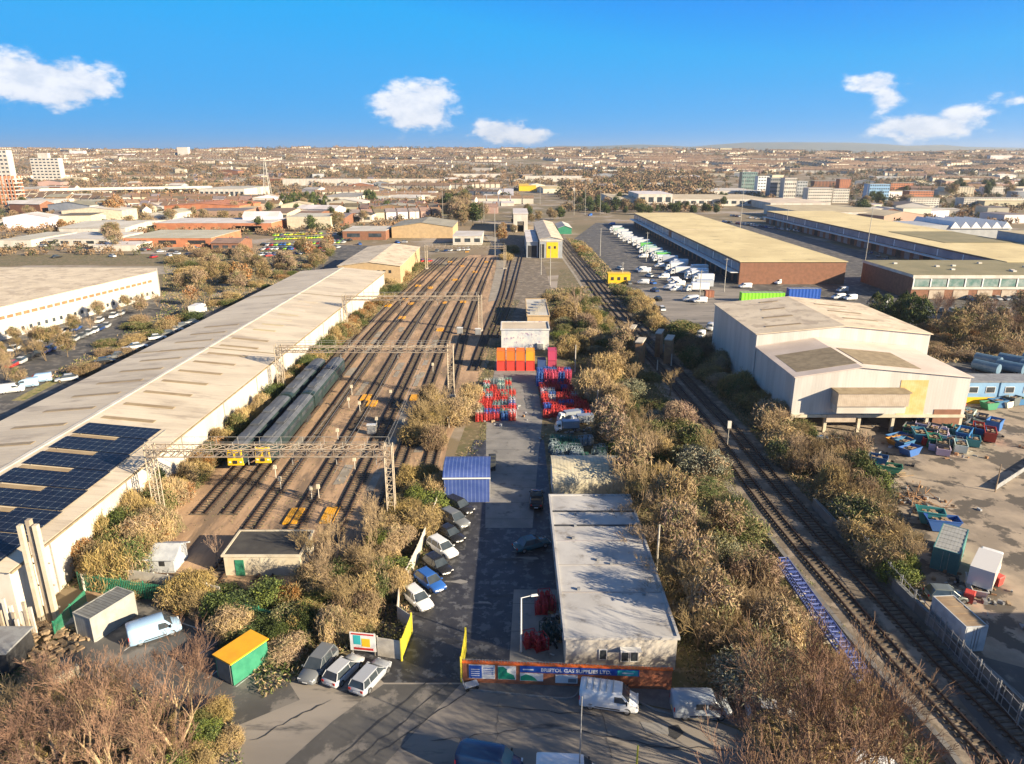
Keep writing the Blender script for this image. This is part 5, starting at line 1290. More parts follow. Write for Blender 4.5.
# ================================================================ TRAINS
def mk_train(n):
    def f():
        t = thing('passenger_train', '', 'train'); Lc = 24.0
        for k in range(n):
            y0 = k*(Lc+.7); mb = MB(); rings = []
            sec = [(-1.3, .95), (1.3, .95), (1.41, 1.4), (1.41, 2.9), (1.25, 3.45), (.8, 3.75), (0, 3.86), (-.8, 3.75), (-1.25, 3.45), (-1.41, 2.9), (-1.41, 1.4)]
            sts = [(y0, .97), (y0+.3, 1), (y0+Lc-.3, 1), (y0+Lc, .97)]
            if k == 0: sts = [(y0, .84), (y0+.35, .93), (y0+1.1, 1)]+sts[2:]
            rings = [[(x*s, y, .95+(z-.95)*(s if s < .95 else 1)) for x, z in sec] for y, s in sts]
            mb.loft(rings); c = mb.build('coach', M['train_side'], t)
            mb = MB(); mb.loft([[(-1.28, yy, 3.47), (-.82, yy, 3.78), (0, yy, 3.9), (.82, yy, 3.78), (1.28, yy, 3.47), (0, yy, 3.4)] for yy in (y0+1.3, y0+Lc-.3)]); mb.build('roof_panel', M['roof_train'], t)
            for j in range(3): mb = MB(); mb.box(0, y0+4+j*6, 3.9, 1.3, 2.2, .25); mb.build('roof_unit', M['roof_train'], t)
            for s in (-1, 1):
                mb = MB(); mb.box(s*1.42, y0+Lc/2+.5, 2.15, .03, Lc-3, .75); mb.build('window_strip', M['glass'], t)
                for yy in (y0+5.5, y0+15.5): mb = MB(); mb.box(s*1.435, yy, 1.1, .03, 1.3, 2.0); mb.build('door', M['train_side'], t)
                mb = MB(); mb.box(s*1.1, y0+4, .25, .5, 2.6, .7); mb.box(s*1.1, y0+Lc-4, .25, .5, 2.6, .7); mb.build('bogie', M['dark'], t)
        mb = MB(); mb.loft([[(-1.16, -.1, .9), (1.16, -.1, .9), (1.0, -.1, 3.3), (-1.0, -.1, 3.3)], [(-1.2, .1, .9), (1.2, .1, .9), (1.1, .1, 3.4), (-1.1, .1, 3.4)]]); mb.build('cab_front', M['yellow'], t)
        for s in (-1, 1): mb = MB(); mb.box(s*.55, -.12, 2.1, .7, .06, .8); mb.build('cab_window', M['glass'], t)
        mb = MB(); mb.box(0, -.14, 1.2, .6, .1, .5); mb.build('coupler', M['dark'], t)
        for s in (-1, 1): mb = MB(); mb.box(s*.8, -.13, 1.35, .3, .05, .2); mb.build('headlight', M['lamp_clear'], t)
        return t
    return f
M['train_side'] = mat('train_side', (.018, .034, .036), (.025, .045, .045), .6, .5)
M['roof_train'] = mat('roof_train', (.105, .115, .135), (.07, .078, .092), .35, .6, stripe=(1, 3.6, .05, .7))
place('train2', mk_train(2), (-41.2, 97.3, .24), 0, 'left passenger train with grey roof and yellow front in the sidings')
place('train2', mk_train(2), (-37.4, 98.2, .24), 0, 'right passenger train beside the open tracks, grey roof and yellow front')
# ================================================================ FENCE / HANDRAIL right of the main line, blue girder
fence([Vector((41.8, y, 0)) for y in (34, 50, 66, 84)], 2.3, 'grey handrail fence along the main line by the scrap yard', 'grey_paint', pickets=.9, name='handrail_fence', rails=3)
pa, pb_ = P(781, 571), P(862, 690)
t = thing('blue_girder', 'long blue lattice girder lying beside the main line under the bare tree', 'girder', (pa.x, pa.y, 0)); d = pb_-pa
mb = MB(); lattice(mb, (0, 0, 1.3), (d.x, d.y, 1.3), 1.05, 26, .1, .06, h=.9)
for k in range(1, 26, 3): p = d*(k/26); mb.box(p.x, p.y, 1.75, 1.0, .25, .08, rz=math.atan2(d.y, d.x)+PI/2)
mb.build('lattice', M['girder_blue'], t)
for k in range(5): mb = MB(); p = d*((k+.3)/5); mb.box(p.x, p.y, 0, 1.4, .4, .8); mb.build('support', M['concrete_post'], t)
# ================================================================ VEHICLES near
g3 = 'silver and grey cars outside the gate'
def two(kind, u0, v0, u1, v1, col, label, group=None, **k):
    """car standing between two surveyed ground points, rear then front"""
    a = P(u0, v0); b = P(u1, v1); c = (a+b)/2; return car(kind, 0, 0, math.degrees(math.atan2(b.y-a.y, b.x-a.x)), col, label, group, at=(c.x, c.y), **k)
two('suv', 331, 656, 306, 686, GREY, 'dark grey car with its bonnet to the road, leftmost of the three by the gate', g3)
two('hatch', 332, 686, 356, 663, SILVER, 'silver hatchback in the middle of the three cars by the gate', g3)
two('estate', 360, 693, 382, 669, (.36, .38, .42), 'silver-blue estate car nearest the yellow gate', g3)
gd = 'diagonal row of parked cars in the yard'
two('hatch', 408, 594, 428, 612, WHITE, 'white hatchback at the near end of the diagonal row', gd)
two('hatch', 419, 577, 442, 594, BLUE, 'bright blue hatchback behind the white one at the near end', gd)
two('hatch', 427, 561, 449, 577, BLACK, 'black hatchback between the blue and the white car', gd)
two('estate', 431, 544, 455, 560, WHITE, 'white estate car in the middle of the diagonal row', gd)
two('saloon', 437, 530, 463, 545, BLACK, 'black saloon beyond the middle white car', gd)
two('suv', 443, 517, 467, 530, GREY, 'dark grey car second from the blue shed', gd)
two('suv', 447, 505, 472, 516, BLACK, 'black car parked nearest the blue corrugated shed', gd)
two('pickup', 536, 512, 537, 494, BLACK, 'black pickup beside the round-roofed cream shed')
two('saloon', 518, 551, 545, 544, TEALC, 'dark teal saloon beside the long flat-roofed yard building')
two('vanrack', 581, 701, 637, 709, (.74, .76, .78), 'white panel van with roof bars parked by the brick wall')
two('camper', 673, 713, 727, 713, (.34, .38, .43), 'silver camper van with dark side windows beyond the white van')
two('van', 456, 764, 524, 777, (.01, .035, .10), 'dark navy van cut off by the bottom edge')
two('van', 540, 781, 598, 784, (.74, .75, .77), 'white van whose roof shows at the bottom edge')
two('far', 752, 716, 792, 720, (.7, .7, .72), 'white car half hidden under the large bare tree')
two('van_s', 855, 775, 905, 790, (.7, .7, .7), 'pale van roof half hidden under the big bare tree')
# ================================================================ GAS CAGES
gc = 'gas cylinder cages in the yard'
CR = (.50, .04, .035); CO = (.72, .17, .02); CB = (.03, .10, .36); CG = (.12, .2, .2); CS = (.4, .42, .44)
def cages(x0, y0, nx, ny, cols, where, nz=1, sp=1.45, seed=0, miss=.05, names_=None):
    r = random.Random(seed)
    for j in range(ny):
        for i in range(nx):
            if r.random() < miss: continue
            k = r.choices(range(len(cols)), [c[1] for c in cols])[0]; c, w_, nm_ = cols[k]
            for l in range(nz):
                lv = '' if nz == 1 else (' in the upper layer' if l else ' in the lower layer')
                place('cage', mk_cage, (x0+i*sp+r.uniform(-.16, .16), y0+j*sp*1.12+r.uniform(-.25, .25)+(.3 if i % 2 else 0), .03+l*1.5), r.uniform(-.22, .22), f'{nm_} gas cage{lv} {where}', gc, color=tuple(v*r.uniform(.8, 1.1) for v in c), auto=True)
cages(-5.9, 119, 2, 1, [(CR, 1, 'red')], 'at the near corner of the left block', seed=1, miss=0)
cages(-5.8, 121, 5, 8, [(CR, 6, 'red'), (CB, 1.5, 'blue'), (CO, 1, 'orange'), (CG, 1.6, 'grey-green'), (CS, 1.2, 'grey')], 'in the left block', seed=2, miss=.14)
cages(-2.9, 119.3, 3, 1, [(CB, 1, 'blue'), (CR, 1, 'red')], 'at the front of the left block', seed=3)
cages(-5.0, 135, 4, 4, [(CG, 2, 'grey-green'), (CR, 1, 'red'), (CS, 1, 'grey')], 'at the back of the left block', seed=9)
cages(6.4, 121, 6, 7, [(CR, 9, 'red'), (CB, .6, 'blue'), (CS, .8, 'grey')], 'in the right block', seed=4, miss=.12)
cages(6.2, 133.5, 5, 3, [(CR, 3, 'red'), (CS, 1.4, 'grey'), (CB, 1, 'blue')], 'at the back of the right block', seed=5, nz=1)
cages(5.8, 139.5, 5, 3, [((.5, .06, .12), 3, 'crimson'), (CB, 1, 'blue')], 'stacked before the graffitied store', seed=6, nz=2)
for i in range(4):     # orange and red containers in front of the store
    x = -2.4+i*2.15
    place('cont_s', mk_container(2.9, 1.9, 2.2), (x, 151.5, .03), PI/2, f'red open-top container in the lower layer below the graffitied store', 'stacked red and orange containers', color=(.55, .045, .03), auto=True)
    place('cont_s', None, (x, 151.7, 2.3), PI/2, f'orange container stacked on top before the graffitied store', 'stacked red and orange containers', color=CO if i < 3 else (.78, .33, .02), auto=True)
place('cont_s', None, (6.6, 152, .03), PI/2, 'dark blue container right of the stacked orange ones', color=(.03, .07, .2))
place('cont_s', None, (8.9, 152, 2.3), PI/2, 'crimson container on the right end of the stack', color=(.45, .05, .12)); place('cont_s', None, (8.9, 152, .03), PI/2, 'lower crimson container at the right end of the stack', color=(.4, .05, .1))
for i, (u, v) in enumerate([(566, 424), (588, 428), (564, 434)]):
    p = P(u, v); place('lorry_s', CARS['lorry_s'], (p.x+(.6 if i != 1 else -1), p.y+1.5, .03), math.radians([200, 190, 185][i]), 'white flatbed lorry parked below the red gas cages', 'lorries by the gas cages', color=(.25, .28, .32), auto=True, scale=.58)
for i in range(44):
    r = random.Random(i+50); x = 6.2+r.uniform(0, 8.6); y = 99+r.uniform(0, 10)
    place('cage', mk_cage, (x, y, .03), r.uniform(-.3, .3), r.choice(['green', 'grey-green']) + ' cylinder cage behind the round-roofed shed', gc, color=r.choice([(.04, .14, .11), (.12, .17, .19), (.28, .34, .38)]), auto=True)
for i, (u, v) in enumerate([(541, 612), (549, 610), (545, 603), (530, 645), (540, 648), (553, 640), (548, 634)]):
    p = P(u, v); place('cage', mk_cage, (p.x, p.y, .03), .1*i, 'dark red cylinder cage beside the long flat-roofed building', gc, color=(.35, .02, .03) if i not in (5, 6) else (.02, .05, .05), auto=True)
p = P(492, 470)
for i in range(3): place('bin', mk_bin, (p.x, p.y+i*1.4, .03), .1, 'black bin beside the blue corrugated shed', 'bins by the blue shed', color=(.03, .035, .04), auto=True)
# ================================================================ SCRAP YARD right
SK = [((.03, .14, .33), 4, 'blue'), ((.05, .28, .32), 3, 'teal'), ((.04, .22, .12), 1.6, 'green'), ((.55, .56, .55), 2, 'white'), ((.5, .05, .03), 1, 'red'), ((.6, .25, .05), .8, 'orange'), ((.1, .11, .12), 2, 'black')]
def skiprow(u0, v0, u1, v1, n, deg, seed, where):
    r = random.Random(seed); a = P(u0, v0); b = P(u1, v1)
    for i in range(n):
        p = a.lerp(b, (i+.5)/n); k = r.choices(range(len(SK)), [s[1] for s in SK])[0]
        place('skip', mk_skip(), (p.x+r.uniform(-.4, .4), p.y+r.uniform(-.5, .5), .03), math.radians(deg+r.uniform(-12, 12)), f'{SK[k][2]} skip {where}', 'skips in the scrap yard', color=tuple(c*r.uniform(.8, 1.15) for c in SK[k][0]), auto=True, scale=(r.uniform(.7, 1.1), r.uniform(.8, 1.15), r.uniform(.9, 1.5)))
SW = [(893, 440, 912, 456, 4, 30, 'under the shed corner'), (903, 432, 948, 457, 9, 60, 'in the front row'), (912, 426, 962, 452, 10, 55, 'in the second row'), (925, 420, 976, 447, 10, 50, 'in the third row'), (938, 416, 988, 441, 9, 50, 'in the fourth row'),
      (952, 413, 992, 430, 8, 45, 'in the back row'), (808, 446, 852, 452, 6, 20, 'below the column shed'), (828, 458, 848, 468, 4, 10, 'by the embankment'), (866, 462, 890, 474, 3, -30, 'at the yard edge'), (985, 410, 1030, 402, 6, 20, 'by the blue cabins'), (925, 522, 945, 530, 2, -20, 'behind the teal container')]
for n_, a_ in enumerate(SW): skiprow(*a_[:6], n_+1, a_[6])
for i in range(3):
    p = P([856, 820, 878][i], [472, 456, 468][i]); t = thing('timber_pile', 'pile of orange-brown timber and boards on the yard edge', 'timber pile', (p.x, p.y, 0), i, 'timber piles', auto=True); mb = MB(); r = random.Random(i)
    for k in range(60): mb.box(r.gauss(0, 1.6), r.gauss(0, 1.1), r.random()*.6, r.uniform(.8, 2.4), r.uniform(.1, .4), .12, rz=r.random()*3)
    mb.build('boards', M['wood'], t)
p = P(952, 568); place('cont_teal', mk_container(7.0, 2.7, 2.7, 'teal', 'container_side'), (P(952, 566).x+.4, P(952, 566).y+1.6, .03), math.radians(-128), 'teal ribbed container with slatted pale roof in the scrap yard')
p = P(934, 640); place('cont_pale', mk_container(5.0, 2.2, 2.8, 'tarp', 'wood'), (43.7, 59.3, .03), math.radians(-86), 'pale blue container with rusty roof beside the handrail fence')
two('lorry_s', 975, 600, 990, 566, (.62, .6, .56), 'white recovery truck cab beside the teal container')
p = P(975, 592); place('skip', mk_skip(), (p.x, p.y, .03), 1.2, 'white tipped skip behind the recovery truck', color=(.6, .58, .54))
p = P(996, 585); place('bin', mk_bin, (p.x, p.y, .03), .5, 'red bin right of the recovery truck', color=(.5, .05, .04)); p = P(968, 602); place('bin', mk_bin, (p.x, p.y, .03), .9, 'red bin near the pale blue container', color=(.5, .05, .04))
two('hatch', 930, 598, 962, 600, (.14, .16, .15), 'dark green car beside the pale blue container')
for i, (u, v) in enumerate([(905, 497), (912, 505), (900, 503)]):
    p = P(u, v); t = thing('scrap_heap', 'heap of rusty scrap frames at the embankment edge', 'scrap heap', (p.x+1, p.y, 0), i, 'scrap heaps', auto=True); r = random.Random(i+9)
    for k in range(26):
        mb = MB(); a = Vector((r.gauss(0, 1.3), r.gauss(0, 1.3), r.random()*.9)); mb.tube(a, a+Vector((r.gauss(0, 1), r.gauss(0, 1), r.gauss(0, .5))), .05, .05, 4); mb.build('bar', M['pier_brown'], t)
# low wall with post across the yard
fence([P(996, 490), P(1060, 448)], .8, 'low dark wall running off right across the scrap yard', 'grey_paint', solid=True, name='yard_wall'); p = P(995, 492); mast(p.x, p.y, 4.2, 'wooden post in a concrete foot in the scrap yard', .09, 'wood', name='wood_post')
# blue cabins
for i, (u0, u1) in enumerate([(961, 995), (997, 1034)]):
    a = P(u0, 404); b = P(u1, 404); t = flat('site_office', ['pale blue and yellow site cabin on the left of the pair', 'pale blue and yellow site cabin cut off by the right edge'][i], 'site cabin', a.x, b.x, a.y, a.y+5, 4.4, M['sky_blue'], M['grey_paint'], parapet=0, group='pale blue site cabins')
    W_ = b.x-a.x; mb = MB(); mb.bx(.02, W_-.02, -.05, -.005, .05, 1.4); mb.build('yellow_skirt', M['yellow'], t)
    for k in range(2): win(t, 1+k*W_*.5, 2.6+k*W_*.5, 2.3, 3.4, 'f', 0, 'glass', 'white')
r = random.Random(5)
for i in range(7):
    p = P(985+i*12-10*(i % 2), 372-(i % 2)*7); t = thing('storage_drum', 'blue-grey cylindrical storage tank behind the blue cabins', 'tank', (p.x, p.y, 0), r.uniform(-.2, .2)+.5, 'storage tanks behind the cabins', auto=True); mb = MB(); rr = 1.15
    mb.tube((0, -2.6, rr+.1), (0, 2.6, rr+.1), rr, rr, 14, cap=True); mb.build('shell', M['tank_blue'], t)
    for y in (-1.8, 1.8): mb = MB(); mb.box(0, y, 0, 1.8, .3, .5); mb.build('saddle', M['dark'], t)
# off-frame shed on the right that throws the large shadow over the yard
flat('neighbour_shed', 'large grey shed standing beyond the right edge of the scrap yard', 'industrial shed', 62, 92, 22, 50, 9.5, M['clad_grey'], M['roof_grey'])
# ================================================================ DISTRIBUTION YARD vehicles
LB = [((.7, .71, .72), 'white'), ((.7, .71, .72), 'white'), ((.45, .6, .5), 'pale green'), ((.16, .5, .12), 'bright green'), ((.35, .03, .06), 'dark red'), ((.55, .58, .62), 'grey')]
r = random.Random(14)
for i in range(24):     # the lorries stand close together, noses to the lane
    k = i/23; u = 607+78*k; v = 231+51*k; c = r.choice([0, 0, 1, 0, 2, 5, 0, 3, 4] if i < 14 else [0, 1, 0, 2, 0, 5])
    p = P(u, v); place('lorry', CARS['lorry'], (p.x+5+r.uniform(-2.5, 2.5)*(1+(i > 16)), p.y+r.uniform(-1.5, 1.5), .02), math.radians(180+r.uniform(-7, 7)), f'{LB[c][1]} lorry parked before the brick-ended depot', 'lorries in the distribution yard', color=LB[c][0], auto=True, scale=r.uniform(.85, 1.0))
for i in range(16):
    u = r.uniform(640, 700); v = 258+(u-640)*.62+r.uniform(-4, 14); p = P(u, v)
    place('car_van_s', CARS['van_s'], (p.x, p.y, .02), math.radians(180+r.uniform(-12, 12)), 'white van standing out in the distribution yard', 'vans in the distribution yard', color=WHITE, auto=True)
p = P(700, 294); place('lorry', CARS['lorry'], (p.x, p.y+4, .02), math.radians(180), 'white box lorry at the near end of the lorry row', color=(.74, .75, .76)); place('lorry', CARS['lorry'], (p.x+3, p.y+10, .02), math.radians(180), 'grey-sided lorry just behind the nearest white lorry', color=(.45, .48, .52))
p = P(709, 297); place('cont_s', None, (p.x, p.y, .03), 0, 'brown skip container before the nearest white lorry', color=(.3, .12, .07))
for i, (u, v, c, nm_) in enumerate([(643, 284, WHITE, 'white'), (612, 225, BLUE, 'blue'), (745, 288, WHITE, 'white'), (838, 299, WHITE, 'white'), (850, 300, WHITE, 'white'), (842, 292, SILVER, 'silver'), (770, 283, WHITE, 'white'), (779, 284, WHITE, 'white'), (886, 303, SILVER, 'silver'), (590, 216, BLUE, 'blue'), (700, 338, WHITE, 'white'), (710, 330, SILVER, 'silver')]):
    car('van_s', u, v, 170+i*7, c, f'{nm_} van in the distribution yard', 'vans in the distribution yard', auto=True)
a, b = P(737, 302), P(786, 301)
place('cont_green', mk_container(14, 2.5, 3.0, 'lime', 'container_side'), ((a.x+b.x)/2, a.y+1, .03), 0, 'long bright lime green trailer behind the tall white shed'); 
p = P(804, 299); place('cont_blue', mk_container(10.5, 2.5, 3.4, 'sign_blue', 'container_side'), (p.x, p.y+1, .03), 0, 'long blue trailer right of the lime green one')
place('cont_s', None, (P(606, 208).x, P(606, 208).y, 0), 0, 'blue kiosk at the far end of the distribution yard', color=(.1, .25, .5), scale=1.6)
t = gable('green_store', 'small green-fronted hut beside the train shed', 'hut', P(557, 232).x, P(570, 232).x, P(563, 234).y, P(563, 234).y+30, 3.6, 5, M['green'], M['roof_pale'])
for i in range(9):
    car('far', 0, 0, 95+i*3, CARCOL[i][0], f'{CARCOL[i][1]} car by the curving track yard', 'cars by the distribution yard', auto=True, at=(41.5+i*.5, 235+i*9) if i % 2 else (46+i, 215+i*8))
carrow(722, 222, 800, 232, 26, 80, 'in the car park behind the depot'); carrow(730, 216, 800, 224, 24, 80, 'in the far car park row')
for q in (LABELQ[-60:]): pass
carrow(880, 312, 1010, 312, 12, 85, 'under the olive-roofed office', gap=.3); carrow(965, 300, 1020, 300, 6, 85, 'below the office windows', gap=.2)
carrow(920, 262, 900, 262, 2, 10, 'between the depots'); carrow(868, 252, 890, 262, 3, 60, 'in the lane between the depots', gap=0)
# left street and car parks
carrow(60, 384, 195, 322, 13, 34, 'along the street left of the solar warehouse', gap=.25)
carrow(5, 395, 60, 375, 4, 30, 'at the kerb near the left edge', kind='van_s', gap=.1, cols=[(WHITE, 'white'), (LBLUE, 'pale blue')])
carrow(0, 372, 110, 326, 15, 100, 'in the car park of the white warehouse', gap=.2); carrow(10, 352, 130, 312, 15, 100, 'along the front of the white warehouse', gap=.3)
two('lorry_s', 192, 318, 205, 312, WHITE, 'white lorry in the street behind the solar warehouse'); 
BC = [((.75, .72, .05), 'yellow'), ((.3, .6, .05), 'lime'), (BLUE, 'blue'), (RED, 'red'), (WHITE, 'white'), (SILVER, 'silver'), (BLACK, 'black')]
for k, (u0, v0, u1, v1, n_) in enumerate([(274, 236, 322, 234, 16), (275, 240, 322, 238, 16), (262, 246, 345, 243, 20), (262, 250, 340, 248, 18), (255, 256, 335, 253, 18), (320, 243, 352, 241, 8)]):
    carrow(u0, v0, u1, v1, n_, 75, f'in the car breaker yard, row {["one","two","three","four","five","six"][k]}', gap=.12, cols=[BC[0], BC[0], BC[1]] if k < 2 else BC)
carrow(420, 262, 432, 262, 2, 60, 'behind the hip-roofed depot', cols=[(RED, 'red')], gap=0)
carrow(435, 252, 470, 250, 8, 80, 'beside the pale box shed')
# ================================================================ MID AND FAR BUILDINGS (surveyed: left, right, base, top, back of roof)
B = block_px
B(392, 453, 238, 227, 221, 'wide grey low-pitched shed beyond the sidings', 'wall_yellowbrick', 'roof_grey', pitched=True, axis='y', ridge=2.5)
B(453, 482, 245, 236, 231, 'small white flat box shed beside the grey pitched shed', 'wall_white', 'roof_pale', nwin=3)
B(343, 386, 240, 231, 226, 'brown-walled shed with a pale flat roof', 'brick', 'roof_pale', nwin=2)
B(407, 440, 216, 211, 208, 'green-fronted store with red below its roof', 'green', 'roof_grey', name='green_store', cat='store')
t_ = [o for o, a in LABELQ][-1]; mb = MB(); mb.bx(8, 20, -.4, -.1, 5.6, 6.4); mb.build('fascia_strip', M['white'], t_); mb = MB(); mb.bx(1, 22, -.5, -.1, .1, 2.6); mb.build('shopfront', M['red'], t_)
B(322, 358, 206, 197, 192, 'grey office block with a band of windows beside the evergreens', 'wall_white', 'roof_grey', name='office_block', cat='office', nwin=7)
B(372, 430, 201, 195, 191, 'long white office range behind the green store', 'wall_white', 'roof_pale', name='office_block', cat='office', nwin=9)
B(283, 360, 186, 179, 176, 'long white far warehouse left of the pylon line', 'wall_white', 'roof_pale'); B(362, 445, 184, 179, 175, 'long beige far warehouse in the middle distance', 'wall_white', 'roof_beige')
B(448, 500, 178, 174, 171, 'far pale warehouse with a reddish end', 'wall_white', 'roof_pale')
B(200, 245, 199, 189, 186, 'white office block with vertical windows left of the pylon', 'wall_white', 'roof_pale', name='office_block', cat='office', nwin=9)
B(165, 240, 214, 206, 202, 'orange brick shed with three dark roof notches', 'brick_orange', 'brick_orange', pitched=True, axis='y', ridge=2)
B(155, 272, 232, 223, 218, 'long orange brick shed with a pale roof', 'brick_orange', 'roof_pale'); B(124, 212, 247, 238, 230, 'front orange brick shed with a pale roof and dark doorway', 'brick_orange', 'roof_pale', nwin=3, winm='dark')
B(203, 222, 243, 236, 233, 'blue container-like store beside the front orange brick shed', 'blue', 'blue', name='blue_store', cat='store')
B(212, 240, 252, 243, 239, 'brick house with a brown roof beside the blue store', 'brick', 'roof_tile', pitched=True, name='brick_house', cat='house', nwin=3)
B(60, 126, 236, 228, 220, 'white shed with a pale roof on the left', 'wall_white', 'roof_pale', pitched=True); B(94, 137, 251, 245, 238, 'low white flat shed left of the orange brick sheds', 'wall_white', 'roof_pale')
B(46, 110, 246, 239, 232, 'white shed in front of the left cluster', 'wall_white', 'roof_pale', nwin=5); B(0, 32, 247, 240, 232, 'low white shed cut off by the left edge', 'wall_white', 'roof_pale')
B(146, 172, 222, 214, 210, 'small white pitched shed behind the orange brick sheds', 'wall_white', 'roof_pale', pitched=True, axis='y')
B(0, 24, 226, 220, 216, 'pale pitched shed at the left edge, middle distance', 'wall_white', 'roof_beige', pitched=True); B(60, 112, 216, 211, 207, 'beige low shed beneath the elevated road', 'wall_white', 'roof_beige')
B(28, 70, 204, 199, 196, 'pale flat shed under the elevated road', 'wall_white', 'roof_pale'); B(236, 262, 232, 226, 222, 'brown-roofed small shed right of the orange brick sheds', 'wall_yellowbrick', 'roof_tile', pitched=True)
B(265, 288, 220, 213, 208, 'cream house block with a brown roof', 'render_cream', 'roof_tile', pitched=True, name='house_block', cat='house', nwin=4)
B(295, 318, 222, 215, 211, 'brick house with a red-brown roof left of the dark evergreen', 'brick', 'roof_tile', pitched=True, name='brick_house', cat='house', nwin=4)
B(325, 345, 226, 218, 213, 'dark-roofed brick house among the sheds', 'brick', 'roof_slate', pitched=True, name='brick_house', cat='house', nwin=3); B(352, 372, 222, 215, 211, 'dark gabled house with white end', 'wall_white', 'roof_dark', pitched=True, axis='y', name='brick_house', cat='house', nwin=2)
B(478, 492, 206, 203, 184, 'pale carriage shed with light roof, left of three', 'wall_white', 'roof_pale', depth=330); B(493, 500, 206, 203.3, 184, 'narrow dark carriage shed between two pale ones', 'grey_paint', 'roof_grey', depth=330); B(501, 514, 206, 203, 184, 'pale carriage shed with light roof, right of three', 'wall_white', 'roof_pale', depth=330)
B(519, 536, 191, 186, 183, 'small bright yellow pitched shed beyond the train shed', 'yellow', 'yellow', pitched=True); B(525, 582, 182, 176, 170, 'long pale far warehouse beyond the yellow shed', 'wall_white', 'roof_pale')
B(540, 575, 192, 188, 184, 'pale low sheds right of the yellow shed', 'wall_white', 'roof_beige'); B(612, 640, 205, 198, 193, 'pale low building left of the white hall', 'wall_white', 'roof_beige')
B(638, 672, 206, 194, 191, 'white hall standing behind the evergreen hedge', 'wall_white', 'roof_pale', nwin=4); B(673, 770, 206, 199, 192, 'long pale roofed hall with windows behind the hedge', 'wall_white', 'roof_beige', nwin=12)
B(800, 890, 222, 212, 205, 'low beige roofed shed behind the long depot', 'wall_white', 'roof_beige'); B(700, 760, 196, 191, 188, 'low pale shed left of the flats', 'wall_white', 'roof_pale')
B(770, 830, 210, 203, 198, 'beige low-roofed range in front of the white flats', 'wall_white', 'roof_beige')
for a in [(741, 756, 190, 172, 'teal-glass block of flats at the left of the row', 'glass_teal', 4), (757, 768, 191, 176, 'white narrow block of flats second in the row', 'white', 2), (769, 781, 197, 178, 'dark grey block of flats third in the row', 'grey_paint', 3),
          (783, 795, 198, 178, 'white block of flats with dark balconies', 'wall_white', 3), (796, 806, 197, 181, 'grey narrow block of flats in the row', 'clad_grey', 2), (807, 831, 203, 188, 'broad white block of flats', 'wall_white', 6), (832, 848, 203, 189, 'white block of flats with tall windows at the right end', 'wall_white', 4),
          (814, 838, 188, 181, 'purple-brown top storeys behind the white flats', 'brick', 4), (839, 850, 189, 179, 'orange block of flats behind the white flats', 'brick_orange', 3), (868, 888, 200, 184, 'white and blue block of flats standing alone', 'sky_blue', 5),
          (890, 912, 192, 183, 'orange brick flats at the right', 'brick_orange', 5), (908, 932, 203, 191, 'orange and cream flats right of the brick ones', 'brick_orange', 5), (909, 938, 209, 198, 'white and blue low block before the orange flats', 'wall_white', 6),
          (943, 973, 197, 187, 'cream flat-fronted block at the right', 'render_cream', 6), (963, 1022, 207, 198, 'long white terrace-like block at the right edge', 'wall_white', 14), (985, 1006, 195, 187, 'white school-like block at the far right', 'wall_white', 5)]:
    B(a[0], a[1], a[2], a[3], a[3]-2, a[4], a[5], 'roof_grey', depth=14, name='apartment_block', cat='flats', nwin=int(a[6]*1.7)+1, rows=5)
B(0, 13, 186, 150, 148, 'white tower block cut off by the left edge', 'wall_white', 'roof_pale', name='tower_block', cat='tower block', nwin=3, rows=9)
B(34, 62, 182, 158, 156, 'broad white slab tower block on the left skyline', 'wall_white', 'roof_pale', name='tower_block', cat='tower block', nwin=7, rows=8)
t_ = [o for o, a in LABELQ if o.name.startswith('tower_block')][-1]; mb = MB(); h_ = zat(P(48, 182).y, 153)-ground(*P(48, 182).xy); mb.bx(14, 32, 2, 10, h_-9, h_); mb.build('lift_housing', M['wall_white'], t_)
a = P(2, 206); b = P(18, 206); hh = zat(a.y, 176); t = thing('frame_tower', 'concrete-framed tower under construction at the left edge', 'tower', (a.x, a.y, 0)); w = b.x-a.x
for k in range(8):
    mb = MB(); mb.bx(0, w, 0, 14, hh*k/8, hh*k/8+.8); mb.build('floor_slab', M['wall_white'], t)
for k in range(5):
    for j in (0.3, 13): mb = MB(); mb.box(.5+k*(w-1)/4, j, .01, .9, .9, hh); mb.build('column', M['brick_orange'], t)
# elevated road
a = P(18, 200); b = P(200, 196); t = thing('elevated_road', 'pale elevated road on piers crossing the left distance', 'flyover', (a.x, a.y+40, 0), math.atan2(b.y-a.y, b.x-a.x)); L = (b-a).length; hz = 9
mb = MB(); mb.bx(0, L, 0, 14, hz-1.2, hz); mb.build('deck', M['roof_pale'], t)
mb = MB(); mb.bx(0, L, -.3, .0, hz-1.4, hz+1.0); mb.bx(0, L, 14, 14.3, hz-1.4, hz+1.0); mb.build('parapet', M['wall_white'], t)
for k in range(12): mb = MB(); mb.bx(8+k*L/12, 11+k*L/12, 3, 11, 0, hz-1.21); mb.build('pier', M['concrete_post'], t)
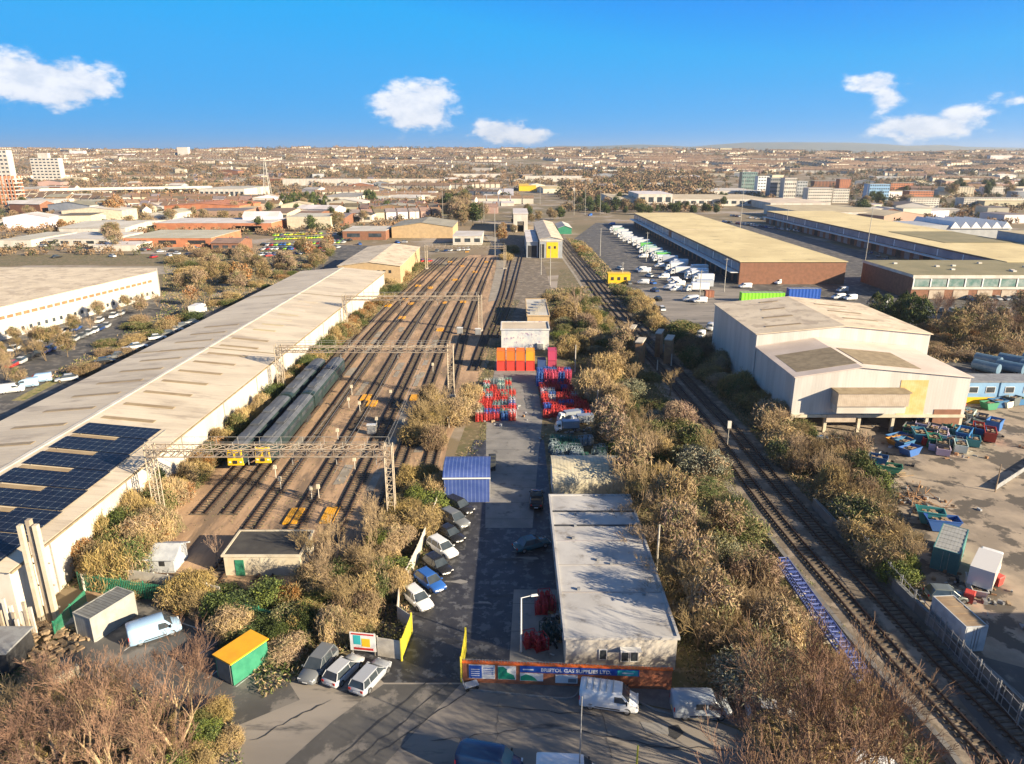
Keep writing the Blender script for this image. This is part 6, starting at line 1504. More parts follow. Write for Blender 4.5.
# pylon
a = P(268, 197); hh = zat(a.y, 158); t = thing('steel_pylon', 'tall steel lattice pylon on the left distance', 'pylon', (a.x, a.y, 0)); mb = MB()
c = lambda k, z: Vector(((1 if k in (0, 1) else -1)*(3.6*(1-z/hh)+.5), (1 if k in (1, 2) else -1)*(3.6*(1-z/hh)+.5), z))
for k in range(4):
    mb.tube(c(k, 0), c(k, hh), .28, .2, 4)
    for j in range(9): mb.tube(c(k, hh*j/9), c((k+1) % 4, hh*(j+1)/9), .12, .12, 3); mb.tube(c((k+1) % 4, hh*j/9), c(k, hh*(j+1)/9), .12, .12, 3)
mb.build('lattice_body', M['galv'], t)
for z in (.68, .8, .92): mb = MB(); lattice(mb, (-8, 0, hh*z), (8, 0, hh*z), .9, 8, .12, .08); mb.build('crossarm', M['galv'], t)
# ---- mid-distance scatter of sheds, each a thing
occ = []
def far_sheds():
    r = random.Random(21); n = 0
    bands = [(0, 320, 205, 230, 22), (280, 480, 205, 222, 14), (0, 470, 187, 204, 34), (470, 740, 178, 200, 14), (850, 1024, 196, 226, 16), (520, 760, 168, 182, 14), (60, 500, 168, 186, 22), (700, 1024, 178, 198, 24)]
    for u0, u1, v0, v1, k in bands:
        for i in range(k):
            u = r.uniform(u0, u1); v = r.uniform(v0, v1); 
            if 380 < u < 520 and v > 188: continue
            if 730 < u < 850 and v > 180: continue
            p = P(u, v); w = r.uniform(14, 50); d = r.uniform(12, 30); h = r.uniform(4, 8)
            wm = r.choice(['house_white', 'house_white', 'brick', 'clad_grey', 'render_cream', 'house_brick']); rm = r.choice(['roof_pale', 'roof_beige', 'roof_grey', 'roof_pale', 'roof_slate'])
            rn = {'roof_pale': 'pale', 'roof_beige': 'beige', 'roof_grey': 'grey', 'roof_slate': 'dark'}[rm]; wn = {'house_white': 'white', 'brick': 'brick', 'clad_grey': 'grey', 'render_cream': 'cream', 'house_brick': 'brown brick'}[wm]
            if r.random() < .5: gable('industrial_shed', f'{wn} pitched shed with a {rn} roof', 'shed', p.x, p.x+w, p.y, p.y+d, h, h+2.5, M[wm], M[rm], axis=r.choice('xy'), base=p.z, auto=True, group='distant industrial sheds', rz=r.uniform(-.35, .35))
            else: flat('industrial_shed', f'{wn} flat-roofed shed with a {rn} roof', 'shed', p.x, p.x+w, p.y, p.y+d, h, M[wm], M[rm], base=p.z, parapet=0, auto=True, group='distant industrial sheds', rz=r.uniform(-.35, .35))
far_sheds()
# ---- houses: the nearest 300 as things, the rest as one far mass
def house_mb(mb, x, y, z, w, d, h, rz, ox=0, oy=0):
    c, s = math.cos(rz), math.sin(rz)
    def T(a, b, e): return (x+a*c-b*s-ox, y+a*s+b*c-oy, z+e)
    e = h+2.6
    mb.add([T(-w/2, -d/2, -2), T(w/2, -d/2, -2), T(w/2, d/2, -2), T(-w/2, d/2, -2), T(-w/2, -d/2, h), T(w/2, -d/2, h), T(w/2, d/2, h), T(-w/2, d/2, h), T(-w/2, 0, e), T(w/2, 0, e)],
           [(0, 1, 5, 4), (1, 2, 6, 9, 5), (2, 3, 7, 6), (3, 0, 4, 8, 7)], 0)
    mb.add([T(-w/2-.3, -d/2-.3, h), T(w/2+.3, -d/2-.3, h), T(w/2+.3, 0, e+.1), T(-w/2-.3, 0, e+.1), T(-w/2-.3, d/2+.3, h), T(w/2+.3, d/2+.3, h)], [(0, 1, 2, 3), (3, 2, 5, 4)], 1)
    k = int(w/7)
    for i in range(k+1): mb.add([T(-w/2+i*w/max(1, k)-.4+(i == 0)*.6-(i == k)*.6, -.4, e-.6)], [], 2) if False else None
HP = {}
def hproto(w, kind):
    key = (w, kind)
    def f():
        t = thing('house', '', 'house'); mb = MB(); house_mb(mb, 0, 0, 0, w, 8, 5.4, 0)
        me = mb.build('house_shell', [M['house_white' if kind % 2 else 'house_brick'], M['roof_tile' if kind < 3 else 'roof_slate']], t); me.name = 'house_shell'
        mb = MB(); mb.box(w/2-1, 0, 7.4, 1.0, .8, 1.8); mb.build('chimney', M['brick'], t)
        return t
    return key, f
rows_ = 0; nh = 0; HS = MB(); rr = random.Random(77)
def hrow(u, v, n, ang, wmod, ind):
    global nh
    p = P(u, v)
    if p.y > 7000: return
    for i in range(n):
        x = p.x+math.cos(ang)*i*(wmod+.0); y = p.y+math.sin(ang)*i*(wmod+.0); z = ground(x, y)
        if ind and nh < 290:
            k = rr.randrange(4); key, f = hproto(wmod-1.5, k); nh += 1
            place(('h',)+key, f, (x, y, z), ang, f"{'white' if k % 2 else 'brown brick'} house with a {'red-brown' if k < 3 else 'slate'} roof", 'houses of the distant suburbs', auto=True)
        else: house_mb(HS, x, y, z, wmod-1.5, 8, 5.4, ang); HS.m[-6:] = HS.m[-6:]
for i in range(26):   # nearer streets, individually
    u, v = [(rr.uniform(0, 160), rr.uniform(196, 216)), (rr.uniform(250, 400), rr.uniform(206, 222)), (rr.uniform(860, 1024), rr.uniform(176, 192)), (rr.uniform(690, 1024), rr.uniform(169, 180)), (rr.uniform(130, 330), rr.uniform(176, 186))][i % 5]
    hrow(u, v, rr.randint(6, 13), rr.uniform(-.5, .5), rr.choice([9, 13]), True)
zones_h = [(0, 1024, 149.0, 160, 330), (600, 1024, 158, 173, 230), (60, 480, 158, 170, 100), (260, 480, 186, 205, 16), (0, 200, 186, 212, 14), (540, 700, 156, 170, 36), (240, 420, 150, 156, 20), (880, 1024, 168, 182, 24), (0, 130, 165, 180, 20)]
for u0, u1, v0, v1, n in zones_h:
    for i in range(n):
        a_ = rr.uniform(-.35, .35) if rr.random() < .6 else rr.uniform(-1.4, 1.4)
        hrow(rr.uniform(u0, u1), rr.uniform(v0, v1), rr.randint(3, 11), a_, rr.choice([8, 9, 12]), False)
o = HS.build('distant_houses', [M['house_white'], M['roof_tile'], M['brick']]); tag(o, 'mass of tiny pale houses covering the far hillsides', 'houses'); o['kind'] = 'stuff'
# small blocks of flats on the far skyline
for i, (u, v, h, w) in enumerate([(178, 156, 24, 30), (70, 156, 14, 40), (118, 158, 10, 40), (990, 160, 12, 60), (640, 154, 10, 40), (720, 152, 12, 40)]):
    p = P(u, v); flat('far_block', 'tiny pale block on the far skyline', 'flats', p.x, p.x+w, p.y, p.y+16, h, M['house_white'], M['roof_pale'], base=p.z, parapet=0, auto=True, group='far skyline blocks')
# ================================================================ VEGETATION
Z = zone
# thicket between yard and main line
r0 = random.Random(404)
thick = [(556, 300), (600, 325), (640, 345), (652, 372), (700, 432), (752, 512), (800, 570), (850, 640), (800, 690), (720, 702), (688, 686), (668, 620), (632, 500), (602, 448), (592, 395), (560, 350)]
Z(thick, 27, [('tan', 4), ('gold', 2.6), ('olive', 2.2), ('brown', 2.4), ('sage', .8)], (1.9, 3.1), (4.0, 6.4), .95, 31, group='scrub bushes between the yard and the main line')
Z(thick, 62, [('olive', 3.4), ('green', 3.6), ('sage', 1.5), ('brown', 1), ('bright', .3)], (1.5, 2.4), (1.6, 3.0), .55, 30, group='scrub bushes between the yard and the main line')
Z([(600, 325), (640, 345), (700, 432), (752, 512), (790, 560), (700, 640), (640, 560), (604, 448)], 15, [('twiggy', 4), ('mid', 1)], (1.5, 2.5), (6, 8), 1.1, 5, tree, 'trees between the yard and the main line')
for u, v, r_s in [(690, 640, 2.6), (722, 655, 2.8), (755, 640, 2.4), (705, 672, 2.2), (742, 676, 2.3), (668, 640, 2.0), (775, 664, 2.2), (660, 598, 2.1)]:
    p = P(u, v+14); bush('sage', p.x, p.y, r_s, r_s*1.7, group='scrub bushes between the yard and the main line')
undergrowth(thick, 28, .055, .8, 3, tone=1)
Z([(690, 690), (640, 560), (615, 470), (606, 440), (640, 440), (680, 560), (730, 690)], 12, [('twiggy', 3), ('mid', 1)], (1.5, 2.5), (6, 8.5), 1.2, 6, tree, 'trees between the yard and the main line')
for i in range(46):
    k = r0.random(); a = P(612+k*150, 430+k*240); tree('twiggy', a.x+r0.uniform(-6, 4.5)-2, a.y+r0.uniform(-3, 3), r0.uniform(3.4, 5.8), r0.uniform(1.0, 1.3), group='small bare trees in the thicket') if a.x > 19.5 else None
for i in range(20):
    k = r0.random(); a = P(715+k*190, 360+k*215); tree('twiggy', a.x+r0.uniform(.5, 3.5), a.y, r0.uniform(3.2, 5.0), r0.uniform(1.0, 1.3), group='small bare trees on the bank')
# east embankment
east = [(640, 320), (690, 330), (716, 345), (790, 424), (850, 452), (885, 490), (905, 520), (930, 596), (905, 610), (850, 545), (800, 492), (745, 425), (705, 385), (672, 352)]
Z(east, 40, [('tan', 4), ('olive', 3.5), ('gold', 2), ('green', .9), ('brown', 2), ('rust', .2)], (1.7, 3.1), (3.0, 5.8), .6, 33, group='scrub bushes on the bank by the scrap yard')
undergrowth(east, 22, .08, .8, 4)
Z([(860, 545), (905, 560), (925, 590), (905, 606)], 5, [('bright', 3), ('green', 1)], (1.2, 1.8), (2, 3), .6, 35, group='scrub bushes on the bank by the scrap yard')
Z([(738, 395), (760, 400), (800, 450), (850, 500), (830, 505), (780, 455)], 9, [('twiggy', 1)], (1, 1.6), (4.5, 6.5), .9, 36, tree, 'trees on the bank by the scrap yard')
# strip left of the yard
Z([(432, 395), (474, 395), (468, 455), (440, 470), (408, 462)], 9, [('gold', 3), ('tan', 3), ('brown', 2)], (1.6, 2.6), (3.4, 5.4), .6, 41, group='bushes on the left edge of the yard'); 
Z([(420, 420), (462, 400), (450, 450), (415, 455)], 4, [('twiggy', 1)], (1.4, 2), (6, 7.5), 1.0, 42, tree, 'trees on the left edge of the yard')
Z([(412, 478), (436, 478), (440, 500), (428, 530), (412, 560), (396, 600), (372, 610), (372, 560), (398, 520)], 20, [('gold', 4), ('tan', 4), ('bright', .8), ('olive', 1)], (1.1, 2.0), (2.2, 4.0), .6, 43, group='bushes behind the diagonal cars')
Z([(306, 585), (372, 560), (372, 620), (345, 652), (306, 645)], 15, [('tan', 4), ('gold', 1.5), ('brown', 3), ('olive', 1)], (1.2, 2.0), (2.2, 4.0), .6, 44, group='bushes behind the company board')
Z([(300, 570), (380, 530), (390, 590), (330, 640)], 9, [('twiggy', 1)], (1.2, 1.8), (5, 7), .9, 45, tree, 'trees behind the company board')
Z([(212, 608), (300, 606), (306, 645), (262, 692), (240, 660), (205, 622)], 19, [('green', 4), ('olive', 3.4), ('tan', 1.5), ('rust', .6)], (1.1, 1.9), (1.7, 3.2), .55, 46, group='green bushes behind the amber shelter')
undergrowth([(170, 600), (300, 590), (400, 560), (425, 480), (442, 500), (405, 640), (345, 655), (262, 700), (240, 650)], 30, .07, .7, 6)
for u, v, k, r_, h_ in [(190, 600, 'gold', 2.0, 3.2), (202, 608, 'tan', 1.6, 2.8), (180, 604, 'gold', 1.4, 2.2), (222, 604, 'green', 1.6, 2.2)]: p = P(u, v); bush(k, p.x, p.y, r_, h_, group='bushes beside the board fence')
p = P(219, 568); tree('pale', p.x, p.y, 5.5, 1.0)
# along the solar warehouse
Z([(66, 585), (92, 520), (150, 455), (168, 470), (140, 540), (100, 580)], 26, [('olive', 3), ('rust', 1.5), ('tan', 3), ('green', 1.5), ('gold', 1.5)], (1.4, 2.3), (3.6, 5.8), .55, 47, group='bushes along the solar warehouse wall')
Z([(150, 480), (172, 440), (250, 385), (300, 355), (312, 362), (240, 430), (190, 500), (160, 512)], 30, [('olive', 4), ('green', 2), ('gold', 2), ('rust', 1.4)], (1.2, 2.0), (1.8, 3.4), .6, 48, group='bushes along the solar warehouse wall')
Z([(318, 350), (352, 318), (392, 286), (420, 262), (428, 262), (372, 318), (330, 352)], 20, [('olive', 3), ('rust', 1.6), ('green', 1), ('tan', 3)], (1.4, 2.4), (2.2, 4.4), .6, 49, group='bushes beyond the trains')
r_ = random.Random(91)
for i in range(44):
    y = 84+i*2.7; bush(r_.choice(['olive', 'olive', 'tan', 'gold', 'green', 'rust']), -46.6+r_.uniform(-.4, .5)+(y-80)*.022, y, r_.uniform(1.1, 1.7), r_.uniform(2.6, 5.0), group='bushes along the solar warehouse wall')
for i in range(16): bush(r_.choice(['olive', 'green', 'tan', 'gold', 'rust']), r_.uniform(-47, -42.4), r_.uniform(68, 81.5), r_.uniform(1.5, 2.2), r_.uniform(3.6, 5.4), group='bushes along the solar warehouse wall')
for i in range(8): tree('big', r_.uniform(12, 26), r_.uniform(25, 33), r_.uniform(11, 13), 1.1, group='large bare trees at the lower right')
for i in range(3): tree('mid', 26+i*5, r_.uniform(24, 31), 8.5, 1.0, group='large bare trees at the lower right')
for i in range(4): tree('mid', r_.uniform(18.5, 20.5), 58+i*7, r_.uniform(7.5, 9), .8, group='trees between the yard and the main line')
for i in range(5): tree('twiggy', r_.uniform(17.5, 20), 58+i*6.5+r_.uniform(-1, 1), r_.uniform(7, 9), 1.0, group='trees between the yard and the main line')
undergrowth([(60, 590), (150, 460), (310, 350), (425, 258), (432, 262), (330, 358), (180, 500), (150, 522), (100, 585)], 22, .08, .7, 7)
Z([(120, 585), (170, 590), (230, 606), (280, 625), (270, 634), (170, 606), (110, 594)], 9, [('tan', 2), ('rust', 2), ('brown', 2)], (.8, 1.3), (1.2, 2.2), .6, 50, group='bushes by the green railing')
# big bare trees bottom left and right
for u, v, h_, w_, k in [(60, 770, 9.5, 1.1, 'big'), (118, 790, 11, 1.15, 'big'), (176, 750, 10, 1.05, 'big'), (20, 800, 9, 1.2, 'big'), (150, 810, 9, 1.1, 'big'), (92, 735, 7.5, 1.0, 'twiggy'), (30, 745, 7, 1.1, 'twiggy')]:
    p = P(u, v); tree(k, p.x, p.y, h_, w_, group='large bare trees at the lower left')
for u, v, h_, w_ in [(815, 800, 14.5, 1.1), (782, 800, 12, 1.0), (862, 810, 13, 1.0), (845, 750, 11.5, 1.05), (790, 745, 10, 1.1)]:
    p = P(u, v); tree('big', p.x, p.y, h_, w_, group='large bare trees at the lower right')
Z([(170, 715), (232, 712), (240, 764), (215, 800), (160, 790)], 9, [('bright', 2), ('olive', 2), ('tan', 1)], (.8, 1.3), (1.1, 2.0), .6, 51, group='low shrubs at the lower left')
Z([(0, 690), (70, 680), (160, 720), (150, 800), (0, 820)], 20, [('brown', 4), ('tan', 3), ('olive', 1)], (1.0, 1.7), (1.2, 2.6), .6, 52, group='low shrubs at the lower left')
Z([(740, 700), (850, 690), (900, 740), (930, 800), (760, 800)], 16, [('brown', 4), ('tan', 2), ('olive', 2)], (1.0, 1.7), (1.2, 2.4), .6, 53, group='low shrubs at the lower right')
undergrowth([(-40, 660), (60, 672), (170, 700), (235, 715), (250, 800), (-60, 840)], 34, .06, .6, 8); undergrowth([(730, 700), (860, 660), (960, 800), (960, 850), (770, 850)], 34, .06, .6, 9, tone=1)
Z([(650, 690), (716, 702), (712, 694), (664, 680)], 6, [('bright', 2), ('olive', 1)], (.8, 1.2), (1.2, 2.0), .6, 54, group='shrubs at the end of the brick wall')
# middle corridor
Z([(545, 290), (600, 292), (610, 322), (560, 345), (545, 330)], 12, [('olive', 3), ('tan', 3), ('green', 2)], (1.5, 2.4), (2.4, 4.4), .6, 55, group='bushes behind the gas cages')
p = P(576, 322); tree('pale', p.x, p.y, 11, .9, 'tall pale-trunked birch behind the gas cages'); p = P(570, 318); tree('twiggy', p.x, p.y, 8, .9)
Z([(612, 285), (640, 290), (668, 325), (650, 335), (620, 305)], 13, [('gold', 3), ('tan', 3), ('olive', 2)], (1.8, 2.8), (2.6, 4.6), .6, 56, group='bushes by the yellow hut')
Z([(568, 240), (582, 245), (605, 275), (598, 283), (580, 262)], 10, [('gold', 2), ('olive', 2), ('rust', 1)], (1.4, 2.2), (1.8, 3.2), .6, 57, group='bushes beside the train shed')
Z([(500, 240), (512, 238), (516, 255), (505, 262)], 6, [('gold', 2), ('olive', 2)], (1.8, 2.8), (2.4, 4), .6, 58, group='bushes beside the train shed')
undergrowth([(545, 290), (612, 285), (640, 290), (668, 330), (600, 325), (556, 350)], 10, .1, .7, 10)
undergrowth([(566, 238), (584, 242), (640, 300), (620, 300), (585, 262)], 6, .14, .7, 11)
# right side
for u, v in [(874, 318), (884, 322), (896, 326), (908, 328), (918, 330), (902, 318)]: p = P(u, v); tree('ever', p.x, p.y, rnd(8, 10.5), 1.1, group='evergreens beside the tall white shed')
Z([(930, 352), (925, 318), (1030, 318), (1030, 352)], 14, [('mid', 4), ('big', 2)], (3, 4), (7, 9.5), .9, 59, tree, 'bare trees before the olive-roofed office')
Z([(930, 362), (925, 330), (1030, 330), (1030, 358)], 16, [('brown', 4), ('rust', 1)], (1.6, 2.6), (2, 3.4), .6, 60, group='brown shrubs behind the blue cabins')
undergrowth([(925, 320), (1035, 320), (1035, 360), (930, 364)], 9, .13, .8, 12, tone=0)
# left lots and embankments
Z([(60, 372), (120, 330), (230, 300), (300, 262), (330, 250), (330, 262), (250, 300), (200, 320), (90, 380)], 30, [('rust', 1), ('tan', 3), ('olive', 2.6), ('green', 1), ('brown', 2)], (1.6, 2.6), (1.8, 3.8), .6, 61, group='bushes along the street left of the warehouse')
Z([(170, 300), (230, 262), (330, 250), (330, 268), (240, 300), (190, 316)], 36, [('mid', 4), ('midrust', 2), ('twiggy', 1)], (2, 3), (6, 9.5), .8, 62, tree, 'trees between the left car parks')
Z([(0, 400), (0, 345), (60, 330), (100, 340), (40, 395)], 9, [('mid', 3), ('twiggy', 2)], (2, 3), (4.5, 6.5), .9, 63, tree, 'small trees in the left car park')
Z([(0, 358), (150, 300), (170, 296), (165, 306), (0, 372)], 14, [('mid', 2), ('twiggy', 2)], (2, 3), (4, 6), .9, 64, tree, 'small trees in the left car park')
Z([(165, 262), (240, 246), (300, 262), (240, 290), (175, 292)], 18, [('brown', 3), ('tan', 3), ('olive', 1)], (2.4, 3.8), (2.5, 4.5), .6, 65, group='bushes behind the far-left warehouse')
undergrowth([(165, 258), (330, 246), (300, 285), (190, 318), (60, 384), (40, 380), (160, 312)], 2.2, .13, .35, 13)
# mid-distance tree belts, individually
def belt(u0, u1, v0, v1, n, kinds, h, seed, where):
    r = random.Random(seed)
    for i in range(n):
        p = P(r.uniform(u0, u1), r.uniform(v0, v1)); k = r.choices([a for a, b in kinds], [b for a, b in kinds])[0]
        tree(k, p.x, p.y, r.uniform(*h), r.uniform(.9, 1.3), group='trees '+where)
belt(282, 326, 204, 208, 12, [('ever', 1)], (11, 15), 1, 'in the evergreen row'); belt(358, 374, 203, 206, 4, [('ever', 1)], (13, 18), 2, 'in the evergreen row'); belt(386, 394, 212, 214, 2, [('dark', 1)], (9, 11), 3, 'near the green store')
belt(448, 484, 205, 228, 22, [('mid', 5), ('dark', 1)], (10, 17), 4, 'left of the carriage sheds'); belt(576, 640, 200, 214, 18, [('mid', 3), ('dark', 2)], (7, 12), 5, 'beyond the distribution yard')
belt(590, 720, 210, 215, 30, [('dark', 3), ('ever', 2)], (6, 9), 6, 'in the hedge behind the depot'); belt(720, 735, 200, 210, 4, [('dark', 1)], (8, 10), 7, 'in the hedge behind the depot')
belt(105, 140, 214, 220, 5, [('midrust', 1)], (12, 16), 8, 'left of the orange sheds'); belt(110, 122, 236, 252, 4, [('mid', 1)], (8, 12), 9, 'left of the orange sheds'); belt(0, 250, 205, 232, 26, [('mid', 4), ('dark', 1), ('midrust', 1)], (7, 11), 10, 'among the left sheds')
belt(250, 470, 206, 232, 22, [('mid', 4), ('dark', 2)], (6, 11), 11, 'among the middle sheds'); belt(860, 910, 190, 226, 12, [('mid', 2), ('dark', 2)], (8, 13), 12, 'beyond the long depot'); belt(940, 1024, 186, 200, 14, [('dark', 3), ('mid', 1)], (10, 17), 13, 'beyond the long depot')
belt(512, 560, 215, 226, 10, [('mid', 2), ('dark', 2)], (6, 10), 14, 'around the portal shed'); belt(500, 515, 225, 245, 6, [('mid', 1), ('midrust', 1)], (5, 8), 15, 'around the portal shed')
# ---- far woods: one mass
def woods():
    r = np.random.default_rng(5); pr = random.Random(5); Q = []; Mi = []
    bl = [(250, 700, 166, 186, 1500, 10, 0), (0, 260, 160, 186, 800, 10, 0), (560, 712, 172, 198, 700, 12, 0), (0, 1024, 148, 160, 4200, 12, 0), (600, 1024, 158, 176, 1300, 9, 1), (80, 250, 186, 200, 200, 10, 0), (100, 200, 163, 172, 500, 10, 0),
          (260, 520, 186, 200, 160, 8, 0), (850, 1024, 176, 192, 260, 9, 1), (-10, 480, 184, 206, 900, 7, 0), (-20, 450, 204, 236, 900, 5, 0), (0, 240, 232, 256, 150, 4, 0), (850, 1024, 190, 226, 260, 6, 1), (560, 720, 196, 212, 240, 6, 1), (700, 1024, 176, 200, 260, 8, 1), (240, 500, 152, 168, 900, 8, 0)]
    for u0, u1, v0, v1, n, h, g in bl:
        for i in range(n):
            p = P(pr.uniform(u0, u1), pr.uniform(v0, v1))
            if p.y > 6500: continue
            if 1 < 0: continue
            k = 56 if p.y < 1800 else 26; R = h*pr.uniform(.4, .75); 
            c = r.normal(size=(k, 3)); c /= np.linalg.norm(c, axis=1)[:, None]; c *= (R*r.uniform(.5, 1, k))[:, None]; c[:, 2] = np.abs(c[:, 2])*1.2
            c += np.array([p.x, p.y, p.z+.5])
            Q.append(blades(c, R*.15, 1.5, .4, int(r.integers(1e9)), .1)); Mi.append(np.full(k, 1 if pr.random() < (.18 if not g else .4) else 0))
    o = np_mesh('far_woodland', np.concatenate(Q), 4, np.concatenate(Mi), [M['far_wood'], M['far_wood2']]); tag(o, 'brown winter woodland and garden trees over the far hills', 'woodland'); o['kind'] = 'stuff'
woods()
undergrowth([(175, 530), (400, 530), (455, 400), (500, 262), (430, 262), (300, 370), (235, 440)], 1.6, .05, .3, 15)
undergrowth([(425, 480), (480, 440), (478, 360), (500, 300), (520, 300), (495, 360), (486, 440), (440, 500)], 9, .06, .4, 16)
realize_bushes()
o = np_mesh('undergrowth', np.concatenate([q for q, m in UG]), 4, np.concatenate([m for q, m in UG]), [M['twig_tan'], M['leaf_olive'], M['leaf_green']]); tag(o, 'low brambles and dead grass covering the railway banks', 'undergrowth'); o['kind'] = 'stuff'

r_ = random.Random(123)
for i in range(70):      # cars dotted about the left estates
    p = P(r_.uniform(40, 440), r_.uniform(216, 258)); c, n_ = r_.choice(CARCOL)
    if p.x > -40: continue
    car('far', 0, 0, r_.uniform(0, 180), c, f'{n_} car on the estate roads', 'cars on the estate roads', auto=True, at=(p.x, p.y))

mb = MB(); r_ = random.Random(9)
spots = [(P(940, 440), 9, 7, 150), (P(850, 458), 7, 5, 90), (P(905, 500), 5, 5, 60), (P(960, 600), 6, 6, 60), (Vector((-2, 124, 0)), 4, 8, 50), (Vector((10.5, 116, 0)), 5, 10, 60), (Vector((4, 60, 0)), 1.2, 5, 30)]
for c_, sx, sy, n in spots:
    for i in range(n): mb.box(c_.x+r_.gauss(0, sx*.5), c_.y+r_.gauss(0, sy*.5), .03, r_.uniform(.1, .8), r_.uniform(.1, .5), r_.uniform(.05, .4), m=r_.randrange(6), rz=r_.random()*3)
o = mb.build('scrap_litter', [M['wood'], M['grey_paint'], M['container_side'], M['dark'], M['pier_brown'], M['tarp']]); o['kind'] = 'stuff'; tag(o, 'loose scrap, boards and litter lying about the yards', 'litter')
r_ = random.Random(10)
for i in range(26):
    x = r_.choice([-35.3, -30.4, -25.1, -19.8, -14.8])+r_.uniform(-.3, .3); y = r_.uniform(78, 190); w_ = r_.uniform(.5, .9); l_ = r_.uniform(2, 7)
    sheet('patch', None, .05+i*.0004, M['path'], world=[(x-w_, y), (x+w_*.9, y+r_.uniform(-.4, .4)), (x+w_, y+l_), (x-w_*.7, y+l_+r_.uniform(-.5, .5))])
# ================================================================ LABELS: each auto label gets a landmark and, where needed, a rank
LM = [("the solar-panelled warehouse", 100, 430), ("the blue corrugated shed", 465, 475), ("the white flat roof", 610, 570), ("the round-roofed cream shed", 588, 475), ("the column shed", 860, 400), ("the tall white shed", 780, 320),
      ("the brick sign wall", 565, 668), ("the orange-roofed shelter", 235, 650), ("the nearest lattice gantry", 270, 448), ("the second gantry", 370, 345), ("the two trains", 300, 400), ("the red gas cages", 566, 400), ("the left gas cages", 500, 395),
      ("the graffitied store", 525, 335), ("the yellow-doored train shed", 545, 240), ("the brick-ended depot", 740, 250), ("the olive-roofed office", 940, 278), ("the scrap yard skips", 940, 435), ("the teal container", 958, 550),
      ("the far-left white warehouse", 80, 300), ("the hip-roofed rail depot", 375, 258), ("the car breaker yard", 300, 245), ("the front orange brick shed", 168, 240), ("the slab tower block", 48, 168), ("the green-fronted store", 424, 213),
      ("the white flats", 830, 193), ("the saw-toothed roofs", 945, 222), ("the steel pylon", 268, 178), ("the elevated road", 110, 192), ("the yellow hut", 619, 277), ("the grey container", 112, 613), ("the blue girder", 820, 620),
      ("the diagonal cars", 440, 560), ("the yellow yard gate", 405, 640), ("the brown piers", 655, 350), ("the relay building", 262, 550), ("the pale hut", 155, 558), ("the vent ducts", 32, 550), ("the lime trailer", 760, 296),
      ("the white hall", 655, 199), ("the portal shed", 518, 220), ("the evergreen row", 305, 200), ("the carriage sheds", 495, 195), ("the long depot", 900, 235), ("the pale handrail fence", 990, 700), ("the blue cabins", 990, 390),
      ("the blue store", 212, 238), ("the flyover's right end", 195, 192), ("the white office range", 400, 197), ("the yellow shed", 527, 188), ("the white box shed", 468, 240), ("the grey pitched shed", 422, 230),
      ("the silver camper van", 700, 700), ("the white office block", 222, 192), ("the far skyline blocks", 178, 156), ("the long white block", 990, 203), ("the orange flats", 920, 197), ("the third gantry", 425, 292), ("the grey hall", 990, 232)]
ORD = ['', 'second', 'third', 'fourth', 'fifth', 'sixth', 'seventh', 'eighth', 'ninth', 'tenth', 'eleventh', 'twelfth', '13th', '14th', '15th', '16th', '17th', '18th', '19th', '20th']
def finish_labels():
    bpy.context.view_layer.update(); groups = {}
    for o, auto in LABELQ:
        try: loc = o.matrix_world.translation
        except ReferenceError: continue
        if o.type == 'MESH' and o.data.vertices and loc.length < 1e-3: loc = o.data.vertices[0].co
        u, v = proj(loc); s = o['label']
        if auto:
            best = min(LM, key=lambda l: (l[1]-u)**2+2.5*(l[2]-v)**2)
            du, dv = u-best[1], v-best[2]
            rel = ('left of' if du < 0 else 'right of') if abs(du) > 1.4*abs(dv) else ('beyond' if dv < 0 else 'in front of')
            s = f'{s} {rel} {best[0]}'
        o['label'] = s; groups.setdefault(s, []).append((u, v, o))
    for s, l in groups.items():
        if len(l) > 1:
            if max(a[0] for a in l)-min(a[0] for a in l) > max(a[1] for a in l)-min(a[1] for a in l):
                l.sort(key=lambda a: a[0]); e = 'from the left'; f = 'leftmost'
            else: l.sort(key=lambda a: -a[1]); e = 'from the front'; f = 'nearest'
            for i, (u, v, o) in enumerate(l):
                w = f if i == 0 else ((ORD[i] if i < len(ORD) else str(i+1)+'th')+' '+e)
                o['label'] = f'{s}, {w}'
    for o, a in LABELQ:
        try:
            w = o['label'].split()
            if len(w) > 16:
                o['label'] = ' '.join([q for q in w if q not in ('the', 'a', 'an')][:16])
        except ReferenceError: pass
finish_labels()
# ================================================================ SKY, SUN, CAMERA
SUN_DIR = Vector((.885, -.465, 0)).normalized(); SUN_EL = math.radians(20)
w = bpy.data.worlds.new('World'); sc.world = w; w.use_nodes = True; nt = w.node_tree; g = G(nt)
bg = nt.nodes['Background']; sky = g.n('ShaderNodeTexSky'); sky.sky_type = 'NISHITA'; sky.sun_disc = False
sky.sun_elevation = SUN_EL; sky.sun_rotation = math.atan2(SUN_DIR.x, SUN_DIR.y); sky.altitude = 60; sky.air_density = 1.0; sky.dust_density = .6; sky.ozone_density = 2.5
hs = g.n('ShaderNodeHueSaturation'); hs.inputs['Saturation'].default_value = 1.25; hs.inputs['Value'].default_value = 1.0
nt.links.new(sky.outputs[0], hs.inputs['Color'])
tc = g.n('ShaderNodeTexCoord'); sp = g.n('ShaderNodeSeparateXYZ'); nt.links.new(tc.outputs['Generated'], sp.inputs[0])
az = g.math('ARCTAN2', sp.outputs[0], sp.outputs[1]); el = g.math('ARCSINE', sp.outputs[2])
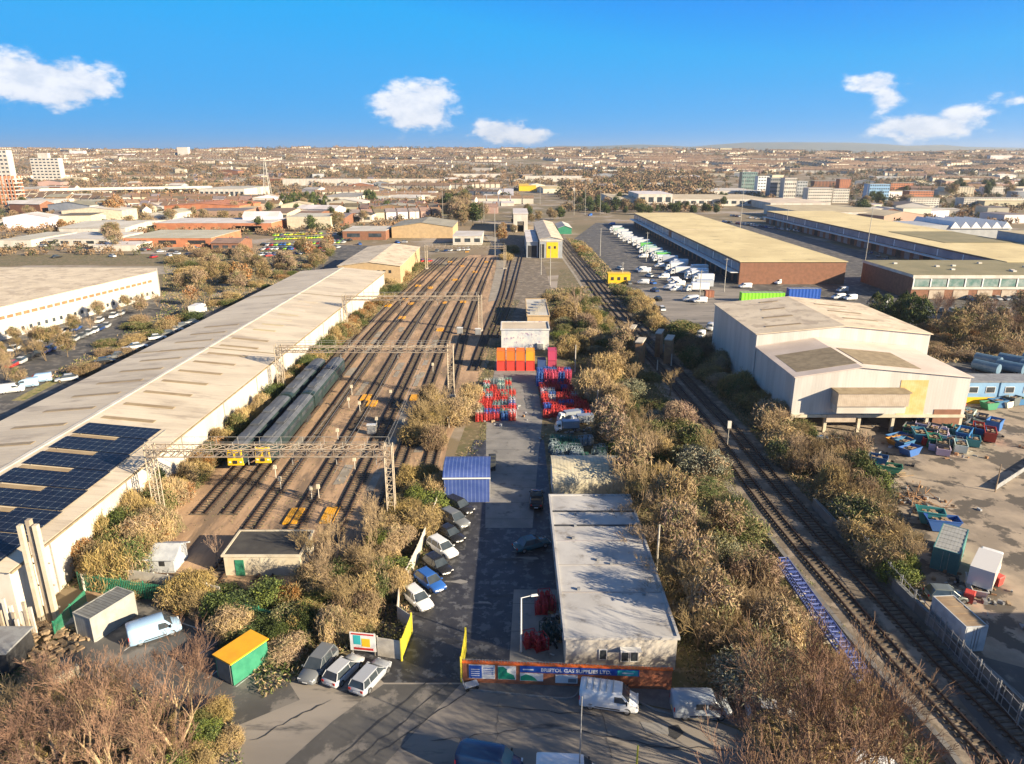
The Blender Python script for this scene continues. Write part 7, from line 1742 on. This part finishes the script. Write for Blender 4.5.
# clear winter air: deeper blue above the horizon, ordinary sky towards the zenith
sx = g.n('ShaderNodeSeparateColor'); nt.links.new(sky.outputs[0], sx.inputs[0]); cb = g.n('ShaderNodeCombineColor')
for i, (a_, c0, p_, cap) in enumerate(((.10, 2.76, 3.0, 1.2), (2.55, 3.5, 1.45, 1.08), (6.3, 2.56, .30, 1.1))):
    q_ = g.math('MINIMUM', g.math('DIVIDE', sx.outputs[i], c0), cap)
    g.put(cb.inputs[i], g.math('MULTIPLY', g.math('POWER', q_, p_), a_))
skyc = g.mix(g.ramp(el, math.radians(11.5), math.radians(35)), cb.outputs[0], g.mix(1.0, sky.outputs[0], (.8, .8, .8), 'MULTIPLY'))
CL = [(50, 84, 62, 24, 1.0), (20, 72, 34, 20, .9), (96, 82, 24, 14, .7), (415, 108, 38, 22, 1.0), (428, 92, 28, 13, .8), (396, 92, 14, 10, .6), (500, 131, 30, 11, .9), (525, 136, 28, 10, .8), (873, 84, 28, 12, .8), (886, 98, 17, 16, .75), (925, 126, 50, 14, .95), (960, 116, 32, 12, .8), (1012, 99, 30, 8, .6), (585, 94, 12, 6, .25), (505, 94, 14, 5, .22), (600, 142, 14, 4, .25)]
nz = g.n('ShaderNodeTexNoise'); nz.inputs['Scale'].default_value = 30; nz.inputs['Detail'].default_value = 9; nz.inputs['Roughness'].default_value = .62
mp = g.n('ShaderNodeMapping'); mp.inputs['Scale'].default_value = (1, 1, 1.9); nt.links.new(tc.outputs['Generated'], mp.inputs[0]); nt.links.new(mp.outputs[0], nz.inputs['Vector'])
n1 = g.math('MULTIPLY_ADD', nz.outputs[0], 3.4, -1.75)
tot = None
for u, v, su, sv, k in CL:
    a_, b_ = u-512.0, 382.0-v; d = Vector((a_, F*math.cos(PITCH)+b_*math.sin(PITCH), -F*math.sin(PITCH)+b_*math.cos(PITCH))); L = d.length
    az0 = math.atan2(d.x, d.y); el0 = math.asin(d.z/L); sa = su/L*1.0; se = sv/L
    e = g.math('ADD', g.math('POWER', g.math('DIVIDE', g.math('SUBTRACT', az, az0), sa), 2.0), g.math('POWER', g.math('DIVIDE', g.math('SUBTRACT', el, el0), se), 2.0))
    m_ = g.math('MULTIPLY', g.math('EXPONENT', g.math('MULTIPLY', e, -.9)), k)
    tot = m_ if tot is None else g.math('MAXIMUM', tot, m_)
dens = g.ramp(g.math('ADD', g.math('MULTIPLY', tot, 1.75), g.math('MULTIPLY', n1, g.math('MINIMUM', g.math('MULTIPLY', tot, 3.0), .8))), .40, 1.15)
top = g.mix(g.ramp(nz.outputs[0], .35, .65), (5.4, 5.8, 6.6), (7.4, 7.4, 7.6))
col = g.mix(g.math('MULTIPLY', dens, .88), skyc, top)
nt.links.new(col, bg.inputs['Color']); bg.inputs['Strength'].default_value = .057
sd = bpy.data.lights.new('sun', 'SUN'); so = bpy.data.objects.new('sun', sd); COL.objects.link(so)
sd.energy = 5.0; sd.angle = math.radians(.53); sd.color = (1.0, .83, .58)
dv = Vector((SUN_DIR.x*math.cos(SUN_EL), SUN_DIR.y*math.cos(SUN_EL), math.sin(SUN_EL)))
so.rotation_euler = dv.to_track_quat('Z', 'Y').to_euler(); so.location = dv*300
cd = bpy.data.cameras.new('camera'); co = bpy.data.objects.new('camera', cd); COL.objects.link(co)
cd.sensor_width = 36; cd.lens = 36*F/1024; cd.clip_end = 40000; cd.clip_start = .5
co.location = (0, 0, CAMH); co.rotation_euler = (PI/2-PITCH, 0, 0); sc.camera = co
HAZE = True
if HAZE:
    hm = bpy.data.materials.new('haze'); hm.use_nodes = True; hn = hm.node_tree; hn.nodes.clear(); hg = G(hn)
    ou = hg.n('ShaderNodeOutputMaterial'); pv = hg.n('ShaderNodeVolumePrincipled'); pv.inputs['Density'].default_value = 7.5e-5; pv.inputs['Color'].default_value = (.78, .86, .97, 1); pv.inputs['Anisotropy'].default_value = .3
    hn.links.new(pv.outputs[0], ou.inputs['Volume'])
    mb = MB(); mb.bx(-9600, 9600, -400, 13400, -3.5, 260); hz = mb.build('haze', hm); hz['kind'] = 'stuff'; tag(hz, 'thin pale winter haze over the whole town', 'haze')
sc.view_settings.view_transform = 'Standard'; sc.view_settings.look = 'None'; sc.view_settings.exposure = 1.42; sc.view_settings.gamma = 1; sc.view_settings.use_curve_mapping = False
sc.render.engine = 'CYCLES'; sc.cycles.max_bounces = 4; sc.cycles.diffuse_bounces = 2; sc.cycles.glossy_bounces = 2; sc.cycles.volume_bounces = 0
sc.render.resolution_x = 1024; sc.render.resolution_y = 764
